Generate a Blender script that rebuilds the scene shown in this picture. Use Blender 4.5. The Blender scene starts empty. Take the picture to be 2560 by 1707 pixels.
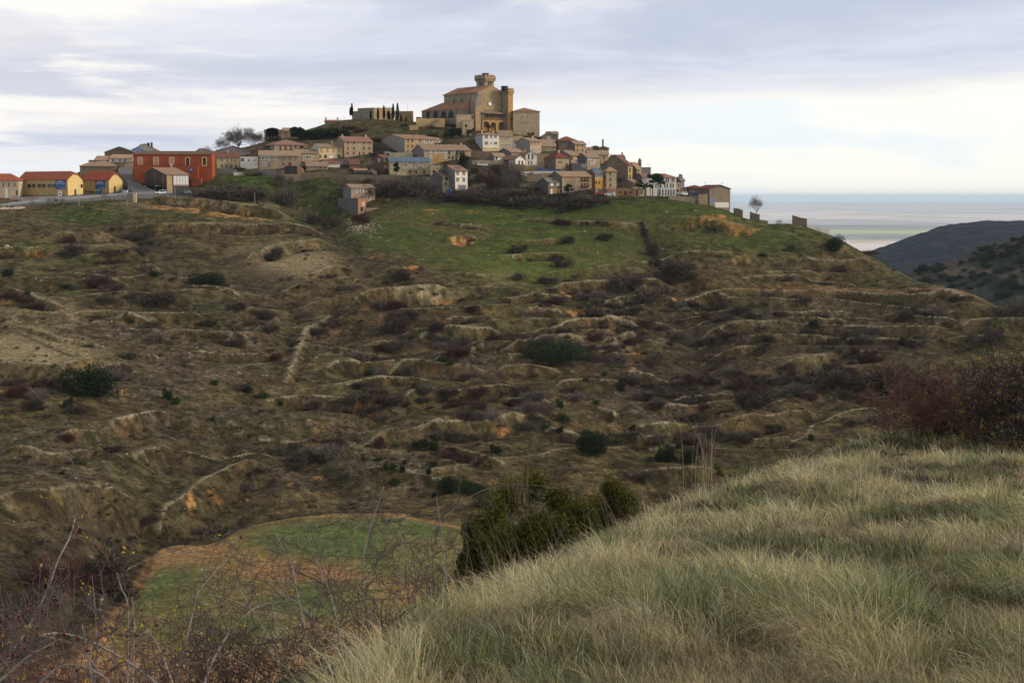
import bpy, bmesh, math, random
import numpy as np
from mathutils import Vector, Matrix

# ------------------------------------------------------------------ camera, sky, sun, exposure
random.seed(7)
rng = np.random.default_rng(7)
scene = bpy.context.scene
COL = scene.collection
F = 3556.0
PITCH = math.atan(360.5 / F)
CP, SP = math.cos(PITCH), math.sin(PITCH)
cam_d = bpy.data.cameras.new('camera')
cam_d.sensor_width = 36.0
cam_d.lens = F / 2560 * 36
cam_d.clip_start = 0.1
cam_d.clip_end = 200000
cam = bpy.data.objects.new('camera', cam_d)
cam.location = (0, 0, 0)
cam.rotation_euler = (math.pi / 2 - PITCH, 0, 0)
COL.objects.link(cam)
scene.camera = cam
scene.view_settings.view_transform = 'Standard'
scene.view_settings.look = 'None'
scene.view_settings.exposure = 0.0
scene.view_settings.gamma = 1.0
scene.cycles.use_denoising = True
scene.cycles.max_bounces = 5
scene.cycles.diffuse_bounces = 3
scene.cycles.glossy_bounces = 2
scene.cycles.transmission_bounces = 2
scene.cycles.volume_bounces = 1
scene.cycles.caustics_reflective = False
scene.cycles.caustics_refractive = False

SUN_EL, SUN_AZ = math.radians(30), math.radians(92)   # azimuth measured from +Y towards +X
sun_d = bpy.data.lights.new('sun', 'SUN')
sun_d.energy = 2.9
sun_d.angle = math.radians(14)
sun_d.color = (1.0, 0.87, 0.70)
sun = bpy.data.objects.new('sun', sun_d)
sd = Vector((math.sin(SUN_AZ) * math.cos(SUN_EL), math.cos(SUN_AZ) * math.cos(SUN_EL), math.sin(SUN_EL)))
sun.rotation_euler = (-sd).to_track_quat('-Z', 'Y').to_euler()
sun.location = (0, -50, 300)
COL.objects.link(sun)


class NT:
    """tiny node helper"""
    def __init__(s, tree):
        s.t = tree; s.n = tree.nodes; s.l = tree.links
    def new(s, typ, **kw):
        n = s.n.new(typ)
        for k, v in kw.items():
            setattr(n, k, v)
        return n
    def link(s, a, b):
        s.l.new(a, b)
    def math(s, op, a, b=None, c=None, clamp=False):
        n = s.n.new('ShaderNodeMath'); n.operation = op; n.use_clamp = clamp
        for i, v in enumerate((a, b, c)):
            if v is None: continue
            if isinstance(v, (int, float)): n.inputs[i].default_value = v
            else: s.l.new(v, n.inputs[i])
        return n.outputs[0]
    def sstep(s, v, lo, hi, a=0.0, b=1.0):
        n = s.n.new('ShaderNodeMapRange'); n.interpolation_type = 'SMOOTHSTEP'
        s.l.new(v, n.inputs[0]); n.inputs[1].default_value = lo; n.inputs[2].default_value = hi
        n.inputs[3].default_value = a; n.inputs[4].default_value = b
        return n.outputs[0]
    def mix(s, f, a, b, mode='MIX'):
        n = s.n.new('ShaderNodeMix'); n.data_type = 'RGBA'; n.blend_type = mode
        for i, v in ((0, f), (6, a), (7, b)):
            if isinstance(v, (int, float)): n.inputs[i].default_value = v
            elif isinstance(v, (tuple, list)): n.inputs[i].default_value = (*v[:3], 1)
            else: s.l.new(v, n.inputs[i])
        return n.outputs[2]
    def noise(s, vec, scale, detail=4, rough=0.55, dist=0.0):
        n = s.n.new('ShaderNodeTexNoise'); n.inputs['Scale'].default_value = scale
        n.inputs['Detail'].default_value = detail; n.inputs['Roughness'].default_value = rough
        n.inputs['Distortion'].default_value = dist
        if vec is not None: s.l.new(vec, n.inputs['Vector'])
        return n.outputs[0]
    def mapping(s, vec, scale=(1, 1, 1), loc=(0, 0, 0), rot=(0, 0, 0)):
        n = s.n.new('ShaderNodeMapping'); s.l.new(vec, n.inputs[0])
        n.inputs['Scale'].default_value = scale; n.inputs['Location'].default_value = loc
        n.inputs['Rotation'].default_value = rot
        return n.outputs[0]


world = bpy.data.worlds.new('World')
scene.world = world
world.use_nodes = True
W = NT(world.node_tree)
W.n.clear()
w_out = W.new('ShaderNodeOutputWorld')
w_bg = W.new('ShaderNodeBackground')
W.link(w_bg.outputs[0], w_out.inputs[0])
sky = W.new('ShaderNodeTexSky', sky_type='NISHITA', sun_disc=False)
sky.sun_elevation = SUN_EL
sky.sun_rotation = SUN_AZ
sky.altitude = 800
sky.air_density = 1.0
sky.dust_density = 1.5
skyc = W.mix(1.0, sky.outputs[0], (0.10, 0.10, 0.10), 'MULTIPLY')
tc = W.new('ShaderNodeTexCoord').outputs['Generated']
sep = W.new('ShaderNodeSeparateXYZ'); W.link(tc, sep.inputs[0])
dx, dy, dz = sep.outputs
# flat cloud deck seen in perspective
den = W.math('ADD', W.math('MAXIMUM', dz, 0.0), 0.045)
cu = W.math('DIVIDE', dx, den); cv = W.math('DIVIDE', dy, den)
comb = W.new('ShaderNodeCombineXYZ'); W.link(cu, comb.inputs[0]); W.link(cv, comb.inputs[1])
cp = comb.outputs[0]
band = W.noise(W.mapping(cp, (0.11, 0.16, 1), (3.1, 0.7, 0), (0, 0, 0.25)), 1.0, 7, 0.55, 0.5)
fine = W.noise(W.mapping(cp, (0.5, 0.42, 1), (1.3, 5.7, 0), (0, 0, 0.1)), 1.0, 6, 0.62, 0.4)
soft = W.noise(W.mapping(tc, (2.2, 2.2, 11.0), (0.4, 0.2, 0.9)), 1.6, 5, 0.5, 0.2)
# height of the lower rim of the grey deck, rising towards the right
rim = W.math('ADD', W.math('MULTIPLY', dx, 0.085), 0.052)
rimn = W.math('MULTIPLY', W.math('SUBTRACT', soft, 0.5), 0.075)
above = W.math('SUBTRACT', W.math('SUBTRACT', dz, rim), rimn)
deck = W.sstep(above, -0.010, 0.020)
streak = W.math('MULTIPLY', W.sstep(fine, 0.40, 0.68), 0.55)
grey = W.mix(W.sstep(band, 0.38, 0.58), (0.52, 0.565, 0.69), (0.86, 0.82, 0.81))
grey = W.mix(streak, grey, (0.80, 0.83, 0.91))
# brighter rags of cloud and thin blue gaps at left
ragm = W.math('MULTIPLY', W.sstep(W.math('ADD', W.math('MULTIPLY', soft, 0.5), W.math('MULTIPLY', fine, 0.5)), 0.48, 0.57), W.sstep(dx, 0.16, -0.10))
grey = W.mix(W.math('MULTIPLY', ragm, 0.9), grey, (0.97, 0.93, 0.87))
low = W.mix(W.sstep(dx, -0.32, 0.16), (0.80, 0.84, 0.87), (1.0, 0.975, 0.89))
low = W.mix(W.math('MULTIPLY', W.sstep(soft, 0.44, 0.56), 0.65), low, (0.76, 0.85, 0.92))
low = W.mix(W.math('MULTIPLY', W.sstep(fine, 0.48, 0.66), 0.6), low, (1.0, 0.97, 0.88))
cl = W.mix(deck, low, grey)
cl = W.mix(W.sstep(dz, 0.20, 0.50), cl, (0.42, 0.40, 0.39))  # overhead sky beyond the view darkened to warm grey to cut ambient light
cover = W.math('SUBTRACT', 0.96, W.math('MULTIPLY', W.sstep(dz, 0.35, 0.75), 0.10))
skymix = W.mix(cover, skyc, cl)
W.link(skymix, w_bg.inputs[0])
w_bg.inputs[1].default_value = 1.12

# ------------------------------------------------------------------ image <-> world (photo pixels, 2560 x 1707)
def unproj(px, py, Y):
    a = (px - 1280.0) / F; b = (853.5 - py) / F
    t = Y / (CP + b * SP)
    return (a * t, Y, (-SP + b * CP) * t)
def unproj_z(px, py, Z):
    a = (px - 1280.0) / F; b = (853.5 - py) / F
    t = Z / (-SP + b * CP)
    return (a * t, (CP + b * SP) * t, Z)
def proj(X, Y, Z):
    d = Y * CP - Z * SP
    return 1280.0 + F * X / d, 853.5 - F * (Y * SP + Z * CP) / d

# ------------------------------------------------------------------ object helpers
def tag(o, label=None, cat=None, group=None, kind=None):
    if label: o['label'] = label
    if cat: o['category'] = cat
    if group: o['group'] = group
    if kind: o['kind'] = kind
    return o
def empty(name, loc=(0, 0, 0), rz=0.0):
    o = bpy.data.objects.new(name, None); COL.objects.link(o)
    o.location = loc; o.rotation_euler = (0, 0, rz); o.empty_display_size = 0.5
    return o
def np_mesh(name, verts, faces, mat=None, parent=None, smooth=False, mats=None, mat_idx=None):
    """verts (n,3); faces (m,k) array or list of lists"""
    me = bpy.data.meshes.new(name)
    if isinstance(faces, np.ndarray):
        m, k = faces.shape
        me.vertices.add(len(verts)); me.vertices.foreach_set('co', np.asarray(verts, np.float32).ravel())
        me.loops.add(m * k); me.loops.foreach_set('vertex_index', faces.astype(np.int32).ravel())
        me.polygons.add(m)
        me.polygons.foreach_set('loop_start', np.arange(0, m * k, k, dtype=np.int32))
        try: me.polygons.foreach_set('loop_total', np.full(m, k, np.int32))
        except Exception: pass
        me.update(calc_edges=True)
    else:
        me.from_pydata([tuple(v) for v in verts], [], faces); me.update()
    if mats:
        for q in mats: me.materials.append(q)
        if mat_idx is not None: me.polygons.foreach_set('material_index', np.asarray(mat_idx, np.int32))
    elif mat: me.materials.append(mat)
    if smooth: me.polygons.foreach_set('use_smooth', np.ones(len(me.polygons), bool))
    o = bpy.data.objects.new(name, me); COL.objects.link(o)
    if parent: o.parent = parent
    return o

class MB:
    """collects shapes for ONE mesh"""
    def __init__(s): s.v = []; s.f = []; s.mi = []; s.cur = 0
    def add(s, verts, faces):
        b = len(s.v); s.v += [tuple(v) for v in verts]
        for f in faces: s.f.append([b + i for i in f]); s.mi.append(s.cur)
    def box(s, x0, y0, z0, x1, y1, z1):
        s.add([(x0,y0,z0),(x1,y0,z0),(x1,y1,z0),(x0,y1,z0),(x0,y0,z1),(x1,y0,z1),(x1,y1,z1),(x0,y1,z1)],
              [(0,3,2,1),(4,5,6,7),(0,1,5,4),(1,2,6,5),(2,3,7,6),(3,0,4,7)])
    def prism(s, poly, axis, a, b):
        """extrude a 2D polygon; axis 'y': poly=(x,z) from y=a to y=b; 'x': poly=(y,z); 'z': poly=(x,y)"""
        n = len(poly)
        def mk(p, t):
            return (p[0], t, p[1]) if axis == 'y' else ((t, p[0], p[1]) if axis == 'x' else (p[0], p[1], t))
        vs = [mk(p, a) for p in poly] + [mk(p, b) for p in poly]
        fs = [tuple(range(n)), tuple(range(2*n-1, n-1, -1))] + [(i, i+n, (i+1)%n+n, (i+1)%n) for i in range(n)]
        s.add(vs, fs)
    def tube(s, pts, radii, k=5, cap=True):
        pts = [Vector(p) for p in pts]; b = len(s.v); n = len(pts)
        for i, p in enumerate(pts):
            t = (pts[min(i+1, n-1)] - pts[max(i-1, 0)]).normalized()
            u = t.orthogonal().normalized(); w = t.cross(u)
            for j in range(k):
                an = 2*math.pi*j/k
                s.v.append(tuple(p + (u*math.cos(an) + w*math.sin(an)) * radii[i]))
        for i in range(n-1):
            for j in range(k):
                s.f.append([b+i*k+j, b+i*k+(j+1)%k, b+(i+1)*k+(j+1)%k, b+(i+1)*k+j]); s.mi.append(s.cur)
        if cap:
            s.f.append([b+(n-1)*k+j for j in range(k)]); s.mi.append(s.cur)
            s.f.append([b+j for j in range(k-1, -1, -1)]); s.mi.append(s.cur)
    def build(s, name, mat, parent=None, smooth=False):
        me = bpy.data.meshes.new(name); me.from_pydata(s.v, [], s.f)
        ms = mat if isinstance(mat, (list, tuple)) else [mat]
        for q in ms: me.materials.append(q)
        if len(ms) > 1: me.polygons.foreach_set('material_index', s.mi)
        bm = bmesh.new(); bm.from_mesh(me); bmesh.ops.recalc_face_normals(bm, faces=bm.faces); bm.to_mesh(me); bm.free()
        if smooth: me.polygons.foreach_set('use_smooth', [True]*len(me.polygons))
        me.update()
        o = bpy.data.objects.new(name, me); COL.objects.link(o)
        if parent: o.parent = parent
        return o

# ------------------------------------------------------------------ materials
MATS = {}
def mat_basic(name, col, rough=0.85, var=0.25, scale=0.8, bump=0.0, bscale=8.0, col2=None, grime=0.0, metallic=0.0, rnd=0.0, spec=0.3):
    if name in MATS: return MATS[name]
    m = bpy.data.materials.new(name); m.use_nodes = True
    N = NT(m.node_tree); bs = N.n['Principled BSDF']
    tco = N.new('ShaderNodeTexCoord').outputs['Object']
    n1 = N.noise(tco, scale, 5, 0.6)
    n2 = N.noise(tco, scale * 6, 3, 0.6)
    d = tuple(c * (1 - var) for c in col); e = tuple(min(1, c * (1 + var)) for c in col)
    if col2: d = col2
    c = N.mix(N.sstep(n1, 0.32, 0.68), d, e)
    c = N.mix(N.math('MULTIPLY', N.sstep(n2, 0.35, 0.7), var), c, tuple(q * 0.62 for q in col))
    if grime > 0:
        nz = N.noise(N.mapping(tco, (1.2, 1.2, 0.12)), 1.0, 4, 0.6)
        c = N.mix(N.math('MULTIPLY', N.sstep(nz, 0.5, 0.75), grime), c, tuple(q * 0.5 for q in col))
    if rnd > 0:
        oi = N.new('ShaderNodeObjectInfo').outputs['Random']
        hs = N.new('ShaderNodeHueSaturation')
        N.link(c, hs.inputs['Color'])
        N.link(N.math('ADD', 1 - rnd / 2, N.math('MULTIPLY', oi, rnd)), hs.inputs['Value'])
        c = hs.outputs[0]
    N.link(c, bs.inputs['Base Color'])
    bs.inputs['Roughness'].default_value = rough
    bs.inputs['Metallic'].default_value = metallic
    bs.inputs['Specular IOR Level'].default_value = spec
    if bump > 0:
        b = N.new('ShaderNodeBump'); b.inputs['Strength'].default_value = bump; b.inputs['Distance'].default_value = 0.1
        N.link(N.noise(tco, bscale, 3, 0.6), b.inputs['Height']); N.link(b.outputs[0], bs.inputs['Normal'])
    MATS[name] = m
    return m
def mat_masonry(name, col, mortar, bw=0.5, bh=0.25, var=0.3, grime=0.35, rnd=0.15):
    """rubble or ashlar: blotchy courses of blocks, laid around vertical walls"""
    if name in MATS: return MATS[name]
    m = bpy.data.materials.new(name); m.use_nodes = True
    N = NT(m.node_tree); bs = N.n['Principled BSDF']
    tco = N.new('ShaderNodeTexCoord').outputs['Object']
    sp = N.new('ShaderNodeSeparateXYZ'); N.link(tco, sp.inputs[0])
    cb = N.new('ShaderNodeCombineXYZ'); N.link(N.math('ADD', sp.outputs[0], sp.outputs[1]), cb.inputs[0]); N.link(sp.outputs[2], cb.inputs[1])
    br = N.new('ShaderNodeTexBrick'); N.link(cb.outputs[0], br.inputs['Vector'])
    br.inputs['Scale'].default_value = 1.0; br.inputs['Brick Width'].default_value = bw; br.inputs['Row Height'].default_value = bh
    br.inputs['Mortar Size'].default_value = 0.02; br.inputs['Color1'].default_value = (*[c * (1 - var) for c in col], 1)
    br.inputs['Color2'].default_value = (*[min(1, c * (1 + var)) for c in col], 1); br.inputs['Mortar'].default_value = (*mortar, 1)
    big = N.noise(tco, 0.35, 5, 0.62); nz = N.noise(N.mapping(tco, (0.9, 0.9, 0.10)), 1.0, 4, 0.6)
    c = N.mix(N.math('MULTIPLY', N.sstep(big, 0.40, 0.68), 0.45), br.outputs[0], tuple(q * 0.60 for q in col))
    c = N.mix(N.math('MULTIPLY', N.sstep(N.noise(tco, 0.22, 4, 0.6), 0.52, 0.7), 0.4), c, (min(1, col[0]*1.35), col[1]*1.15, col[2]*0.8))
    c = N.mix(N.math('MULTIPLY', N.sstep(nz, 0.52, 0.78), grime), c, tuple(q * 0.45 for q in col))
    oi = N.new('ShaderNodeObjectInfo').outputs['Random']
    hs = N.new('ShaderNodeHueSaturation'); N.link(c, hs.inputs['Color'])
    N.link(N.math('ADD', 1 - rnd / 2, N.math('MULTIPLY', oi, rnd)), hs.inputs['Value'])
    N.link(hs.outputs[0], bs.inputs['Base Color']); bs.inputs['Roughness'].default_value = 0.95
    bs.inputs['Specular IOR Level'].default_value = 0.15
    b = N.new('ShaderNodeBump'); b.inputs['Strength'].default_value = 0.5; b.inputs['Distance'].default_value = 0.05
    N.link(br.outputs['Fac'], b.inputs['Height']); b.invert = True; N.link(b.outputs[0], bs.inputs['Normal'])
    MATS[name] = m
    return m
def mat_roof(name, col, var=0.35, axis=0, rnd=0.2):
    """curved clay tiles: lines down the slope, blotchy lichen"""
    if name in MATS: return MATS[name]
    m = bpy.data.materials.new(name); m.use_nodes = True
    N = NT(m.node_tree); bs = N.n['Principled BSDF']
    tco = N.new('ShaderNodeTexCoord').outputs['Object']
    sp = N.new('ShaderNodeSeparateXYZ'); N.link(tco, sp.inputs[0])
    wv = N.math('SINE', N.math('MULTIPLY', sp.outputs[axis], 2 * math.pi / 0.30))
    st = N.noise(N.mapping(tco, (3.0, 3.0, 6.0)), 1.0, 3, 0.7)
    bl = N.noise(tco, 0.55, 5, 0.65)
    c = N.mix(N.sstep(st, 0.30, 0.70), tuple(q * (1 - var) for q in col), tuple(min(1, q * (1 + var)) for q in col))
    c = N.mix(N.math('MULTIPLY', N.sstep(bl, 0.42, 0.66), 0.5), c, (col[0]*0.62, col[1]*0.70, col[2]*0.70))
    c = N.mix(N.math('MULTIPLY', N.sstep(wv, -1.0, -0.2, 1.0, 0.0), 0.35), c, tuple(q * 0.4 for q in col))
    oi = N.new('ShaderNodeObjectInfo').outputs['Random']
    hs = N.new('ShaderNodeHueSaturation'); N.link(c, hs.inputs['Color'])
    N.link(N.math('ADD', 1 - rnd / 2, N.math('MULTIPLY', oi, rnd)), hs.inputs['Value'])
    N.link(hs.outputs[0], bs.inputs['Base Color']); bs.inputs['Roughness'].default_value = 0.92
    bs.inputs['Specular IOR Level'].default_value = 0.2
    b = N.new('ShaderNodeBump'); b.inputs['Strength'].default_value = 0.7; b.inputs['Distance'].default_value = 0.06
    N.link(wv, b.inputs['Height']); N.link(b.outputs[0], bs.inputs['Normal'])
    MATS[name] = m
    return m
def mat_attr(name, attr='col', rough=0.95, nscale=1.5, namt=0.5, bump=0.4, bscale=1.2, bdist=0.3, trans=0.0, spec=0.1):
    """base colour from a per-vertex colour, broken up by noise"""
    m = bpy.data.materials.new(name); m.use_nodes = True
    N = NT(m.node_tree); bs = N.n['Principled BSDF']
    at = N.new('ShaderNodeAttribute', attribute_name=attr).outputs['Color']
    geo = N.new('ShaderNodeNewGeometry').outputs['Position']
    n1 = N.noise(geo, nscale, 5, 0.7); n2 = N.noise(geo, nscale * 0.22, 4, 0.6)
    k = N.math('MULTIPLY', N.math('ADD', 1 - namt, N.math('MULTIPLY', N.sstep(n1, 0.25, 0.75), 2 * namt)),
               N.math('ADD', 1 - namt * 0.4, N.math('MULTIPLY', N.sstep(n2, 0.3, 0.7), 0.8 * namt)))
    cb = N.new('ShaderNodeCombineColor'); 
    for i in range(3): N.link(k, cb.inputs[i])
    c = N.mix(1.0, at, cb.outputs[0], 'MULTIPLY')
    N.link(c, bs.inputs['Base Color']); bs.inputs['Roughness'].default_value = rough
    bs.inputs['Specular IOR Level'].default_value = spec
    if bump > 0:
        b = N.new('ShaderNodeBump'); b.inputs['Strength'].default_value = bump; b.inputs['Distance'].default_value = bdist
        N.link(N.noise(geo, bscale, 5, 0.65), b.inputs['Height']); N.link(b.outputs[0], bs.inputs['Normal'])
    return m

# ------------------------------------------------------------------ numpy noise
def _hash(ix, iy, seed):
    h = (ix.astype(np.int64) * 374761393 + iy.astype(np.int64) * 668265263 + seed * 1442695041) & 0xffffffff
    h = ((h ^ (h >> 13)) * 1274126177) & 0xffffffff
    return ((h ^ (h >> 16)) & 0xffff) / 65535.0
def vnoise(x, y, seed=0):
    ix = np.floor(x); iy = np.floor(y); fx = x - ix; fy = y - iy
    fx = fx * fx * (3 - 2 * fx); fy = fy * fy * (3 - 2 * fy)
    a = _hash(ix, iy, seed); b = _hash(ix + 1, iy, seed); c = _hash(ix, iy + 1, seed); d = _hash(ix + 1, iy + 1, seed)
    return (a * (1 - fx) + b * fx) * (1 - fy) + (c * (1 - fx) + d * fx) * fy
def fbm(x, y, oct=4, seed=0, gain=0.5):
    s = 0; a = 1; t = 0
    for i in range(oct):
        s = s + a * vnoise(x * 2 ** i + 17.3 * i, y * 2 ** i - 9.1 * i, seed + i); t += a; a *= gain
    return s / t
def sst(v, lo, hi):
    t = np.clip((v - lo) / (hi - lo), 0, 1); return t * t * (3 - 2 * t)
def inpoly(x, y, poly):
    r = np.zeros(x.shape, bool); n = len(poly); j = n - 1
    for i in range(n):
        xi, yi = poly[i]; xj, yj = poly[j]
        if yi != yj:
            r ^= ((yi > y) != (yj > y)) & (x < (xj - xi) * (y - yi) / (yj - yi) + xi)
        j = i
    return r
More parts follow.
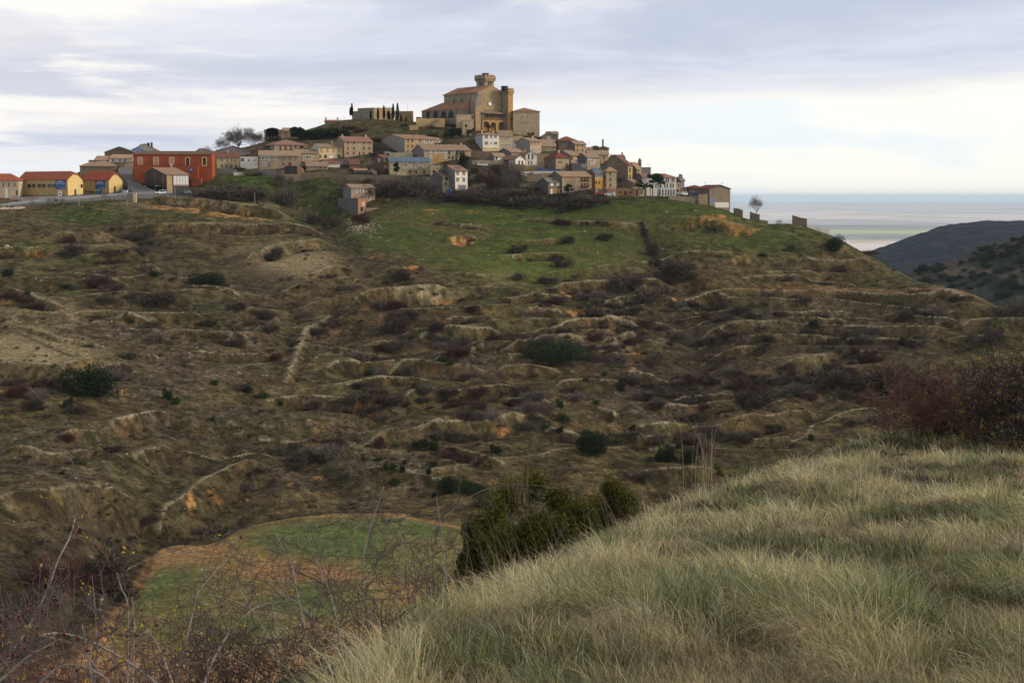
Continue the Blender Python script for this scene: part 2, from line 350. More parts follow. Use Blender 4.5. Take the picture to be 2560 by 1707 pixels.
# ------------------------------------------------------------------ the town, one row per building
# (name, left x, near-corner x, right x, base y, eave y, ridge y, wall, side wall, roof colour, roof kind, turn, windows, chimneys, label, category, extra)
# pixel columns/rows are where the corner stands in the photo; depth follows from the base row
def town_depth(y):
    return 600 + (487 - y) * 0.62
BL = [
('stone_house', -60, -60, 47, 497, 451, 434, 'palest', 'palest', 'redr', 'h', 4, 'F 462 8 3 o 8,22,37|F 482 25 6 W 16|F 482 11 4 o 42', '', 'pale stone house with bright red hipped roof at the left end of the road', 'house', {'Y': 586}),
('winery_hall', 47, 170, 208, 488, 448, 429, 'yellow', 'yelldull', 'redr', 'c', 62, 'L 464.5 8.5 9 o 73.5,84.5,98.5,109.5,123.5,134.5|F 482 19 5 B 188.5|F 465 7 5 o 205.5', '', 'long yellow winery hall with a row of six square windows and a blue sign', 'winery', {'Y': 584}),
('winery_hall', 206, 273, 307, 484.5, 449, 429, 'yellow', 'yelldull', 'redr2', 'c', 62, 'F 474.5 19 5 B 287', '', 'shorter yellow winery hall behind the recycling bins, with a bright red tiled roof', 'winery', {'Y': 600}),
('stone_house', 195, 200, 288, 436, 415.5, 405, 'stoneg', 'stoneg', 'tan', 'h', 6, '', '', 'low brown rubble house with grey hipped roof just above the two yellow halls', 'house', {'Y': 640}),
('garage_block', 217, 222, 243, 412, 402, 401, 'stoneg', 'stoneg', 'brownr', 'flat', 5, '', '', 'small dark flat-topped block at the left edge of the village skyline', 'shed', {'Y': 650}),
('barn', 258, 262, 336, 404, 381, 367.5, 'brownhall', 'brownhall', 'greyr', 'f', 5, '', '', 'large plain brown barn with a wide gable on the left skyline', 'barn', {'Y': 668}),
('shed', 233, 236, 276, 406, 401, 391, 'white', 'white', 'pinkr', 's', 6, 'F 403 4 5 o 270', '', 'low white shed with sloping pink roof left of the brown barn', 'shed', {'Y': 654}),
('shed', 272, 275, 332, 406, 395.5, 387.5, 'whiteg', 'whiteg', 'pinkr', 's', 6, 'F 401 4 4 o 283,300,312', '', 'long low white house with pale pink roof in front of the brown barn', 'house', {'Y': 656}),
('farm_building', 314, 318, 402, 384, 381, 360, 'whiteg', 'whiteg', 'pinkr', 'f', 5, '', '', 'white gabled building with blue wall band and black chimneys on the left skyline', 'building', {'Y': 690, 'blue': 1}),
('hotel_building', 329, 335, 531, 473, 386, 379, 'orange', 'orange', 'brownr', 's', 5, 'F 404 18 9 L 350.5,390,429.5|F 404 18 8 K 469,511', '', 'big orange hotel building with cream framed tall windows', 'hotel', {'Y': 612, 'L': 12}),
('timber_restaurant', 352, 417, 473, 483, 437, 420, 'timber', 'timber', 'tanr', 'g', 38, '', '', 'timber-fronted restaurant with balcony and wide tiled roof in front of the orange hotel', 'restaurant', {'Y': 592}),
('house', 470, 530, 542, 425, 383, 372, 'stoneg', 'whiteg', 'brownr', 'g', 25, '', '', 'brown-roofed house peeping over the right end of the orange hotel', 'house', {'Y': 650}),
('barn', 538, 540, 626, 395, 377, 365.5, 'grey', 'grey', 'maroon', 'f', 8, '', '', 'grey barn with a dark red sheet roof under the big bare tree', 'barn', {'Y': 668}),
('house', 540, 542, 600, 422, 393.5, 381, 'cream', 'cream', 'brownred', 'g', 8, 'F 401 6 3.5 s 555,569,579,588|F 416 7 4 o 555,566,578,590', '0.45', 'cream two-storey house with dark red roof and a bare fruit tree before it', 'house', {'Y': 642}),
('house', 600, 601, 646, 423, 393, 377.5, 'white', 'white', 'whiteg', 'flat', 6, 'F 400 8 9 w 606|F 401 5 4 w 622,636|F 417 9 12 W 640', '', 'white flat-topped house with a white garage door beside the cream house', 'house', {'Y': 641}),
('stone_house', 645, 648, 752, 424, 389, 377.5, 'stone', 'stone', 'tan', 'g', 8, 'F 396 8 7 w 658|F 396 7 5 w 671,689|F 396 7 5 s 709,725,739|F 411 7 5 w 660|F 411 9 5 U 673|F 410 6 4 o 708|F 411 8 7 R 725', '', 'long two-storey ochre stone house with a lilac door and mottled roof', 'house', {'Y': 640}),
('manor_house', 654, 686, 770, 380, 362, 349.5, 'stone', 'grey', 'redold', 'h', 26, 'F 372 13 5 R 701,714,727,739|F 369 7 10 o 754|L 370 8 4 o 672', '', 'broad stone house under a big red hipped roof with four tall dark red doors', 'house', {'Y': 668}),
('cottage', 726, 740, 797, 404, 383, 374, 'stone', 'stone', 'tan', 'g', 18, 'F 393 8 6 w 767,774|F 395 9 4 o 752', '', 'low stone house with two arched white windows next to the long ochre house', 'house', {'Y': 650}),
('house', 776, 798, 857, 402, 368, 360.5, 'cream', 'whiteg', 'tan', 'g', 24, 'F 375.5 8 5 Y 803.5,819,834,847|F 391.5 7 7 o 814|F 392 8 8 W 828|F 391 7 7 o 847|F 391 6 4 R 800', '0.75', 'cream three-bay house with yellow shutters left of the tall stone house', 'house', {'Y': 655}),
('stone_house', 836, 861, 932, 395, 354, 342.5, 'stone', 'stoneg', 'redold', 'g', 24, 'F 357 5 4 R 869.5,885.5,910,924|F 371 6 4 R 869.5,885,909.5,923.5|F 383 5 4.5 R 869.5,884.5,909.5,924|F 386 12 4 R 899', '0.05,0.95', 'three-storey stone house with twelve small reddish windows and a bare vine', 'house', {'Y': 658}),
('ruined_house', 659, 661, 706, 352, 330, 325, 'stoneg', 'stoneg', 'brownr', 'g', 5, '', '', 'old stone house half covered by a black-green sheet of ivy on the skyline', 'house', {'Y': 694, 'ivy': 1}),
('stone_house', 700, 706, 736, 348, 328, 320.5, 'stone', 'stone', 'pinkr', 'g', 5, '', '', 'small stone house with salmon roof between the ivy house and the pines', 'house', {'Y': 700}),
('house', 806, 812, 856, 317, 304, 301, 'stoneg', 'stoneg', 'redold', 'g', 6, '', '0.0,0.75', 'low red-roofed house on the bare slope below the fortress', 'house', {'Y': 716}),
('cottage', 762, 766, 820, 424, 415.5, 405, 'stone', 'stone', 'tan', 'g', 12, 'F 419 5 4 o 801,812', '', 'tiny cottage with a wide pale tiled roof above the lower garden wall', 'cottage', {'Y': 634}),
('cottage', 800, 812, 850, 418, 409, 399.5, 'white', 'stone', 'brownred', 'g', 16, '', '', 'small white-walled hut with plum red roof below the cream three-bay house', 'cottage', {'Y': 640}),
('cottage', 838, 842, 875, 412, 399, 396, 'conc', 'conc', 'greyr', 'flat', 8, 'F 404 6 4 o 861', '', 'small grey flat-roofed annex under the three-storey stone house', 'annex', {'Y': 646}),
('cottage', 870, 874, 899, 424, 410, 398.5, 'brick', 'brick', 'brownred', 'g', 12, 'F 412 5 4 o 880,892', '', 'little brick house with plum red roof left of the narrow brown tower house', 'cottage', {'Y': 640}),
('greenhouse', 882, 886, 918, 437, 426, 421, 'glassw', 'glassw', 'pinkr', 's', 8, '', '', 'lean-to greenhouse with dusty panes standing on the lower stone wall', 'greenhouse', {'Y': 632}),
('shed', 917, 920, 942, 437, 429, 421, 'stone', 'stone', 'greyr', 'f', 6, 'F 432 6 6 R 926', '', 'low stone shed with arched top beside the greenhouse', 'shed', {'Y': 632}),
('tower_house', 932, 957, 972, 432, 395, 387, 'brick', 'brickd', 'brownred', 'g', 44, 'L 401 7 3.5 w 948|F 400 7 5 w 964.5|F 417 5 4 w 964.5', '', 'narrow brown brick house with one white window high on each wall', 'house', {'Y': 636}),
('pavilion', 960, 962, 976, 392, 381, 378.5, 'whiteg', 'whiteg', 'whiteg', 'flat', 5, 'F 386 5 10 o 969', '', 'small white concrete pavilion above the narrow brown house', 'pavilion', {'Y': 655}),
('stone_house', 950, 1012, 1104, 388, 347, 338, 'ochre', 'grey', 'tanr', 'g', 34, 'F 351.5 6 4 R 1020,1031,1050.5|F 353 9 4.5 w 1064,1077,1094.5|F 365 6 4 R 1020,1031|F 378 4 4 R 1020,1030', '', 'long ochre stone house with grey left wall below the fortress', 'house', {'Y': 662}),
('stone_house', 1032, 1060, 1177, 420, 375, 362.5, 'stone', 'conc', 'tan', 'g', 22, 'F 380 5 3.5 w 1077,1089,1114|F 379 5 5 w 1102|F 393 6 3.5 w 1077,1113|F 381 11 5 o 1123,1142,1159|F 394 6 4.5 o 1123,1141|F 395 9 5 o 1132|F 396 9 5 o 1159', '0.92', 'long stone house with orange stained front and three tall dark openings', 'house', {'Y': 645, 'stain': 1}),
('house', 968, 975, 1076, 440, 405, 394, 'creamold', 'creamold', 'bluem', 'g', 10, 'F 413 9 5 w 1015,1041,1061|F 430 8 5 o 1025,1041|F 430 5 6 R 1061', '', 'old cream house with a blue-grey sheet metal roof behind a conifer', 'house', {'Y': 630}),
('annex', 1072, 1076, 1108, 440, 413, 410, 'creamold', 'creamold', 'greyr', 'flat', 8, 'F 429 6 6 o 1085', '', 'pale plastered annex with one black window beside the blue-roofed house', 'annex', {'Y': 628}),
('apartment_house', 1098, 1138, 1169, 485, 427.5, 414, 'white', 'conc', 'redold', 'g', 34, 'F 432.5 8 7 s 1144,1159.5|F 449 8 7 s 1144,1159.5|F 474 21 19 G 1155', '', 'slim white four-storey house with tan shutters and a grey garage door', 'house', {'Y': 600}),
('cottage', 1078, 1106, 1137, 483, 441, 430.5, 'creamold', 'concd', 'tan', 'g', 32, 'F 446 9 5 o 1117,1125|F 446 9 5 s 1133|F 460 6 4 o 1114,1127', '', 'old plastered house with timber balcony and blue tarpaulin, left of the slim white house', 'house', {'Y': 602}),
('stone_house', 858, 878, 938, 515, 470, 461.5, 'stone', 'conc', 'tan', 'g', 24, 'F 477 7 5 w 891,904.5|F 478 7 4 K 922|F 494 9 5 w 922|F 509 5 6 R 922|F 492 3 5 o 904', '', 'lone square stone house on the green slope below the village', 'house', {'Y': 584}),
('shed', 845, 895, 915, 540, 497, 492, 'brick2', 'concd', 'greyr', 'flat', 40, 'F 510 6 4 w 908|F 523 10 6 o 904.5', '', 'unfinished shed with brick and block front and grey sheet roof on the green slope', 'shed', {'Y': 574, 'halfbrick': 1}),
('white_house', 1188, 1207, 1247, 379, 336.5, 331.5, 'white', 'bluew', 'tanr', 'h', 22, 'F 342 7 8 s 1216|F 342 5 5 s 1228|F 342 7 6 w 1239|F 358 6 8 s 1216|F 358 5 3 w 1228|F 358 6 7 w 1239|F 372 5 10 b 1212,1236', '0.1,0.9', 'white three-storey house with blue-tinted left wall below the church', 'house', {'Y': 672, 'base2': 1}),
('cream_house', 1245, 1247, 1282, 374, 341, 327, 'cream', 'cream', 'tan', 'g', 8, 'F 347 4 4 w 1256,1266,1274|F 362 4 4 w 1256,1266,1274', '', 'cream house with six small windows joined to the white house', 'house', {'Y': 676}),
('cottage', 1280, 1283, 1303, 343, 338, 333, 'white', 'white', 'tan', 'g', 5, 'F 340 3 3 o 1284', '', 'small white hut with tan roof at the foot of the church tower', 'cottage', {'Y': 700}),
('house', 1280, 1282, 1308, 376, 352, 342, 'bluew', 'bluew', 'tan', 'g', 8, 'F 358 6 5 w 1290|F 371 7 4 w 1291', '', 'narrow bluish white house squeezed between the cream house and a grey gable', 'house', {'Y': 680}),
('house', 1290, 1325, 1353, 384, 353.5, 345.5, 'creampink', 'grey', 'tan', 'g', 34, 'F 358 6 5 s 1329,1337,1346|F 374 6 4 w 1331.5,1347', '0.8', 'pinkish cream house with a large blank grey gable on its left', 'house', {'Y': 664}),
('house', 1350, 1354, 1390, 378, 366, 350, 'creamold', 'creamold', 'tan', 's', 6, 'F 369 5 4 o 1385', '', 'low cream house under a broad tan lean-to roof right of the pinkish house', 'house', {'Y': 672}),
('stone_house', 1352, 1355, 1391, 366, 342, 331, 'stoneg', 'stoneg', 'tan', 'f', 8, '', '', 'brown rubble house with a white plastered patch at the right shoulder of the skyline', 'house', {'Y': 686, 'patch': 1}),
('house', 1366, 1369, 1396, 345, 335, 329.5, 'stoneg', 'stoneg', 'tan', 'g', 6, '', '', 'rooftop with two aerials just behind the rubble house right of the church', 'house', {'Y': 696}),
('stone_house', 1392, 1396, 1443, 376, 352, 341.5, 'stoned', 'stoned', 'redold2', 'h', 10, '', '', 'dark stone house with weathered red hipped roof on the right skyline', 'house', {'Y': 676}),
('stone_house', 1417, 1437, 1465, 384, 360.5, 353, 'ochre', 'concd', 'tan', 'g', 30, 'F 364 4 3 o 1444,1456|F 376 4 3 o 1443,1456', '', 'ochre house with slate grey gable below the weathered red hipped roof', 'house', {'Y': 662}),
('house', 1462, 1465, 1481, 384, 374, 369, 'ochre', 'ochre', 'tan', 'g', 6, '', '', 'tiny ochre house tucked between two taller skyline houses', 'house', {'Y': 666}),
('stone_house', 1476, 1480, 1500, 380, 369.5, 365, 'stoned', 'stoned', 'tan', 'f', 8, '', '', 'dark gable on the skyline left of the stone house with the tall chimney', 'house', {'Y': 676}),
('stone_house', 1493, 1497, 1522, 386, 371, 366.5, 'stoned', 'stoned', 'greyr', 'f', 8, 'F 377 5 3 o 1507,1516', '0.5', 'grey stone house on the skyline with a tall chimney on its gable', 'house', {'Y': 672}),
('house', 1253, 1289, 1313, 425, 398, 389, 'white', 'bluew', 'redold', 'f2', 36, 'L 404 9 12 B 1266|F 407 8 4 R 1298|F 407 8 4 o 1306|F 422 8 5 o 1305', '', 'lower wing of the white chalet with brown garage door in its gable', 'house', {'Y': 634, 'stonebase': 1}),
('chalet', 1272, 1314, 1342, 428, 388, 378, 'white', 'bluew', 'redold', 'f', 14, 'F 392 12 4 o 1322,1331|F 407 7 3 R 1322,1329|F 424 8 12 o 1325', '0.4', 'white chalet with red roof, gable balcony and stone arch beneath', 'house', {'Y': 640, 'stonebase': 1}),
('barn', 1243, 1278, 1310, 392, 381, 371.5, 'stone', 'concd', 'tan', 'g', 34, '', '', 'grey gabled barn squeezed behind the white chalet', 'barn', {'Y': 650}),
('shed', 1223, 1236, 1263, 401, 391, 383.5, 'white', 'concd', 'tan', 'g', 24, 'F 396 6 4 o 1241', '', 'low white shed with brown roof left of the chalet', 'shed', {'Y': 645}),
('stone_house', 1360, 1389, 1423, 428, 394.5, 381, 'stone', 'stoned', 'maroonr', 'h', 32, 'F 405 4 3 o 1397,1403|F 414 10 4 R 1417|L 417 6 4 o 1366', '0.6', 'stone house with a dark wine-red hipped roof right of the chalet', 'house', {'Y': 632}),
('house', 1386, 1427, 1449, 416, 389, 376.5, 'creampink', 'concd', 'tan', 'g', 38, 'F 396 7 4 o 1430|F 402 9 4 w 1440', '', 'beige house behind the wine-red roofed house with a light pole before it', 'house', {'Y': 644}),
('house', 1428, 1430, 1466, 428, 410, 409, 'concd', 'concd', 'greyr', 'flat', 8, 'F 413 6 6 w 1460', '', 'dark grey flat-topped block with one bright window in the middle of the village', 'block', {'Y': 632}),
('stone_house', 1443, 1467, 1500, 426, 393.5, 384, 'stone', 'concd', 'tan', 'g', 30, 'F 397 4 3 w 1471.5,1478|F 402 4 3 w 1487|F 409 4 3 w 1478,1485', '', 'stone house with five small white windows and a dark left gable', 'house', {'Y': 636}),
('stone_house', 1463, 1470, 1522, 414, 385.5, 377, 'ochre', 'stoned', 'tan', 'g', 14, 'F 394 6 4 o 1510|F 404 6 3 o 1500|F 404 4 3 o 1512', '', 'broad ochre house with long low roof under the chimney house', 'house', {'Y': 648}),
('barn_house', 1504, 1570, 1581, 450, 413, 388, 'yelldull', 'stoned', 'brownred', 'g', 52, 'F 425 11 4 o 1575|F 442 8 3 o 1575', '', 'huge brown blank gable wall with a sliver of yellow front', 'house', {'Y': 620}),
('house', 1528, 1532, 1563, 402, 396, 388, 'white', 'white', 'brownred', 'g', 8, 'F 399 3 5 o 1537', '0.95', 'white block with stepped red roof at the top of the huge brown gable', 'house', {'Y': 652}),
('stone_house', 1564, 1592, 1603, 448, 423, 406.5, 'yelldull', 'stoned', 'tanr', 'g', 48, 'F 431 9 3 o 1596', '', 'brown and yellow house stepping down right of the huge brown gable', 'house', {'Y': 626}),
('belfry_house', 1566, 1570, 1603, 424, 409, 406, 'stoned', 'stoned', 'greyr', 'flat', 8, 'F 413 4 2.5 o 1583,1588,1593', '', 'grey stone house with a tiny bell gable on the right skyline', 'house', {'Y': 648, 'bell': 1}),
('house', 1598, 1601, 1627, 442, 420, 419, 'grey', 'grey', 'greyr', 'flat', 6, '', '', 'grey flat-topped house with balconies where the village skyline drops', 'house', {'Y': 640}),
('barn', 1580, 1612, 1632, 470, 447, 433.5, 'white', 'concd', 'pinkd', 'g', 36, '', '', 'mauve-roofed barn behind the tall pines', 'barn', {'Y': 616}),
('barn', 1546, 1588, 1602, 488, 460, 448, 'stone', 'stoned', 'tan', 'g', 44, 'F 464 5 4 o 1590', '', 'brown gabled barn with pale roof left of the pines', 'barn', {'Y': 606}),
('townhouse', 1479, 1488, 1508, 487, 436.5, 422, 'ochrey', 'ochred', 'bluem', 's', 22, 'F 443 7 4 w 1490,1502|F 457 6 3.5 o 1490,1498|F 477 16 9 G 1484|F 478 11 3 R 1499', '', 'narrow bright ochre townhouse with a balustrade and a blue lean-to above', 'house', {'Y': 600, 'balus': 1}),
('townhouse', 1507, 1516, 1541, 488, 428.5, 417.5, 'stone', 'creampink', 'pinkold', 'h', 20, 'F 434 7 4 o 1526|F 449 7 4 o 1526|F 463 7 4 o 1526|L 443 6 3 o 1511', '', 'tall four-storey stone townhouse with pink left side and peach roof', 'house', {'Y': 601}),
('long_house', 1371, 1405, 1479, 487, 441.5, 429, 'stone', 'concd', 'tan', 'g', 28, 'F 446 8 9 T 1415,1425,1434|F 448 10 4 R 1454,1461.5,1469|F 463 10 4 R 1454,1461.5,1469|F 479 7 4 o 1448|F 479 16 12 G 1461|F 481 12 4 R 1474|F 480 14 9 G 1433', '', 'long stone house, left half unfinished and right half with iron balconies', 'house', {'Y': 602, 'balc': 1}),
('small_house', 1345, 1371, 1405, 487, 455.5, 445.5, 'stoneg', 'concd', 'greyr', 'g', 30, 'F 461 8 7 W 1380,1395|F 479 13 5 W 1379|F 480 14 10 Y 1388|F 478 8 4 w 1400', '', 'small grey stone house with white framed windows at the end of the lower street', 'house', {'Y': 600}),
('garage_row', 1541, 1543, 1585, 490, 472, 470.5, 'brick3', 'brick3', 'tan', 'flat', 4, 'F 481 5 5 R 1551,1576|F 483 10 7 R 1563', '', 'row of low brick garages with a red-brown door', 'garage', {'Y': 600}),
('shed', 1508, 1518, 1541, 490, 475, 470.5, 'stone', 'conc', 'redold', 's', 16, '', '', 'low shed with a strip of red tiles before the tall townhouse', 'shed', {'Y': 597}),
('shed', 1584, 1586, 1612, 491, 472, 468, 'creamold', 'creamold', 'tan', 'g', 6, 'F 482 14 6 R 1592|F 482 5 4 o 1604', '', 'plastered shed with a red door just left of the pines', 'shed', {'Y': 600}),
('white_house', 1610, 1616, 1690, 491, 444, 434, 'white', 'white', 'redpink', 'h', 8, 'F 450 9 3 o 1666,1670.5,1680.5,1685|F 464 9 3 o 1640,1652,1662,1668,1677,1683|F 481 12 3 o 1650,1657,1664.5,1671,1685|F 482 13 6 G 1678', '', 'long white three-storey house with salmon roof behind the pines', 'house', {'Y': 602}),
('house', 1689, 1690, 1700, 491, 461, 458, 'cream', 'cream', 'tan', 'g', 4, 'F 466 6 3 o 1696|F 482 17 6 B 1692', '', 'narrow cream house against the right end of the long white house', 'house', {'Y': 606}),
('house', 1688, 1701, 1711, 486, 451, 443, 'grey', 'stoned', 'greyr', 'g', 40, '', '0.3,0.8', 'grey house with two chimneys behind the long white house', 'house', {'Y': 622}),
('shed', 1699, 1702, 1717, 490, 473, 472, 'stoneg', 'stoneg', 'greyr', 'flat', 6, 'F 481 12 5 G 1703', '', 'small stone garage beside the car park', 'garage', {'Y': 612}),
('barn', 1717, 1722, 1763, 490, 470, 463, 'stoned', 'stoned', 'maroonr', 'h', 12, '', '', 'low barn with bright wine-red roof behind the parked cars', 'barn', {'Y': 616}),
('barn', 1738, 1773, 1825, 513, 472, 463, 'stoneg', 'stoned', 'maroonr', 'f', 22, 'F 503 18 16 G 1779', '', 'big brown stone barn with plain gable at the right end of the village', 'barn', {'Y': 594, 'whitebase': 1}),
]
# free standing garden and retaining walls: (left x, right x, left top y, right top y, left bottom, right bottom, Y, material, label)
WL = [
(531, 591, 420, 424, 436, 436, 630, 'grey', 'grey concrete wall beneath the cream two-storey house'),
(584, 622, 431, 431, 441, 440, 624, 'white', 'short white garden wall standing out on the grass'),
(648, 686, 425, 425, 436, 440, 628, 'conc', 'blue-grey block wall beside the net fence'),
(686, 752, 435, 436, 447, 447, 622, 'stone', 'stone terrace wall below the net fence'),
(752, 862, 433, 427, 447, 444, 621, 'stoneg', 'long rough garden wall above the green slope'),
(866, 1000, 437, 438, 453, 451, 618, 'stoneg', 'long rubble terrace wall in front of the greenhouse'),
(975, 1032, 382, 381, 393, 392, 652, 'creamold', 'pale yard wall above the blue metal roof'),
(1176, 1246, 378, 378, 400, 400, 660, 'stoneg', 'rough retaining wall under the white three-storey house'),
(1180, 1256, 401, 401, 414, 416, 640, 'stone', 'pale retaining wall behind the parked white van'),
(1256, 1313, 411, 412, 430, 430, 628, 'stoneg', 'dark stone footing wall below the chalet'),
(1340, 1372, 383, 384, 428, 428, 650, 'stone', 'high blank stone wall between chalet and wine-red roof'),
(1316, 1386, 434, 434, 458, 460, 615, 'stone', 'stone retaining wall under the white terrace slab'),
(1672, 1738, 490, 494, 493, 511, 596, 'stone', 'ochre retaining wall under the car park'),
(1746, 1769, 486, 485, 508, 514, 590, 'ochre', 'tall ochre wall pier at the end of the car park'),
(1834, 1857, 520, 526, 534, 543, 586, 'stoned', 'free standing rubble wall nearest the last barn'),
(1875, 1899, 529, 536, 545, 555, 584, 'stoned', 'rubble wall with ochre end right of the bare tree'),
(1898, 1920, 549, 553, 558, 562, 582, 'stoneg', 'low sunken rubble wall running towards the small bare tree'),
(1981, 2017, 538, 547, 552, 568, 582, 'stoned', 'ruined stone wall with blue door low on the right ridge'),
(2018, 2046, 561, 569, 567, 578, 580, 'white', 'upper length of whitewashed cemetery wall on the right ridge'),
(2046, 2072, 568, 574, 577, 583, 579, 'white', 'lower length of whitewashed cemetery wall on the right ridge'),
(299, 316, 407, 410, 425, 424, 642, 'stoneg', 'short wall at the top of the road ramp'),
(312, 334, 408, 404, 425, 421, 640, 'stone', 'warm stone wall beside the road ramp next to the orange hotel'),
]
# ------------------------------------------------------------------ shape of the hillside
cps = []
def cp(px, py, Y=None, z=None):
    cps.append(unproj(px, py, Y) if z is None else unproj_z(px, py, z))
FZ = -60.0
for x in (-330, 100):
    for y, Y in ((520, 560), (560, 505), (630, 450), (700, 410), (800, 368), (900, 330), (1000, 298), (1100, 270), (1200, 243), (1300, 218), (1450, 188), (1700, 152)):
        cp(x, y, Y)
for y, Y in ((490, 590), (530, 548), (600, 492), (700, 432), (850, 372), (1000, 326), (1150, 290), (1250, 268)): cp(500, y, Y)
for y, Y in ((545, 560), (600, 515), (700, 457), (800, 415), (900, 377), (1000, 345), (1150, 305), (1240, 285)): cp(900, y, Y)
for y, Y in ((500, 592), (560, 552), (640, 508), (720, 466), (850, 412), (1000, 360), (1150, 316), (1230, 296)): cp(1300, y, Y)
for y, Y in ((505, 596), (560, 566), (640, 527), (720, 490), (850, 432), (1000, 378), (1100, 345), (1200, 314), (1400, 262)): cp(1700, y, Y)
for y, Y in ((600, 578), (660, 543), (720, 512), (850, 452), (1000, 392), (1100, 355), (1300, 300)): cp(2100, y, Y)
for y, Y in ((750, 492), (820, 458), (950, 402), (1100, 350), (1300, 296)): cp(2450, y, Y)
for y, Y in ((960, 430), (1050, 385), (1300, 310)): cp(2900, y, Y)
field = [(392,1362),(440,1352),(500,1362),(540,1348),(590,1318),(650,1300),(740,1284),(850,1277),(950,1281),(1060,1298),(1160,1318),(1215,1345),(1250,1450),(1130,1560),(960,1720),(60,1720),(170,1660),(270,1560),(335,1480),(372,1420),(380,1380)]
for p in field[::1]: cp(p[0], p[1], z=FZ)
for p in ((700, 1400), (500, 1500), (900, 1450), (600, 1650), (800, 1600), (350, 1620)): cp(*p, z=FZ)
for x, y in ((-100, 140), (60, 150), (30, 200), (120, 190), (200, 230)): cps.append((x, y, FZ - 2))
sky_pts = [(1700,504,600),(1830,533,596),(1900,560,590),(1950,566,590),(2017,572,588),(2060,598,586),(2100,625,578),(2184,643,560),(2253,679,543),(2304,704,530),(2380,714,512),(2432,732,500),(2508,768,482),(2559,783,470),(2640,815,458)]
for x, y, Y in sky_pts:
    X, Yw, Z = unproj(x, y, Y); cps.append((X, Yw, Z))
    k = 1 + 45 / Yw; cps.append((X * k, Yw + 45, Z - 16)); k = 1 + 130 / Yw; cps.append((X * k, Yw + 130, Z - 62))
for x, y, Y in ((830,303,722),(780,318,712),(880,300,722),(960,300,722),(1035,306,716),(1060,309,708),(1120,318,702),(700,352,692),(600,368,682),(1190,333,696),(1280,334,700),(1345,345,690),(560,372,680),(450,385,668),
                (900,330,700),(1000,330,692),(1120,350,676),(1150,375,662),(1000,372,672),(940,362,676),(1120,395,652),(1150,440,622),(1220,420,634),(1230,460,606),(1300,470,602),(1180,480,598),(1000,480,596),(800,460,610),(700,470,604),(620,450,612),(620,485,590),(560,440,618),(1000,515,572)):
    cp(x, y, Y)
for b in BL:
    Y = b[16].get('Y') or town_depth(b[4])
    cp(b[2], b[4], Y)
    if abs(b[11]) < 16 and b[3] - b[2] > 50: cp((b[2] + b[3]) / 2, b[4], Y + 1)
for w in WL: cp(w[0], w[4], w[6] - 1.5); cp(w[1], w[5], w[6] - 1.5)
for x, y, Y in ((-200,492,640),(0,488,640),(120,482,645),(60,492,720),(170,470,700),(200,438,650),(240,412,668),(330,404,690),(300,430,760),(400,402,700),(420,430,790),(480,396,690),(560,398,690),(600,390,700),(560,420,790),(650,356,712),(640,390,790),(720,350,722),(720,380,800),(790,320,735),(800,350,820),(0,505,760)): cp(x, y, Y)
for X, Y, Z in ((-330,800,-30),(-220,900,-40),(-120,900,-20),(-60,900,0),(0,860,0),(0,1000,-60),(100,850,-30),(100,1000,-110),(200,850,-90),(300,850,-130),(420,800,-150),(-330,1000,-80),(-150,1000,-60)): cps.append((X, Y, Z))
P = np.array(cps)
# drop near-duplicates
keep = []
for i, p in enumerate(P):
    if all((p[0]-P[j][0])**2 + (p[1]-P[j][1])**2 > 9 for j in keep): keep.append(i)
P = P[keep]
Cc = 8.0
def _phi(r2): return np.sqrt(r2 + Cc * Cc)
n = len(P)
d2 = (P[:, None, 0] - P[None, :, 0]) ** 2 + (P[:, None, 1] - P[None, :, 1]) ** 2
A = np.zeros((n + 3, n + 3)); A[:n, :n] = -_phi(d2) + np.eye(n) * 1.5
A[:n, n] = 1; A[:n, n+1] = P[:, 0] / 100; A[:n, n+2] = P[:, 1] / 100; A[n:, :n] = A[:n, n:].T
wgt = np.linalg.solve(A, np.concatenate([P[:, 2], [0, 0, 0]]))
def base_h(x, y):
    sh = x.shape; x = x.ravel().astype(np.float64); y = y.ravel().astype(np.float64); out = np.empty(len(x))
    for i in range(0, len(x), 60000):
        xs = x[i:i+60000]; ys = y[i:i+60000]
        q = (xs[:, None] - P[None, :, 0]) ** 2; q += (ys[:, None] - P[None, :, 1]) ** 2; q += Cc * Cc
        np.sqrt(q, out=q)
        out[i:i+60000] = -(q @ wgt[:n]) + wgt[n] + wgt[n+1] * xs / 100 + wgt[n+2] * ys / 100
    return out.reshape(sh)
# sampled as a fan: columns radiate from the viewpoint, rows at growing distances
NA, NY = 1040, 1250
aa = np.linspace(-0.43, 0.43, NA)
yy = 125 * (1010 / 125.0) ** (np.linspace(0, 1, NY) ** 0.92)
AG, YG = np.meshgrid(aa, yy)           # (NY, NA)
XG = AG * YG
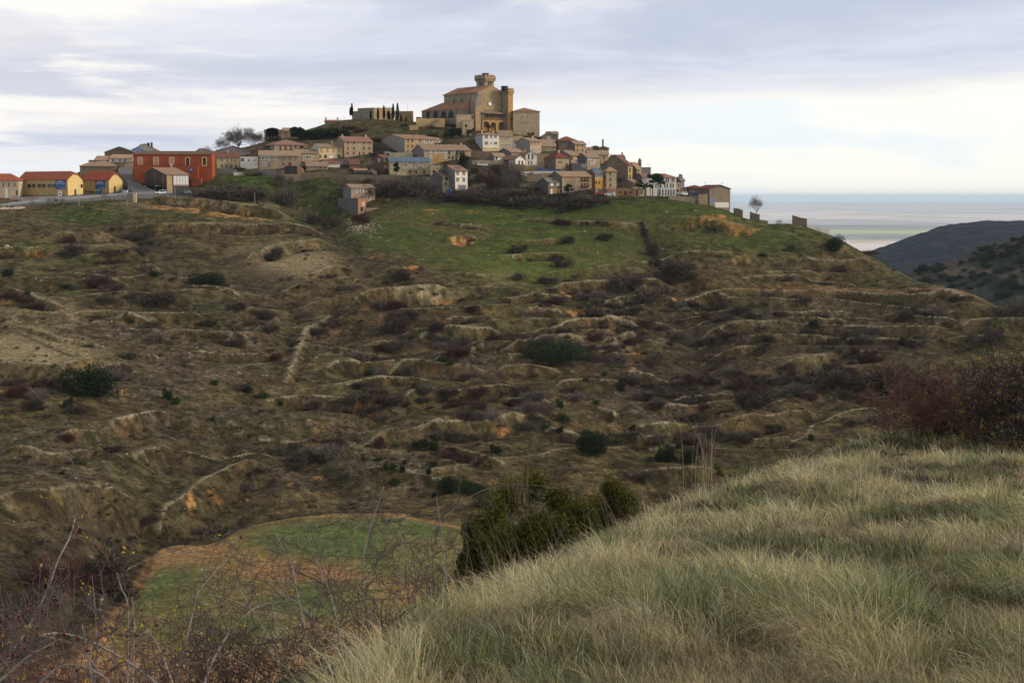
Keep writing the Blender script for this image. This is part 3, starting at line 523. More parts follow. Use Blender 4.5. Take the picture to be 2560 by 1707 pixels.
# base on a coarser grid then interpolated
ci = np.linspace(0, NY - 1, NY // 3).astype(int); cj = np.linspace(0, NA - 1, NA // 3).astype(int)
Hc = base_h(XG[np.ix_(ci, cj)], YG[np.ix_(ci, cj)])
tmp = np.empty((len(ci), NA))
for i in range(len(ci)): tmp[i] = np.interp(np.arange(NA), cj, Hc[i])
H0 = np.empty((NY, NA))
for j in range(NA): H0[:, j] = np.interp(np.arange(NY), ci, tmp[:, j])
def hit_grid(px, py, G):
    """first ground point on the line of sight through a photo pixel"""
    u = unproj(px, py, 1.0); a = u[0]; r = u[2]
    fj = (a - aa[0]) / (aa[1] - aa[0]); j = int(np.clip(fj, 0, NA - 2)); t = fj - j
    col = G[:, j] * (1 - t) + G[:, j+1] * t
    k = np.nonzero(col / yy >= r)[0]
    i = int(k[0]) if len(k) else NY - 1
    if i > 0:
        r0 = col[i-1] / yy[i-1]; r1 = col[i] / yy[i]; s = 0 if r1 == r0 else (r - r0) / (r1 - r0)
        Y = yy[i-1] + (yy[i] - yy[i-1]) * min(max(s, 0), 1)
    else: Y = yy[0]
    return a * Y, Y, float(np.interp(Y, yy, col))
PXG, PYG = proj(XG, YG, H0)

# terraces: the lip of each bank, left to right, then step height in metres
TR = [
([(356,499),(459,503),(540,512),(612,526),(680,534),(727,541)],4.0),([(283,560),(380,567),(478,570),(612,572),(727,570),(815,576)],3.4),
([(612,645),(660,632),(708,618),(823,599)],3.0),([(115,591),(214,595),(279,591)],3.6),([(-60,640),(0,633),(50,631),(122,627)],3.0),
([(176,648),(268,641),(375,633)],2.6),([(356,683),(378,668),(398,652)],1.4),([(0,708),(77,738),(172,776)],2.0),([(184,786),(276,780),(383,798)],1.8),
([(406,828),(478,828),(555,838),(631,843)],2.6),([(574,782),(647,771)],1.8),([(-60,922),(0,924),(153,932),(200,922),(276,905)],3.8),
([(712,958),(735,901),(762,824),(819,773)],1.3),([(804,912),(891,903),(1025,912),(1110,920),(1198,928),(1217,937)],3.4),
([(865,763),(930,736),(1025,731),(1132,721)],4.0),([(1113,788),(1178,790),(1247,798)],2.4),([(999,834),(1121,828),(1259,824)],3.0),
([(1148,851),(1274,859),(1408,868),(1480,868)],3.0),([(999,997),(1044,981),(1198,981),(1312,976)],2.8),
([(660,1001),(700,999),(796,997),(910,1010),(1000,1013)],2.4),([(1243,924),(1312,918),(1408,930)],2.4),([(1389,966),(1465,960),(1580,962)],2.8),
([(1090,888),(1190,890)],1.8),([(1312,769),(1408,775)],2.2),([(1377,721),(1504,710),(1600,704),(1680,692)],3.2),([(1217,652),(1312,641),(1427,637)],2.2),
([(1251,606),(1350,606),(1400,600)],2.0),([(1113,606),(1140,598),(1171,594),(1195,600)],2.6),([(1358,687),(1465,683),(1560,660)],2.6),
([(1293,549),(1427,556),(1600,556)],1.4),([(1408,817),(1542,819)],2.4),([(891,859),(940,852),(975,851)],2.0),([(1504,855),(1543,848),(1600,836)],2.6),
([(1700,728),(1819,722),(1950,722),(2090,727),(2288,738),(2436,744)],2.6),([(1745,835),(1869,815),(2041,814),(2200,818),(2396,820)],3.6),
([(1918,776),(2140,773)],2.2),([(2189,786),(2337,793),(2400,800)],2.8),([(1943,919),(2066,894),(2204,882)],2.8),
([(1560,1072),(1587,1067),(1690,1060),(1795,1055),(1918,1037),(2051,1018)],3.2),([(1696,771),(1790,768),(1883,771)],2.0),
([(1563,929),(1647,929)],1.8),([(1553,1101),(1676,1104)],1.8),([(1819,1096),(1987,1099)],2.2),([(1992,653),(2189,660)],3.0),
([(2263,958),(2396,956)],2.2),([(2380,812),(2460,803),(2600,806)],2.2),
([(-60,1266),(0,1263),(100,1250),(185,1240),(334,1226)],4.0),([(274,1063),(371,1040),(430,1034)],2.0),([(158,1091),(260,1087)],2.6),
([(338,1142),(371,1128),(431,1114)],1.8),([(400,1285),(413,1263),(487,1216),(580,1175),(672,1152)],4.2),([(867,1087),(1000,1077)],2.2),
([(1050,1068),(1100,1060),(1217,1054),(1319,1040)],2.6),([(1078,1101),(1180,1138),(1264,1170)],2.0),([(1356,1068),(1430,1075),(1495,1091)],2.2),
([(1560,1103),(1667,1103)],2.0),([(1588,1184),(1681,1179),(1800,1184)],2.2),([(1486,1026),(1542,1042)],2.0),
([(1640,545),(1740,556),(1900,578)],3.4),([(1600,640),(1700,628),(1850,632)],1.4),([(1500,760),(1650,735)],2.0),([(1100,560),(1230,575)],1.2),([(640,1075),(740,1090),(850,1088)],1.6),([(150,680),(230,690),(320,705)],1.6),([(470,880),(560,890),(680,880)],1.8),([(300,880),(400,895)],1.6),
([(1240,745),(1330,742),(1430,750)],2.4),([(1500,800),(1600,795),(1700,800)],2.4),([(1780,845),(1900,842),(2100,848)],2.4),([(1250,890),(1380,896)],2.2),([(1640,1010),(1780,1005),(1900,990)],2.4),([(900,1175),(1020,1180),(1120,1195)],1.6),
([(2250,720),(2360,735),(2440,750)],2.0),([(1850,695),(2000,690),(2150,700)],1.6),([(1950,805),(2120,800)],1.8),([(820,870),(900,880),(990,878)],2.0),([(1130,680),(1200,690),(1300,695)],1.4),([(1330,820),(1450,800),(1560,800)],2.0),([(2120,990),(2250,985),(2400,990)],2.2),([(1450,880),(1560,890)],2.0),
([(430,700),(520,712),(600,730)],1.4),([(60,820),(160,850),(270,868)],1.0),([(700,690),(780,690),(860,660)],2.0),([(0,1120),(120,1130),(240,1122)],1.6),
([(860,960),(950,950),(1080,955)],1.6),([(1240,1000),(1380,1010)],1.8),([(2050,850),(2220,850),(2330,860)],1.8),([(1750,880),(1900,870)],1.8),([(1680,985),(1900,975)],2.0),([(1900,940),(2100,935),(2300,925)],1.8),
]
H = H0.copy()
edge = np.zeros_like(H)     # dry grass lip
riser = np.zeros_like(H)    # steep bank
foot = np.zeros_like(H)
# contour terracing everywhere: old dry-stone benches now grassed over
warp = (fbm(XG / 70, YG / 70, 3, 201) - 0.5) * 11 + (fbm(XG / 22, YG / 22, 2, 205) - 0.5) * 1.2
step = 4.4
qq = (H + warp) / step; fr = qq - np.floor(qq)
wtr = 0.60
sf = np.where(fr < wtr, 0.10 * fr / wtr, 0.10 + 0.90 * (fr - wtr) / (1 - wtr))
seg_id = np.floor(qq)
Mt = sst(fbm(XG / 75 + seg_id * 7.3, YG / 160 + seg_id * 3.1, 2, 209), 0.42, 0.50)
sel_ = (1 - sst(-PYG, -640, -560)) * Mt
GP = [(0,700),(520,640),(760,655),(900,700),(1180,715),(1330,735),(1480,700),(1620,660),(1800,640),(2100,670),(2700,760),(2700,2400),(-300,2400),(-300,700)]
def blur(A_, n_=3, r=4):
    for _ in range(n_): A_ = sum(np.roll(np.roll(A_, i, 0), j, 1) for i in (-r, 0, r) for j in (-r, 0, r)) / 9.0
    return A_
zone = blur(inpoly(PXG, PYG, GP).astype(float))
Mt = Mt * zone * (1 - blur(inpoly(PXG, PYG, [(560,610),(700,590),(880,620),(900,690),(700,715),(560,690)]).astype(float)))  * (1 - blur(inpoly(PXG, PYG, [(-100,830),(200,850),(280,900),(100,930),(-100,925)]).astype(float)))
H = H + ((seg_id + sf) * step - warp - H) * 0.85 * Mt
near_lip = (fr < 0.045) * Mt
edge = np.maximum(edge, near_lip * 0.8)
riser = np.maximum(riser, (fr > wtr) * Mt * 0.8)
foot = np.maximum(foot, np.exp(-((fr - wtr) / 0.10) ** 2) * Mt * 0.8)
WOB = (fbm(XG / 9, YG / 9, 3, 40) - 0.5) * 5.0
TRW = []
for pl, amp in TR:
    amp = amp * 1.1
    wp = [hit_grid(x, y, H0)[:2] for x, y in pl]
    TRW.append((wp, amp))
    wp = np.array(wp); seg = np.diff(wp, axis=0); sl = np.hypot(seg[:, 0], seg[:, 1]); cum = np.concatenate([[0], np.cumsum(sl)]); tot = cum[-1]
    wu, wr, wd = 1.9 * amp, 1.15 * amp, 1.9 * amp
    m = max(wu, wd) + 5
    x0, x1 = wp[:, 0].min() - m, wp[:, 0].max() + m; y0, y1 = wp[:, 1].min() - m, wp[:, 1].max() + m
    i0, i1 = np.searchsorted(yy, [y0, y1]); 
    if i1 - i0 < 2: continue
    sub = (slice(i0, i1), slice(None)); X = XG[sub]; Y = YG[sub]
    msk = (X > x0) & (X < x1)
    X = X[msk]; Y = Y[msk]
    best = np.full(X.shape, 1e9); sgn = np.zeros(X.shape); arc = np.zeros(X.shape); over = np.zeros(X.shape)
    for k in range(len(seg)):
        ax, ay = wp[k]; ux, uy = seg[k] / sl[k]
        t = (X - ax) * ux + (Y - ay) * uy; tcl = np.clip(t, 0, sl[k])
        ddx = X - ax - tcl * ux; ddy = Y - ay - tcl * uy; dd = np.hypot(ddx, ddy)
        cr = ux * (Y - ay) - uy * (X - ax)
        b = dd < best
        best[b] = dd[b]; sgn[b] = np.sign(cr[b]); arc[b] = (cum[k] + tcl)[b]
        ov = np.zeros(X.shape)
        if k == 0: ov = np.maximum(ov, -t)
        if k == len(seg) - 1: ov = np.maximum(ov, t - sl[k])
        over[b] = ov[b]
    d = best * sgn + WOB[sub][msk] * 0.32            # + uphill, - downhill
    endt = min(0.16 * tot, 7)
    tap = sst(np.minimum(arc, tot - arc), -0.1, endt) * (1 - sst(over, 0, 3))
    up = np.clip(1 - d / wu, 0, 1)
    dn = -np.clip(1 - (-d - wr) / wd, 0, 1)
    h = np.where(d >= 0, up, np.where(d < -wr, dn, 1 + (d / wr) * 2)) * amp * 0.5 * tap
    hs = H[sub]; hs[msk] += h; H[sub] = hs
    e = (d > -0.12) * np.exp(-(d / 0.9) ** 2) * sst(tap, 0, 0.3); es = edge[sub]; es[msk] = np.maximum(es[msk], e); edge[sub] = es
    r = ((d < 0) & (d > -wr)) * tap; rs = riser[sub]; rs[msk] = np.maximum(rs[msk], r); riser[sub] = rs
    r = np.exp(-((d + wr * 1.1) / (0.55 * amp)) ** 2) * tap; rs = foot[sub]; rs[msk] = np.maximum(rs[msk], r); foot[sub] = rs

# gullies
GUL = [([(560,640),(640,700),(700,745),(800,790),(880,850)],2.0,9),([(780,520),(830,580),(880,640),(960,700)],1.8,8),([(1605,575),(1640,640),(1690,690),(1740,740),(1700,800),(1760,900)],3.2,9),
       ([(700,1110),(760,1150),(830,1200)],2.5,6),([(400,1340),(390,1290),(420,1220),(470,1170),(560,1130)],2.5,7),([(300,560),(380,600),(430,640),(470,680)],2.0,9),
       ([(1640,900),(1700,980),(1740,1040)],2.0,9),([(735,470),(760,500),(830,540)],2.0,9),([(740,440),(700,490),(740,520),(800,555)],1.5,8)]
gul = np.zeros_like(H)
def line_mask(pl, w, G=None):
    wp = np.array([hit_grid(x, y, H0)[:2] for x, y in pl]); m = w * 3
    i0, i1 = np.searchsorted(yy, [wp[:, 1].min() - m, wp[:, 1].max() + m])
    out = np.zeros_like(H0); X = XG[i0:i1]; Y = YG[i0:i1]; best = np.full(X.shape, 1e9)
    for k in range(len(wp) - 1):
        ax, ay = wp[k]; s = wp[k+1] - wp[k]; L2 = (s ** 2).sum()
        t = np.clip(((X - ax) * s[0] + (Y - ay) * s[1]) / L2, 0, 1)
        best = np.minimum(best, np.hypot(X - ax - t * s[0], Y - ay - t * s[1]))
    out[i0:i1] = np.exp(-(best / w) ** 2)
    return out
for pl, dep, w in GUL:
    g = line_mask(pl, w); H -= dep * g; gul = np.maximum(gul, g)

# flat ploughed field
WX = (fbm(XG / 14, YG / 14, 4, 3) - 0.5) * 50; WY = (fbm(XG / 14, YG / 14, 4, 9) - 0.5) * 36
near = np.clip(YG / 400, 0.4, 1.2)
fm = inpoly(PXG + WX * 0.15, PYG + WY * 0.1, field)
kern = lambda A, r: sum(np.roll(np.roll(A, i, 0), j, 1) for i in (-r, 0, r) for j in (-r, 0, r)) / 9.0
fmf = kern(kern(fm.astype(float), 3), 2)
H = H * (1 - fmf) + (FZ + 0.25 * (fbm(XG / 20, YG / 20, 2, 5) - 0.5)) * fmf
town = np.zeros_like(H, bool)
town_poly = [(-200,480),(0,478),(330,478),(545,478),(560,436),(780,440),(850,455),(1000,480),(1200,485),(1350,488),(1650,492),(1760,500),(1830,515),(1830,200),(-200,200)]
town = kern(inpoly(PXG, PYG, town_poly).astype(float), 4)
rough = (1 - fmf) * (1 - 0.75 * town)
green_poly = [(735,470),(800,500),(900,540),(1000,500),(1250,492),(1500,496),(1700,505),(1800,520),(1880,556),(1960,590),(1930,612),(1850,606),(1740,590),(1640,600),(1600,650),(1480,680),(1380,690),(1300,715),(1220,700),(1120,672),(1020,640),(920,610),(850,560),(780,535)]
gm = kern(kern(inpoly(PXG + WX * 0.6, PYG + WY * 0.5, green_poly).astype(float), 5), 4)
lump = fbm(XG / 26, YG / 26, 4, 11) - 0.5
lump2 = fbm(XG / 6, YG / 6, 4, 21) - 0.5
flatm = np.zeros_like(H)
for cx, cy, rx, ry in ((720,655,170,46),(60,880,190,44),(1330,665,170,30),(1720,1052,130,16),(2100,735,300,8),(1500,850,110,16),(130,905,160,14)):
    flatm = np.maximum(flatm, np.exp(-(((PXG + WX * .5 - cx) / rx) ** 2 + ((PYG + WY * .4 - cy) / ry) ** 2) ** 2))
rough = rough * (1 - 0.8 * flatm)
H += rough * (lump * 1.5 + lump2 * 0.65 * (1 - 0.6 * gm) + (fbm(XG / 1.6, YG / 1.6, 3, 31) - 0.5) * 0.42 * (1 - 0.6 * gm))
# gravelly erosion runnels on the banks
H += riser * (vnoise(XG / 2.6, YG / 7, 71) - 0.5) * 0.35
H = H * (1 - 0.0)

# ground colour of each spot (what grows or lies there)
def C3(r, g, b): return np.array([r, g, b])
colr = np.empty((NY, NA, 3)); colr[:] = C3(0.108, 0.084, 0.043)
def lay(mask, c, amt=1.0):
    m = (np.clip(mask, 0, 1) * amt)[..., None]; colr[:] = colr * (1 - m) + np.asarray(c) * m
n1 = fbm(XG / 18, YG / 18, 5, 51); n2 = fbm(XG / 5, YG / 5, 4, 61); n3 = fbm(XG / 1.8, YG / 1.8, 3, 81); n4 = fbm(XG / 45, YG / 45, 3, 91)
lay(sst(n1, 0.42, 0.62), (0.078, 0.070, 0.033), 0.8)
lay(sst(n2, 0.50, 0.66), (0.155, 0.124, 0.066), 0.6)
lay(sst(n4, 0.5, 0.7), (0.085, 0.098, 0.036), 0.55)
lay(sst(n2, 0.46, 0.30), (0.050, 0.038, 0.026), 0.7)
# heather and thyme carpet
HE = [(640,800,100,110),(500,900,230,60),(380,960,160,50),(860,1040,200,60),(560,1060,240,50),(130,1130,220,90),(300,830,140,60),(1330,870,150,40),(1130,900,150,45),(1700,920,200,70),(2100,800,300,60),(2100,930,300,70),(1600,1000,160,60),(760,1180,160,50),(950,1140,160,60),(130,960,60,30)]
hm = np.zeros_like(H)
for cx, cy, rx, ry in HE:
    hm = np.maximum(hm, np.exp(-(((PXG + WX - cx) / rx) ** 2 + ((PYG + WY - cy) / ry) ** 2) ** 1.5))
lay(hm * sst(n3, 0.38, 0.60), (0.075, 0.058, 0.052), 0.85)
lay(hm * sst(fbm(XG / 1.2, YG / 1.2, 2, 98), 0.55, 0.72), (0.16, 0.135, 0.11), 0.7)
# green meadow
gtone = fbm(XG / 12, YG / 20, 4, 65)
lay(gm, (0.050, 0.080, 0.016), 0.85)
lay(gm * sst(gtone, 0.45, 0.62), (0.088, 0.112, 0.026), 0.9); lay(gm * sst(n2, 0.50, 0.36), (0.040, 0.060, 0.016), 0.6)
lay(gm * sst(n1, 0.55, 0.70), (0.115, 0.100, 0.042), 0.8); lay(gm * sst(PXG + WX, 1380, 1760), (0.088, 0.080, 0.036), 0.8); lay(gm * sst(fbm(XG / 30, YG / 12, 3, 305), 0.48, 0.60), (0.098, 0.090, 0.036), 0.6)
for cx, cy, rx, ry, s in ((1330,660,150,40,.8),(950,590,120,40,.7),(800,520,70,26,.9),(1120,520,90,20,.7),(1400,520,200,20,.5),(210,535,80,26,.8),(130,500,60,14,.4),(60,615,60,20,.5),(620,470,60,20,.7),(1500,600,120,20,.5),(1750,610,160,26,.4),(1950,620,120,30,.35),(700,450,140,30,.6),(1330,465,90,26,.6),(900,335,160,24,.5),(330,500,40,8,.3),(2200,700,120,20,.3),(2500,790,60,20,.4),(250,640,120,14,.4),(1830,1190,100,30,.4),(2450,860,120,40,.3),(1100,465,220,24,.7),(740,450,260,34,.7),(1800,540,160,40,.6),(1950,590,120,30,.5),(1450,520,300,24,.7)):
    lay(np.exp(-(((PXG + WX * .8 - cx) / rx) ** 2 + ((PYG + WY * .6 - cy) / ry) ** 2) ** 1.5), (0.055, 0.092, 0.018), s)
lay(np.exp(-(((PXG - 1290) / 110) ** 2 + ((PYG + WY * .3 - 690) / 16) ** 2)), (0.15, 0.16, 0.03), 0.6)
lay(np.exp(-(((PXG - 1340) / 190) ** 2 + ((PYG + WY * .3 - 662) / 24) ** 2) ** 2), (0.105, 0.125, 0.036), 0.7)
# pale dry grass flats
for cx, cy, rx, ry, s in ((740,650,150,40,.8),(60,880,200,45,.9),(90,790,120,45,.6),(130,910,150,16,.9),(1060,727,90,8,.9),(1450,835,90,16,.8),(1540,850,60,14,.6),(540,512,200,12,.8),(1720,1050,110,14,.5),(1260,1046,80,10,.8),(960,1105,80,10,.4),(2050,900,120,10,.7),(560,560,160,6,.6),(1500,845,120,22,.6),(960,1215,120,16,.5),(260,600,120,20,.3),(1640,845,30,20,.6),(2290,560,10,10,0),(790,800,20,50,.7),(1250,700,60,20,.3),(430,660,80,20,.35)):
    lay(np.exp(-(((PXG + WX * .5 - cx) / rx) ** 2 + ((PYG + WY * .4 - cy) / ry) ** 2) ** 1.6), (0.29, 0.24, 0.155), s)
# dark brushwood ground
for cx, cy, rx, ry, s in ((1000,780,160,45,.8),(1500,790,130,70,.7),(1760,770,160,36,.8),(1900,850,260,34,.75),(2250,780,160,26,.7),(1600,880,100,60,.5),(1950,960,320,40,.7),(2200,870,260,30,.6),(1350,850,130,26,.6),(1150,880,160,30,.5),(1700,960,160,60,.5),(260,1420,170,120,.8),(60,1500,200,160,.8),(250,690,120,24,.5),(430,760,120,26,.7),(500,500,120,14,.5),(1750,1100,220,26,.6),(1300,830,70,16,.7),(1000,820,120,14,.5),(330,640,60,24,.3),(1250,505,300,18,.85),(1000,475,160,28,.85),(860,450,60,12,.6),(1180,440,120,50,.8),(1120,340,120,26,.6),(540,465,110,14,.6),(740,850,30,60,.3),(1440,905,180,20,.6),(700,940,60,30,.4),(1500,960,100,30,.5),(2450,1000,200,80,.6),(1850,1150,200,40,.5)):
    lay(np.exp(-(((PXG + WX - cx) / rx) ** 2 + ((PYG + WY * .8 - cy) / ry) ** 2) ** 1.5) * sst(n2, 0.30, 0.55), (0.040, 0.030, 0.024), min(1, s * 1.25))
lay(gul * (1 - gm * 0.5), (0.05, 0.040, 0.030), 0.6)
# banks: bare soil, weeds at the foot, straw on the lip
sc = sst(n2, 0.45, 0.62)
lay(riser * sst(n2, 0.35, 0.6), (0.095, 0.074, 0.038), 0.6)
lay(riser * sst(fbm(XG / 3, YG / 8, 3, 77), 0.64, 0.74), (0.20, 0.115, 0.055), 0.4)
lay(foot * sst(n2, 0.3, 0.6), (0.052, 0.042, 0.030), 0.7)
lay(edge * (0.55 + 0.45 * sst(n1, 0.35, 0.6)), (0.24, 0.20, 0.13), 0.6)
# orange scars
OR = [(400,516,55,12,.9),(480,522,60,14,1),(560,536,80,13,1),(640,545,60,9,.8),(700,548,40,9,.6),(950,556,30,8,.3),(1085,528,45,9,.7),(1180,530,50,8,.6),(1150,604,42,9,.9),(1030,668,22,10,1),(1235,640,30,8,.5),(1300,632,30,8,.4),(1800,552,70,18,.9),(1870,572,60,10,.8),(1700,560,60,8,.6),(1420,735,30,10,.9),(1440,775,40,6,.7),(1340,770,60,5,.8),(1110,735,25,6,.9),(1640,742,40,10,.7),(1690,728,30,6,.8),(1590,865,40,12,1),(1585,905,40,24,.6),(1780,935,25,5,.9),(1865,1064,14,7,1),(1250,1062,30,7,.9),(1190,1078,24,8,.8),(1240,1045,30,5,.4),(1360,1020,30,12,.6),(1320,985,30,8,.6),(480,1245,14,20,1),(540,1225,30,12,.8),(600,1222,40,8,.7),(720,1200,26,14,.8),(790,1170,30,12,.6),(900,1017,30,6,1),(830,1032,30,8,.8),(760,1052,30,6,.8),(310,985,14,26,.7),(330,900,20,20,.3),(100,635,60,8,.8),(10,642,30,8,.7),(930,645,20,20,.5),(880,710,50,8,.4),(1860,640,60,14,.5),(2240,638,60,8,.5),(2190,660,50,10,.4),(2430,737,30,6,.5),(255,525,40,10,.5),(1300,820,100,4,.6),(1120,840,60,6,.5),(2400,845,10,6,.8),(1750,1050,60,4,.6),(180,1475,20,14,.5),(200,590,60,6,.4),(1130,900,40,6,.4),(900,490,40,14,.5),(960,500,40,8,.6),(690,655,20,10,.3),(1450,560,50,5,.4),(1680,480,10,10,0)]
om = np.zeros_like(H)
for cx, cy, rx, ry, s in OR:
    om = np.maximum(om, s * np.exp(-(((PXG + WX * .35 - cx) / rx) ** 2 + ((PYG + WY * .25 - cy) / ry) ** 2) ** 1.5))
om = om * sst(om * 0.9 + vnoise(XG / 1.5, YG / 5, 88) * 0.5 + n3 * 0.4, 0.88, 1.25)
lay(om, (0.30, 0.150, 0.058), 0.9)
lay(om * sst(n3, 0.52, 0.7), (0.42, 0.25, 0.11), 0.8)
# ploughed strips and lanes on the hillside
lay(np.exp(-(((PXG - 2120) / 330) ** 6 + ((PYG + (PXG - 1800) * -0.03 - 712) / 7.5) ** 4)), (0.20, 0.115, 0.060), 0.95)
pth = line_mask([(1200,487),(1230,482),(1300,476),(1350,466),(1370,460)], 0.9); lay(pth, (0.26, 0.23, 0.18), 0.9)
pth = line_mask([(1300,549),(1427,552),(1600,558),(1700,566)], 0.9); lay(pth, (0.13, 0.12, 0.05), 0.6)
pth = line_mask([(819,773),(790,800),(762,824),(748,860),(735,901),(722,940)], 0.8); lay(pth, (0.25, 0.22, 0.15), 0.8)
pth = line_mask([(1600,520),(1500,505),(1430,500)], 0.8); lay(pth, (0.14, 0.14, 0.06), 0.6)
pth = line_mask([(0,820),(70,842),(130,872),(200,900)], 0.8); lay(pth, (0.07, 0.055, 0.035), 0.8)
# the field: soil with young crop in drilled curves
swirl = np.sin((XG + 0.22 * YG + 6 * np.sin(YG / 17.0)) * 3.2)
cropn = fbm(XG / 16 + 3, YG / 30, 4, 101)
crop = np.zeros_like(H)
for cx, cy, rx, ry, s in ((900,1345,340,62,1),(800,1500,200,60,.9),(450,1500,160,110,.9),(560,1450,160,60,.8),(1050,1400,200,60,.9),(520,1580,260,60,.9),(1000,1300,160,20,.8)):
    crop = np.maximum(crop, s * np.exp(-(((PXG + WX * .4 - cx) / rx) ** 2 + ((PYG + WY * .3 - cy) / ry) ** 2) ** 2))
for cx, cy, rx, ry, s in ((650,1432,140,30,.95),(470,1392,100,28,.95),(790,1440,120,18,.7),(700,1480,60,12,.6)):
    crop *= 1 - s * np.exp(-(((PXG + WX * .4 - cx) / rx) ** 2 + ((PYG + WY * .3 - cy) / ry) ** 2) ** 2)
lay(fmf, (0.200, 0.120, 0.064), 1.0)
lay(fmf * sst(cropn, 0.45, 0.6), (0.18, 0.105, 0.055), 0.6)
cropm = fmf * np.clip(crop * 1.15, 0, 1) * (0.72 + 0.28 * sst(cropn, 0.34, 0.5))
lay(cropm, (0.060, 0.090, 0.033), 0.95)
lay(cropm * sst(swirl, 0.2, 0.9), (0.13, 0.105, 0.055), 0.35)
fedge = np.clip(fmf * (1 - fmf) * 4, 0, 1); lay(fedge, (0.24, 0.135, 0.07), 0.8)
for off in (8, 12):
    rut = [(392-off,1372),(385-off,1420),(345-off,1490),(280-off,1565),(180-off,1660)]
    lay(line_mask(rut, 0.45), (0.10, 0.06, 0.035), 0.8)
    lay(line_mask([(540,1356+off),(590,1326+off),(650,1308+off),(740,1292+off),(850,1286+off*0.8)], 0.4), (0.11, 0.065, 0.035), 0.6)
# village ground: trodden earth and tarmac
tm = town * sst(n2, 0.3, 0.6)
lay(town * ((PXG > 640) & (PYG > 345) & (PYG < 478)), (0.085, 0.070, 0.046), 0.7); lay(town * ((PXG > 1150) | (PYG > 345)) * sst(n1, 0.35, 0.6), (0.13, 0.11, 0.080), 0.5)
lay(town * (PYG < 345) * (PXG < 1150), (0.085, 0.085, 0.040), 0.5)
lay(town * (PYG < 345) * (PXG < 1150) * sst(n2, .5, .62), (0.12, 0.075, 0.055), 0.6)
# scattered pale stones
st = (_hash(np.floor(XG / 0.9), np.floor(YG / 1.3), 5) > 0.988)
stm = (gm * 0.3 + 0.3 + town * 0.3) * st * sst(fbm(XG / 22, YG / 22, 3, 45), 0.48, 0.6)
lay(stm, (0.40, 0.37, 0.31), 0.8)

road_poly = [(-200,496),(0,496),(100,490),(190,495),(330,483),(430,481),(480,484),(480,488),(400,486),(330,490),(290,492),(190,503),(0,521),(-200,532)]
rm = kern(inpoly(PXG, PYG + (PYG*0), road_poly).astype(float), 1)
gmul = (0.62 + 0.76 * sst(n3, 0.30, 0.70) * (1 - flatm) + 0.5 * flatm) * (0.80 + 0.4 * _hash(np.floor(XG / 0.4), np.floor(YG / 0.8), 3)); gmul = gmul * (1 - 0.6 * fmf - 0.6 * gm) + 0.6 * fmf + 0.6 * gm
colr *= gmul[..., None] * np.array([0.78, 0.775, 0.70]) * (1 + 0.80 * fmf + 0.10 * gm)[..., None]
lay(edge * (0.5 + 0.5 * sst(n1, 0.35, 0.6)) * (1 - 0.6 * gm) * sst(n3, 0.28, 0.44), (0.285, 0.25, 0.175), 0.82)
colr = np.clip(colr, 0.005, 0.9)

V = np.stack([XG, YG, H], -1).reshape(-1, 3)
idx = np.arange(NY * NA).reshape(NY, NA)
Fq = np.stack([idx[:-1, :-1], idx[:-1, 1:], idx[1:, 1:], idx[1:, :-1]], -1).reshape(-1, 4)
hill = np_mesh('hillside', V, Fq, mat_attr('hillside_ground', nscale=1.1, namt=0.5, bump=1.0, bscale=1.3, bdist=0.5), smooth=True)
ca = hill.data.color_attributes.new('col', 'FLOAT_COLOR', 'POINT')
ca.data.foreach_set('color', np.concatenate([colr.reshape(-1, 3), np.ones((NY * NA, 1))], 1).astype(np.float32).ravel())
tag(hill, 'terraced dry hillside with green meadow, orange banks and a ploughed field', kind='structure')
HF = H
def ground(px, py): return hit_grid(px, py, HF)
def zat(X, Y):
    a = X / Y; fj = (a - aa[0]) / (aa[1] - aa[0]); j = int(np.clip(fj, 0, NA - 2)); t = min(max(fj - j, 0), 1)
    i = int(np.clip(np.searchsorted(yy, Y) - 1, 0, NY - 2)); s = (Y - yy[i]) / (yy[i+1] - yy[i])
    return float((HF[i, j] * (1-t) + HF[i, j+1] * t) * (1-s) + (HF[i+1, j] * (1-t) + HF[i+1, j+1] * t) * s)

# ------------------------------------------------------------------ far plain, hills, haze
PZ = -230.0
gx = np.linspace(-45000, 45000, 60); gy = np.concatenate([[-150, 500, 1000], np.geomspace(2000, 70000, 50)])
GX, GY = np.meshgrid(gx, gy); GZ = np.full_like(GX, PZ)
ii = np.arange(GX.size).reshape(GX.shape)
m = bpy.data.materials.new('plain_fields'); m.use_nodes = True; N = NT(m.node_tree); bs = N.n['Principled BSDF']
pos = N.new('ShaderNodeNewGeometry').outputs['Position']
vv = N.new('ShaderNodeTexVoronoi'); N.link(N.mapping(pos, (1/900, 1/1500, 1)), vv.inputs['Vector']); vv.inputs['Scale'].default_value = 1.0
sv = N.new('ShaderNodeSeparateColor'); N.link(vv.outputs['Color'], sv.inputs[0])
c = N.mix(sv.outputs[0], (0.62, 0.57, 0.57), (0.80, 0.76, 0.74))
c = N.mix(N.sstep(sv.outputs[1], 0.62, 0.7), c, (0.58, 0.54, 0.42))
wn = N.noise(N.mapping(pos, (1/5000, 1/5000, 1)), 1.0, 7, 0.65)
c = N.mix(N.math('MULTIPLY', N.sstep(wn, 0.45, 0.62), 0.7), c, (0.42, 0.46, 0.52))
sy = N.new('ShaderNodeSeparateXYZ'); N.link(pos, sy.inputs[0])
c = N.mix(N.math('MULTIPLY', N.sstep(sy.outputs[1], 13500, 11500), N.sstep(N.noise(N.mapping(pos, (1/2500, 1/1500, 1)), 1.0, 4, 0.6), 0.36, 0.55)), c, (0.30, 0.33, 0.34))
c = N.mix(N.math('MULTIPLY', N.sstep(N.math('ABSOLUTE', N.math('SUBTRACT', sy.outputs[1], 9500)), 900, 400), N.sstep(wn, 0.60, 0.45)), c, (0.52, 0.56, 0.36))
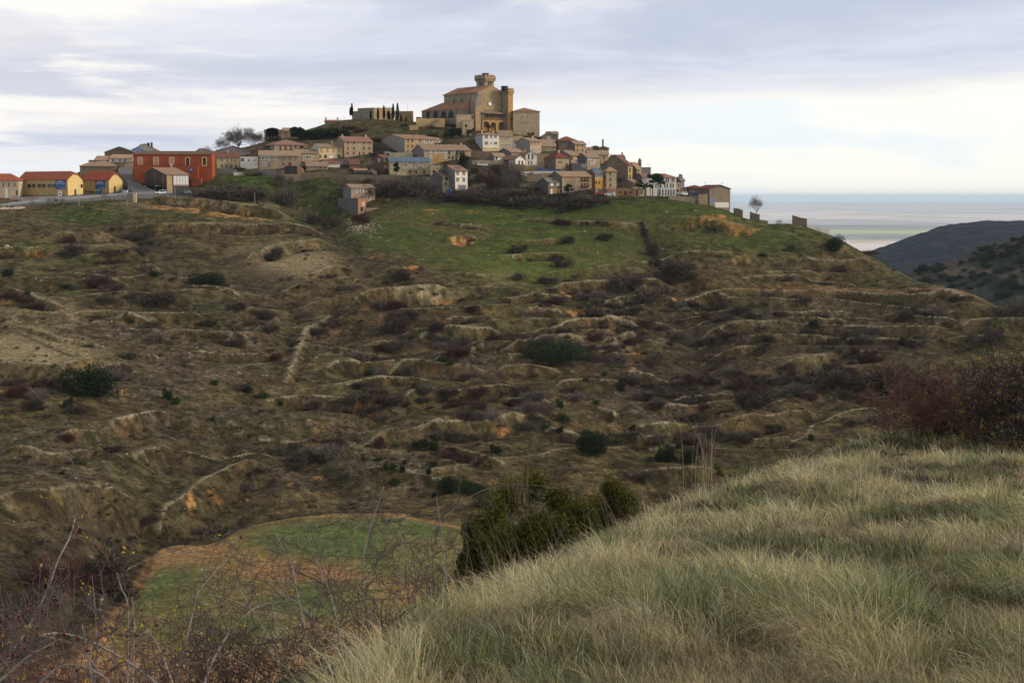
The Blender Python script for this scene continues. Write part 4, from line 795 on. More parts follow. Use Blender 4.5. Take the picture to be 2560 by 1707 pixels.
N.link(c, bs.inputs['Base Color']); bs.inputs['Roughness'].default_value = 1.0; bs.inputs['Specular IOR Level'].default_value = 0.0
plain = np_mesh('plain', np.stack([GX, GY, GZ], -1).reshape(-1, 3), np.stack([ii[:-1, :-1], ii[:-1, 1:], ii[1:, 1:], ii[1:, :-1]], -1).reshape(-1, 4), m)
tag(plain, 'wide pale farming plain stretching to the horizon', kind='structure')

def ridge_hill(name, crest, Yc, front, back, zlow, cfun, label, NXh=260, NYh=150, bumpamp=6, freq=40, seed=1):
    """a hill whose crest passes through the photo points, falling off in front and behind"""
    cx = np.array([unproj(x, y, Yc)[0] for x, y in crest]); cz = np.array([unproj(x, y, Yc)[2] for x, y in crest])
    xs = np.linspace(cx[0], cx[-1], NXh); ys = np.concatenate([np.linspace(Yc - front, Yc, NYh), np.linspace(Yc, Yc + back, 30)[1:]])
    X, Y = np.meshgrid(xs, ys); crz = np.interp(X, cx, cz)
    t = np.where(Y < Yc, (Yc - Y) / front, (Y - Yc) / back)
    Z = zlow + (crz - zlow) * (1 - t ** 1.35)
    Z += (fbm(X / freq / 3, Y / freq / 3, 4, seed) - 0.5) * bumpamp * 3 * np.clip(t * 6, 0.0, 1) + (fbm(X / freq * 3, Y / freq * 3, 3, seed + 5) - 0.5) * bumpamp * 0.6
    ii = np.arange(X.size).reshape(X.shape)
    o = np_mesh(name, np.stack([X, Y, Z], -1).reshape(-1, 3), np.stack([ii[:-1, :-1], ii[:-1, 1:], ii[1:, 1:], ii[1:, :-1]], -1).reshape(-1, 4),
                mat_attr(name + '_cover', nscale=0.06, namt=0.45, bump=0.8, bscale=0.08, bdist=6), smooth=True)
    ca = o.data.color_attributes.new('col', 'FLOAT_COLOR', 'POINT')
    cc = cfun(X, Y, Z).reshape(-1, 3); ca.data.foreach_set('color', np.concatenate([cc, np.ones((len(cc), 1))], 1).astype(np.float32).ravel())
    tag(o, label, kind='structure')
    return X, Y, Z
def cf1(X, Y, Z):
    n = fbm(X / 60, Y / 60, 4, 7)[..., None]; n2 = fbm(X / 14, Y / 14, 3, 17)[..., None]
    c = np.array([0.009, 0.019, 0.032]) * (1 - n) + np.array([0.028, 0.033, 0.046]) * n  # distance haze painted in: forest colour tinted blue
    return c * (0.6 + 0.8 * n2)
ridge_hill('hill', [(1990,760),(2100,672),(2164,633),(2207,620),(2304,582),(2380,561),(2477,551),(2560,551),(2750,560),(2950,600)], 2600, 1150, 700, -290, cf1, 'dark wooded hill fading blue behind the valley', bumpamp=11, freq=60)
def cf2(X, Y, Z):
    n = fbm(X / 30, Y / 30, 4, 27)[..., None]; n2 = fbm(X / 7, Y / 7, 3, 37)[..., None]
    w = sst(n, 0.45, 0.58)
    c = np.array([0.070, 0.058, 0.046]) * (1 - w) + np.array([0.028, 0.034, 0.028]) * w
    return c * (0.65 + 0.7 * n2)
h2 = ridge_hill('hill', [(2120,830),(2200,730),(2263,690),(2304,676),(2335,666),(2406,643),(2442,633),(2477,617),(2508,607),(2534,592),(2560,584),(2700,560),(2900,540)], 1250, 480, 350, -230, cf2, 'scrub dotted nearer hill at the right edge', NXh=300, NYh=200, bumpamp=6, freq=30, seed=4)

hz_m = bpy.data.materials.new('haze_air'); hz_m.use_nodes = True; N = NT(hz_m.node_tree); N.n.remove(N.n['Principled BSDF'])
pv = N.new('ShaderNodeVolumePrincipled'); pv.inputs['Color'].default_value = (0.62, 0.80, 1.0, 1); pv.inputs['Density'].default_value = 2.9e-5
pv.inputs['Anisotropy'].default_value = 0.0
N.link(pv.outputs[0], N.n['Material Output'].inputs['Volume'])
hb = MB(); hb.box(-46000, -160, PZ - 1.5, 46000, 71000, 85)
hz = hb.build('haze', hz_m); tag(hz, 'thin blue air over the valley and plain', kind='stuff')
# ------------------------------------------------------------------ building materials
ST = (0.30, 0.215, 0.125)
WALLM = {
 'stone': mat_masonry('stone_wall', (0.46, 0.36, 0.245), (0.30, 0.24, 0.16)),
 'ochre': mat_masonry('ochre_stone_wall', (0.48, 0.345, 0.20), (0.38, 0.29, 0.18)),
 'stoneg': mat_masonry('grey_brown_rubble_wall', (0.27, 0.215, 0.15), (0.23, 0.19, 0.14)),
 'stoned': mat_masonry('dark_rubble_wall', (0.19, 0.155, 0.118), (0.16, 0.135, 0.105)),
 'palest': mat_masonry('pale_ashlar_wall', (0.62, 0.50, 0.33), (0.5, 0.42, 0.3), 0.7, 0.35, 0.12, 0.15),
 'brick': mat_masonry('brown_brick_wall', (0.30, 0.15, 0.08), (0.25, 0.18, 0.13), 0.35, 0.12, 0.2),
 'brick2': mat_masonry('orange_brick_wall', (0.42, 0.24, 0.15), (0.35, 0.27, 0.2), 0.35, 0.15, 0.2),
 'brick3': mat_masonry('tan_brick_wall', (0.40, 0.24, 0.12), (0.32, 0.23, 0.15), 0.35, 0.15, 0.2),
 'brickd': mat_masonry('shaded_brick_wall', (0.15, 0.10, 0.075), (0.13, 0.10, 0.08), 0.35, 0.12, 0.2),  # left-wall copy of the brown brick, its shade put into the colour
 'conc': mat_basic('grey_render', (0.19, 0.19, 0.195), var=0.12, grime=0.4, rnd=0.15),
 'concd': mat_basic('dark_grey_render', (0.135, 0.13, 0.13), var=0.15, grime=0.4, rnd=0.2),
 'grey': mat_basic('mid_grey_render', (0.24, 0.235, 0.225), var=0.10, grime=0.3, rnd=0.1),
 'bluew': mat_basic('bluish_white_render', (0.42, 0.46, 0.52), var=0.06, grime=0.2),  # on left walls of white houses it carries their bluish shade as colour
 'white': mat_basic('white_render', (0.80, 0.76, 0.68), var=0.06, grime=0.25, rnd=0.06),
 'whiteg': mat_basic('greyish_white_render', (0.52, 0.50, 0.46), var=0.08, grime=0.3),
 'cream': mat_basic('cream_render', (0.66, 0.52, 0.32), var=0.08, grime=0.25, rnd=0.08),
 'creamold': mat_basic('old_cream_render', (0.50, 0.42, 0.27), var=0.25, scale=0.5, grime=0.5),
 'creampink': mat_basic('pinkish_cream_render', (0.52, 0.38, 0.25), var=0.10, grime=0.3),
 'yellow': mat_basic('yellow_render', (0.74, 0.54, 0.22), var=0.08, grime=0.2),
 'yelldull': mat_basic('dull_yellow_render', (0.46, 0.34, 0.15), var=0.15, grime=0.3),  # also the winery halls' long sides, with their shade in the colour
 'orange': mat_basic('burnt_orange_render', (0.31, 0.074, 0.027), var=0.10, grime=0.25, scale=0.2),
 'ochrey': mat_basic('bright_ochre_render', (0.55, 0.30, 0.055), var=0.08, grime=0.2),
 'ochred': mat_basic('shaded_ochre_render', (0.20, 0.095, 0.03), var=0.10, grime=0.2),  # left-wall copy of the bright ochre with shade put into the colour
 'brownhall': mat_basic('brown_render', (0.16, 0.115, 0.08), var=0.08, grime=0.2),
 'timber': mat_basic('weathered_timber_wall', (0.085, 0.060, 0.042), var=0.3, scale=1.5, grime=0.4),
 'glassw': mat_basic('dusty_glass', (0.10, 0.115, 0.12), var=0.4, scale=2.0, rough=0.35),
}
ROOFC = {'tan': (0.36, 0.255, 0.18), 'tanr': (0.38, 0.24, 0.165), 'pinkr': (0.46, 0.28, 0.20), 'redr': (0.36, 0.105, 0.060), 'redr2': (0.36, 0.085, 0.05), 'redold': (0.32, 0.175, 0.135),
         'redold2': (0.24, 0.10, 0.07), 'brownr': (0.16, 0.10, 0.075), 'brownred': (0.22, 0.105, 0.085), 'greyr': (0.20, 0.175, 0.155), 'maroon': (0.16, 0.025, 0.03), 'maroonr': (0.20, 0.055, 0.045),
         'redpink': (0.42, 0.20, 0.145), 'pinkd': (0.26, 0.165, 0.15), 'pinkold': (0.44, 0.28, 0.18), 'bluem': (0.10, 0.145, 0.22), 'whiteg': (0.6, 0.58, 0.52)}
def roofm(k, ax):
    if k in ('bluem', 'maroon', 'greyr', 'whiteg'): return mat_basic('sheet_roof_' + k, ROOFC[k], var=0.3, scale=0.7, rough=0.55, grime=0.3)
    return mat_roof('clay_tiles_%s_%d' % (k, ax), ROOFC[k], axis=ax)
M_DARK = mat_basic('dark_window_glass', (0.018, 0.018, 0.020), rough=0.15, var=0.2, spec=0.5)  # dark pane colour also carries the shade of window recesses
M_BLACK = mat_basic('black_metal', (0.012, 0.012, 0.013), rough=0.5, var=0.1)
M_WHITE = mat_basic('white_paint', (0.80, 0.80, 0.77), rough=0.5, var=0.05)
M_STONEF = mat_basic('stone_frame', (0.36, 0.27, 0.16), var=0.15)
M_CREAMF = mat_basic('cream_frame', (0.70, 0.47, 0.24), var=0.1)
M_REDW = mat_basic('red_brown_wood', (0.13, 0.032, 0.022), rough=0.6, var=0.2)
M_BROWNW = mat_basic('brown_wood', (0.12, 0.052, 0.022), rough=0.6, var=0.2)
M_TAN = mat_basic('tan_shutter', (0.27, 0.20, 0.12), rough=0.7, var=0.1)
M_YEL = mat_basic('yellow_shutter', (0.46, 0.27, 0.06), rough=0.7, var=0.1)
M_GREYD = mat_basic('grey_door', (0.22, 0.24, 0.27), rough=0.6, var=0.1)
M_BLUED = mat_basic('lilac_door', (0.17, 0.19, 0.30), rough=0.6, var=0.1)
M_SALM = mat_basic('salmon_block', (0.46, 0.25, 0.15), var=0.15)
M_POST = mat_basic('weathered_post', (0.15, 0.125, 0.10), var=0.2)
M_GALV = mat_basic('galvanised_steel', (0.42, 0.43, 0.44), rough=0.45, var=0.1)
M_BLUE = mat_basic('blue_sign_paint', (0.018, 0.075, 0.30), rough=0.4, var=0.05)
# kind: (pane material, frame material, frame width, label)
WK = {'o': (M_DARK, None, 0, 'window', None), 'w': (M_DARK, M_WHITE, 0.20, 'window', None), 's': (M_TAN, None, 0, 'window', 'window with its tan shutter down'), 'Y': (M_YEL, None, 0, 'window', 'window with yellow shutter'),
      'R': (M_REDW, None, 0, 'window', None), 'B': (M_BROWNW, M_STONEF, 0.28, 'door', 'brown door in stone surround'), 'W': (M_WHITE, None, 0, 'window', 'white blind or panel'), 'K': (M_BLACK, M_CREAMF, 0.35, 'window', 'tall dark window in cream frame'),
      'L': (mat_basic('rosy_blind', (0.42, 0.27, 0.25), var=0.3, scale=3), M_CREAMF, 0.35, 'window', 'tall window with white blind in cream frame'), 'G': (M_GREYD, None, 0, 'garage_door', None), 'U': (M_BLUED, None, 0, 'door', 'lilac door'), 'b': (M_BROWNW, None, 0, 'window', None), 'T': (M_SALM, None, 0, 'window', 'bricked-up bay')}
def solve_plan(xl, xc, xr, yb, Y, th, L0=8.0):
    c, s = math.cos(th), math.sin(th)
    Cx, Cy, Cz = unproj(xc, yb, Y); k = Cy * CP - Cz * SP
    ar = (xr - 1280) / F; al = (xl - 1280) / F
    Wd = (ar * k - Cx) / (c - ar * s * CP)
    if xc - xl < 6.5: Ld = L0
    else:
        dd = s + al * c * CP
        Ld = (Cx - al * k) / dd if dd > 0.05 else L0
        Ld = min(max(Ld, 2.5), 45)
    return (Cx, Cy, Cz), Wd, Ld
def on_plane(px, py, C, n):
    a = (px - 1280) / F; b = (853.5 - py) / F; d = Vector((a, CP + b * SP, -SP + b * CP))
    C = Vector(C); return d * (C.dot(n) / d.dot(n))
def zheight(py, X, Y): 
    return unproj(0, py, Y)[2]
THINGS = []
def building(row):
    name, xl, xc, xr, yb, ye, yr, wm, sm, rk, kind, deg, wins, chim, label, cat, ex = row
    Y = ex.get('Y') or town_depth(yb); th = math.radians(deg)
    C, Wd, Ld = solve_plan(xl, xc, xr, yb, Y, th, ex.get('L', 8.0))
    c, s = math.cos(th), math.sin(th); u = Vector((c, s, 0)); v = Vector((-s, c, 0))
    He = unproj(xc, ye, Y)[2] - C[2]
    root = empty(name, C, th)
    tag(root, label, cat, group=ex.get('group'))
    f_kind = {'c': 'f', 'f2': 'f'}.get(kind, kind)
    if f_kind == 'f': Yr = Y + Wd / 2 * s
    elif kind == 'c': Yr = Y + Wd / 2 * s
    elif kind == 's': Yr = Y + Ld * c + Wd / 2 * s
    else: Yr = Y + Wd / 2 * s + Ld / 2 * c
    Hr = unproj(0, yr, Yr)[2] - C[2]
    if kind == 'flat': Hr = He
    elif kind == 's': Hr = max(Hr, He + 0.5)
    else: Hr = max(Hr, He + 0.7)
    Hr = min(Hr, He + 7); o = 0.45; B0 = -4.0; e = 0.03; tk = 0.16
    wb = MB(); rb = MB(); ax = 0
    if kind == 'g':
        wb.prism([(0, B0), (Ld, B0), (Ld, He), (Ld/2, Hr), (0, He)], 'x', 0, Wd)
        sl = (Hr - He) / (Ld / 2)
        rb.prism([(-o, He - o*sl + e), (Ld/2, Hr + e), (Ld + o, He - o*sl + e), (Ld + o, He - o*sl + e + tk), (Ld/2, Hr + e + tk), (-o, He - o*sl + e + tk)], 'x', -0.3, Wd + 0.3)
    elif f_kind == 'f' and kind != 'c':
        wb.prism([(0, B0), (Wd, B0), (Wd, He), (Wd/2, Hr), (0, He)], 'y', 0, Ld)
        sl = (Hr - He) / (Wd / 2); ax = 1
        rb.prism([(-o, He - o*sl + e), (Wd/2, Hr + e), (Wd + o, He - o*sl + e), (Wd + o, He - o*sl + e + tk), (Wd/2, Hr + e + tk), (-o, He - o*sl + e + tk)], 'y', -0.4, Ld + 0.3)
    elif kind == 'c':   # gable front with clipped top
        ax = 1; sl = (Hr - He) / (Wd / 2); zc = He + 0.68 * (Hr - He); xa = (zc - He) / sl; ins = 2.2
        wb.prism([(0, B0), (Wd, B0), (Wd, He), (Wd - xa, zc), (xa, zc), (0, He)], 'y', 0, Ld)
        t2 = tk + e
        vs = []
        for dz_ in (e, t2):
            vs += [(-o, -0.6, He - o*sl + dz_), (xa, -0.6, zc + dz_), (Wd/2, ins, Hr + dz_), (Wd - xa, -0.6, zc + dz_), (Wd + o, -0.6, He - o*sl + dz_),
                   (-o, Ld + 0.3, He - o*sl + dz_), (Wd/2, Ld + 0.3, Hr + dz_), (Wd + o, Ld + 0.3, He - o*sl + dz_)]
        fs = [(8, 9, 10, 14, 13), (10, 11, 12, 15, 14), (9, 11, 10), (0, 5, 6, 2, 1), (2, 6, 7, 4, 3), (1, 2, 3), (0, 1, 9, 8), (1, 3, 11, 9), (3, 4, 12, 11), (4, 7, 15, 12), (5, 0, 8, 13), (6, 5, 13, 14), (7, 6, 14, 15)]
        rb.add(vs, fs)
    elif kind == 'h':
        wb.box(0, 0, B0, Wd, Ld, He)
        ins = min(Wd, Ld) / 2 * 0.98
        if Wd >= Ld: r1, r2 = (ins, Ld/2), (Wd - ins, Ld/2)
        else: r1, r2 = (Wd/2, ins), (Wd/2, Ld - ins)
        z0 = He - 0.1; vs = [(-o, -o, z0), (Wd + o, -o, z0), (Wd + o, Ld + o, z0), (-o, Ld + o, z0), (-o, -o, z0 + tk), (Wd + o, -o, z0 + tk), (Wd + o, Ld + o, z0 + tk), (-o, Ld + o, z0 + tk), (r1[0], r1[1], Hr), (r2[0], r2[1], Hr)]
        fs = [(0, 3, 2, 1), (0, 1, 5, 4), (1, 2, 6, 5), (2, 3, 7, 6), (3, 0, 4, 7)]
        fs += [(4, 5, 9, 8), (5, 6, 9), (6, 7, 8, 9), (7, 4, 8)] if Wd >= Ld else [(4, 5, 8), (5, 6, 9, 8), (6, 7, 9), (7, 4, 8, 9)]
        rb.add(vs, fs)
    elif kind == 's':
        wb.prism([(0, B0), (Ld, B0), (Ld, Hr), (0, He)], 'x', 0, Wd); sl = (Hr - He) / Ld
        rb.prism([(-o, He - o*sl + e), (Ld + 0.2, Hr + 0.2*sl + e), (Ld + 0.2, Hr + 0.2*sl + e + tk), (-o, He - o*sl + e + tk)], 'x', -0.3, Wd + 0.3)
    else:
        wb.box(0, 0, B0, Wd, Ld, He); rb.box(-0.12, -0.12, He + 0.01, Wd + 0.12, Ld + 0.12, He + 0.28)
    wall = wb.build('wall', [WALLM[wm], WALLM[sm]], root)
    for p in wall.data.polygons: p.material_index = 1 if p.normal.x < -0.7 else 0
    roof = rb.build('roof', roofm(rk, ax), root)
    # chimneys
    def roofz(x, y):
        if kind == 'g': return Hr - abs(y - Ld/2) * (Hr - He) / (Ld/2)
        if f_kind == 'f': return Hr - abs(x - Wd/2) * (Hr - He) / (Wd/2)
        if kind == 'h': return Hr - 0.5
        return He
    if chim:
        for t in chim.split(','):
            t = float(t); x = 0.5 + t * (Wd - 1.0) if f_kind != 'f' else Wd * t; y = Ld * (0.42 if kind in 'gh' else 0.3)
            cb = MB(); z0 = roofz(x, y); hh = 1.3 if name != 'stone_house' or yb != 386 else 3.2
            cb.box(x - 0.35, y - 0.35, z0 - 0.6, x + 0.35, y + 0.35, z0 + hh); cb.box(x - 0.45, y - 0.45, z0 + hh + 0.003, x + 0.45, y + 0.45, z0 + hh + 0.15)
            ch = cb.build('chimney', WALLM['creampink'] if rk != 'greyr' else WALLM['stoned'], roof)
    # openings
    if wins:
        for w in wins.split('|'):
            side, y_, h_, w_, k_, xs = w.split(' ')
            y_, h_, w_ = float(y_), float(h_), float(w_); pane, frame, fw, pname, plabel = WK[k_]
            if side == 'F': n = Vector((s, -c, 0)); ex_ = u
            else: n = Vector((-c, -s, 0)); ex_ = v
            for x_ in xs.split(','):
                x_ = float(x_); p = on_plane(x_, y_, C, n); rel = p - Vector(C); q = rel.dot(ex_); z = rel.z
                dpt = p.y * CP - p.z * SP
                hw = abs((on_plane(x_ + w_/2, y_, C, n) - on_plane(x_ - w_/2, y_, C, n)).dot(ex_)) / 2; hh = h_ * dpt / F / 2
                lim = Wd if side == 'F' else Ld
                q = min(max(q, hw + 0.15), lim - hw - 0.15)
                b = MB()
                def bx(x0, z0, x1, z1, d0, d1):
                    if side == 'F': b.box(x0, -d1, z0, x1, -d0, z1)
                    else: b.box(-d1, x0, z0, -d0, x1, z1)
                arch = k_ == 'B' and cat == 'winery' or k_ == 'o' and name == 'chalet' and h_ > 7 and y_ > 415
                if arch:
                    pts = [(q - hw, z - hh), (q + hw, z - hh)] + [(q + hw * math.cos(t * math.pi / 6), z + hh - hw + hw * math.sin(t * math.pi / 6)) for t in range(7)]
                    b.prism(pts, 'y' if side == 'F' else 'x', -0.05 , -0.004)
                else: bx(q - hw, z - hh, q + hw, z + hh, 0.004, 0.03)
                if frame is not None:
                    b.cur = 1; f = min(fw, 0.35 * hw + 0.08)
                    if not arch:
                        bx(q - hw - f, z - hh - f, q - hw, z + hh + f, 0.004, 0.10); bx(q + hw, z - hh - f, q + hw + f, z + hh + f, 0.004, 0.10)
                        bx(q - hw, z + hh, q + hw, z + hh + f, 0.004, 0.10); bx(q - hw, z - hh - f, q + hw, z - hh, 0.004, 0.10)
                        if k_ == 'w': bx(q - 0.05, z - hh, q + 0.05, z + hh, 0.031, 0.06)
                        if k_ in 'LK':
                            for zz in (-0.33, 0.0, 0.33): b.cur = 0; 
                else:
                    b.cur = 1; bx(q - hw - 0.1, z + hh, q + hw + 0.1, z + hh + 0.16, 0.004, 0.09); bx(q - hw - 0.1, z - hh - 0.14, q + hw + 0.1, z - hh, 0.004, 0.14)
                wo = b.build(pname, [pane, frame or M_STONEF], root)
                if plabel: wo['label'] = plabel
    return root, C, Wd, Ld, He, Hr, u, v

BREF = {}
for row in BL:
    BREF[row[14]] = building(row)
def bref(word):
    for k in BREF:
        if word in k: return BREF[k]
def part(mb, name, mat, parent, label=None, smooth=False):
    o = mb.build(name, mat, parent, smooth)
    if label: o['label'] = label
    return o
def text_part(name, body, size, mat, parent, loc, rot, align='CENTER', extr=0.02, space=1.0):
    cu = bpy.data.curves.new(name, 'FONT'); cu.body = body; cu.size = size; cu.align_x = align; cu.align_y = 'CENTER'; cu.extrude = extr; cu.space_character = space
    o = bpy.data.objects.new(name, cu); COL.objects.link(o); cu.materials.append(mat)
    dg = bpy.context.evaluated_depsgraph_get(); me = bpy.data.meshes.new_from_object(o.evaluated_get(dg)); bpy.data.objects.remove(o)
    me.name = name; o = bpy.data.objects.new(name, me); COL.objects.link(o)
    if not me.materials: me.materials.append(mat)
    o.parent = parent; o.location = loc; o.rotation_euler = rot
    return o

# winery signs, hung on the long walls (a thing resting on the wall)
M_TXT = mat_basic('white_lettering', (0.85, 0.87, 0.9), var=0.02); M_TXB = mat_basic('light_blue_lettering', (0.12, 0.42, 0.68), var=0.02)
for key, x0, x1, y0, y1, lab in (('long yellow winery', 139, 165, 450.5, 472.5, 'blue winery banner on the long hall beside its six windows'), ('shorter yellow winery', 238.5, 263.5, 451.5, 472, 'blue winery banner on the shorter hall above the bins')):
    root, C, Wd, Ld, He, Hr, u, v = bref(key)
    th = root.rotation_euler.z; n = Vector((-math.cos(th), -math.sin(th), 0))
    pa = on_plane(x1, y1, C, n) - Vector(C); pb = on_plane(x0, y0, C, n) - Vector(C)
    qa, qb = pa.dot(v), pb.dot(v); za, zb = pa.z, pb.z
    so = empty('winery_sign', Vector(C) + v * (qa + qb) / 2 + Vector((0, 0, za)), th); tag(so, lab, 'sign', 'blue winery banners')
    hw = abs(qb - qa) / 2; hh = zb - za
    b = MB(); b.box(-0.16, -hw, 0, -0.10, hw, hh); part(b, 'panel', M_BLUE, so)
    rt = (math.pi/2, 0, -math.pi/2)
    for body, zf, sz, mt, dy in (('BODEGA', 0.80, 0.24, M_TXT, 0), ('VIRGEN DE UJUE', 0.58, 0.175, M_TXT, 0), ('VENTA DE VINOS', 0.31, 0.135, M_TXB, 0), ('NAVARRA', 0.10, 0.11, M_TXT, -0.35)):
        t = text_part('lettering', body, hh * sz, mt, so, (-0.19, dy * hw, hh * zf), rt)
        wdt = t.dimensions.x if t.dimensions.x > 0 else 1
        me = t.data; xs = [q.co.x for q in me.vertices]; ww = max(xs) - min(xs)
        lim = hw * 2 * (0.9 if dy == 0 and sz < 0.2 else 0.66)
        if sz >= 0.2 or dy != 0: lim = hw * 2 * 0.62
        for q in me.vertices: q.co.x *= lim / ww

# details of single buildings -------------------------------------------------
root, C, Wd, Ld, He, Hr, u, v = bref('big orange hotel')      # terrace block, low block, parking sign
def loc_on(rootinfo, px, py):
    r, C_, *_ = rootinfo; th = r.rotation_euler.z; n = Vector((math.sin(th), -math.cos(th), 0)); p = on_plane(px, py, C_, n) - Vector(C_)
    return p.dot(Vector((math.cos(th), math.sin(th), 0))), p.z
HO = bref('big orange hotel')
x1, zt = loc_on(HO, 497, 414.5); x0, _ = loc_on(HO, 338, 414)
b = MB(); b.box(x0, -3.2, -4, x1, -0.01, zt); part(b, 'terrace_block', WALLM['orange'], root)
b = MB()
b.box(x0, -3.3, zt + 0.003, x1 + 0.1, -3.0, zt + 0.15)
for k in range(28):
    xx = x0 + (x1 - x0) * k / 27; b.box(xx, -3.2, zt + 0.15, xx + 0.06, -3.14, zt + 1.0)
b.box(x0, -3.22, zt + 1.0, x1, -3.12, zt + 1.07)
part(b, 'railing', M_REDW, root)
x2, z2 = loc_on(HO, 482, 446.5); x3, _ = loc_on(HO, 506, 446)
b = MB(); b.box(x2, -5.0, -4, x3, -3.21, z2); b.box(x3 - 1.5, -3.21, -4, x3, -0.01, z2 - 0.003); part(b, 'porch_block', WALLM['orange'], root)
b = MB()
for t in (0.21, 0.41, 0.61): b.box(Wd * t, -0.09, zt + 0.2, Wd * t + 0.12, -0.01, He - 0.1)
part(b, 'downpipe', M_REDW, root)
px_, pz_ = loc_on(HO, 480, 425.5)
so = empty('parking_sign', Vector(C) + u * px_ - v * 3.3 + Vector((0, 0, pz_)), math.radians(5)); tag(so, 'round-cornered blue parking sign with white P on the orange hotel wall', 'sign')
b = MB(); b.box(-0.75, -0.06, -0.85, 0.75, 0.0, 0.85); part(b, 'panel', M_BLUE, so)
text_part('lettering', 'P', 1.2, M_TXT, so, (0, -0.08, 0), (math.pi/2, 0, 0))
# blinds on hotel windows: light slats are within the pane; timber restaurant front
TR_ = bref('timber-fronted'); root, C, Wd, Ld, He, Hr, u, v = TR_
b = MB()   # dark porch recess on the gable side: posts, balcony
zb = He * 0.42
fl = [(-1.3, -1.1)]
b.box(-1.5, 0, zb - 0.25, -0.01, Ld, zb); part(b, 'balcony_floor', M_BROWNW, root)
b = MB(); b.box(-1.5, 0.0, zb + 0.01, -1.42, Ld, zb + 1.0); part(b, 'balcony_railing', mat_basic('dark_planks', (0.045, 0.028, 0.02), var=0.3, scale=2), root)
for t in (0.02, 0.33, 0.66, 0.98):
    b = MB(); b.box(-1.45, Ld * t - 0.12, -1.5, -1.2, Ld * t + 0.12, He - 0.1 + (1 - abs(t - 0.5) * 2) * (Hr - He) * 0.8); part(b, 'post', M_POST, root)
for t in (0.16, 0.42, 0.62):
    b = MB(); b.box(-0.05, Ld * t, zb + 1.1, -0.004, Ld * (t + 0.14), zb + 2.3); part(b, 'window', M_BLACK, root)
b = MB(); b.box(-0.06, Ld * 0.05, -0.5, -0.005, Ld * 0.93, zb - 0.4); part(b, 'porch_shade_panel', M_DARK, root)  # flat dark sheet painted as the shade inside the open porch
b = MB()
for k in range(11):
    xx = Wd * 0.30 + (Wd * 0.68) * k / 10.0
    if k < 10: b.box(xx + 0.12, -0.045, zb + 0.25, xx + Wd * 0.068 - 0.08, -0.005, He - 0.3)
part(b, 'infill_panel', M_WHITE, root, 'white plaster strips between dark timbers')
b = MB(); b.box(Wd * 0.28, -0.03, zb + 0.1, Wd - 0.02, -0.004, He - 0.15); part(b, 'timber_frame', M_BLACK, root)
b = MB(); b.box(Wd * 0.27, -0.16, zb - 0.25, Wd, -0.01, zb + 0.08); part(b, 'lintel', mat_basic('salmon_beam', (0.40, 0.16, 0.09)), root)
b = MB(); b.box(0.1, -0.07, -1.5, Wd * 0.25, -0.005, He - 0.2); part(b, 'stone_pier', WALLM['ochre'], root)
b = MB(); b.box(Wd * 0.3, -0.05, 0.4, Wd - 0.2, -0.006, zb - 0.35); part(b, 'shop_glazing', mat_basic('dim_glass', (0.07, 0.065, 0.065), rough=0.25), root)
for yy_, tx in ((Ld * 0.72, 'RESTAURANTE'), (Ld * 0.24, 'MESON LAS MIGAS')):
    t = text_part('lettering', tx, 0.42, M_TXT, root, (-1.56, yy_, zb - 0.12), (math.pi/2, 0, -math.pi/2))
b = MB(); b.box(Wd * 0.80, Ld * 0.5, Hr - 1.2, Wd * 0.80 + 0.8, Ld * 0.5 + 0.8, Hr + 0.9); part(b, 'chimney', WALLM['ochre'], root)
b = MB(); b.tube([(Wd*0.80+0.4, Ld*0.5+0.4, Hr + 0.9), (Wd*0.80+0.4, Ld*0.5+0.4, Hr + 1.5), (Wd*0.80+0.4, Ld*0.5+0.4, Hr + 1.9)], [0.35, 0.5, 0.15], 8); part(b, 'chimney_cowl', M_GALV, root)

root, C, Wd, Ld, He, Hr, u, v = bref('black chimneys')
for px_, w_, h_ in ((352, 1.6, 1.2), (361, 0.7, 1.6), (369.5, 1.3, 2.0), (378, 0.8, 2.2)):
    x_, z_ = loc_on(bref('black chimneys'), px_, 366); b = MB(); b.box(x_ - w_/2, 1.2, z_ - 1.8, x_ + w_/2, 2.2, z_ + h_ - 0.3); part(b, 'chimney', M_BLACK, root)
b = MB(); b.prism([(0.8, He + 0.5), (Wd * 0.62, He + 0.5), (Wd * 0.33, Hr - 1.6)], 'y', -0.06, -0.01); part(b, 'wall_band', mat_basic('pale_blue_sheet', (0.22, 0.32, 0.48)), root)
root, C, Wd, Ld, He, Hr, u, v = bref('black-green sheet of ivy')
# balcony of chalet, quoins, balustrades
root, C, Wd, Ld, He, Hr, u, v = bref('white chalet with red roof'); sb = 2.6
b = MB(); b.box(-0.05, -0.06, -4, Wd + 0.05, -0.012, sb); part(b, 'stone_base', WALLM['ochre'], root)
root, C, Wd, Ld, He, Hr, u, v = bref('lower wing of the white chalet')
b = MB(); b.box(0, -0.06, -4, Wd, -0.012, 1.3); part(b, 'stone_base', WALLM['ochre'], root)
root, C, Wd, Ld, He, Hr, u, v = bref('white three-storey house with blue')
b = MB(); b.box(-0.3, -0.5, -4, Wd, -0.012, 1.8); part(b, 'garage_base', WALLM['cream'], root, 'tan ground floor')
root, C, Wd, Ld, He, Hr, u, v = bref('narrow bright ochre townhouse')
b = MB()
for k in range(9): b.box(Wd*k/9 + 0.1, -0.1, He + 0.28, Wd*k/9 + 0.25, 0.05, He + 1.0)
b.box(0, -0.12, He + 1.0, Wd, 0.07, He + 1.12); part(b, 'balustrade', WALLM['ochre'], root)
root, C, Wd, Ld, He, Hr, u, v = bref('right half with iron balconies')
lb = bref('right half with iron balconies')
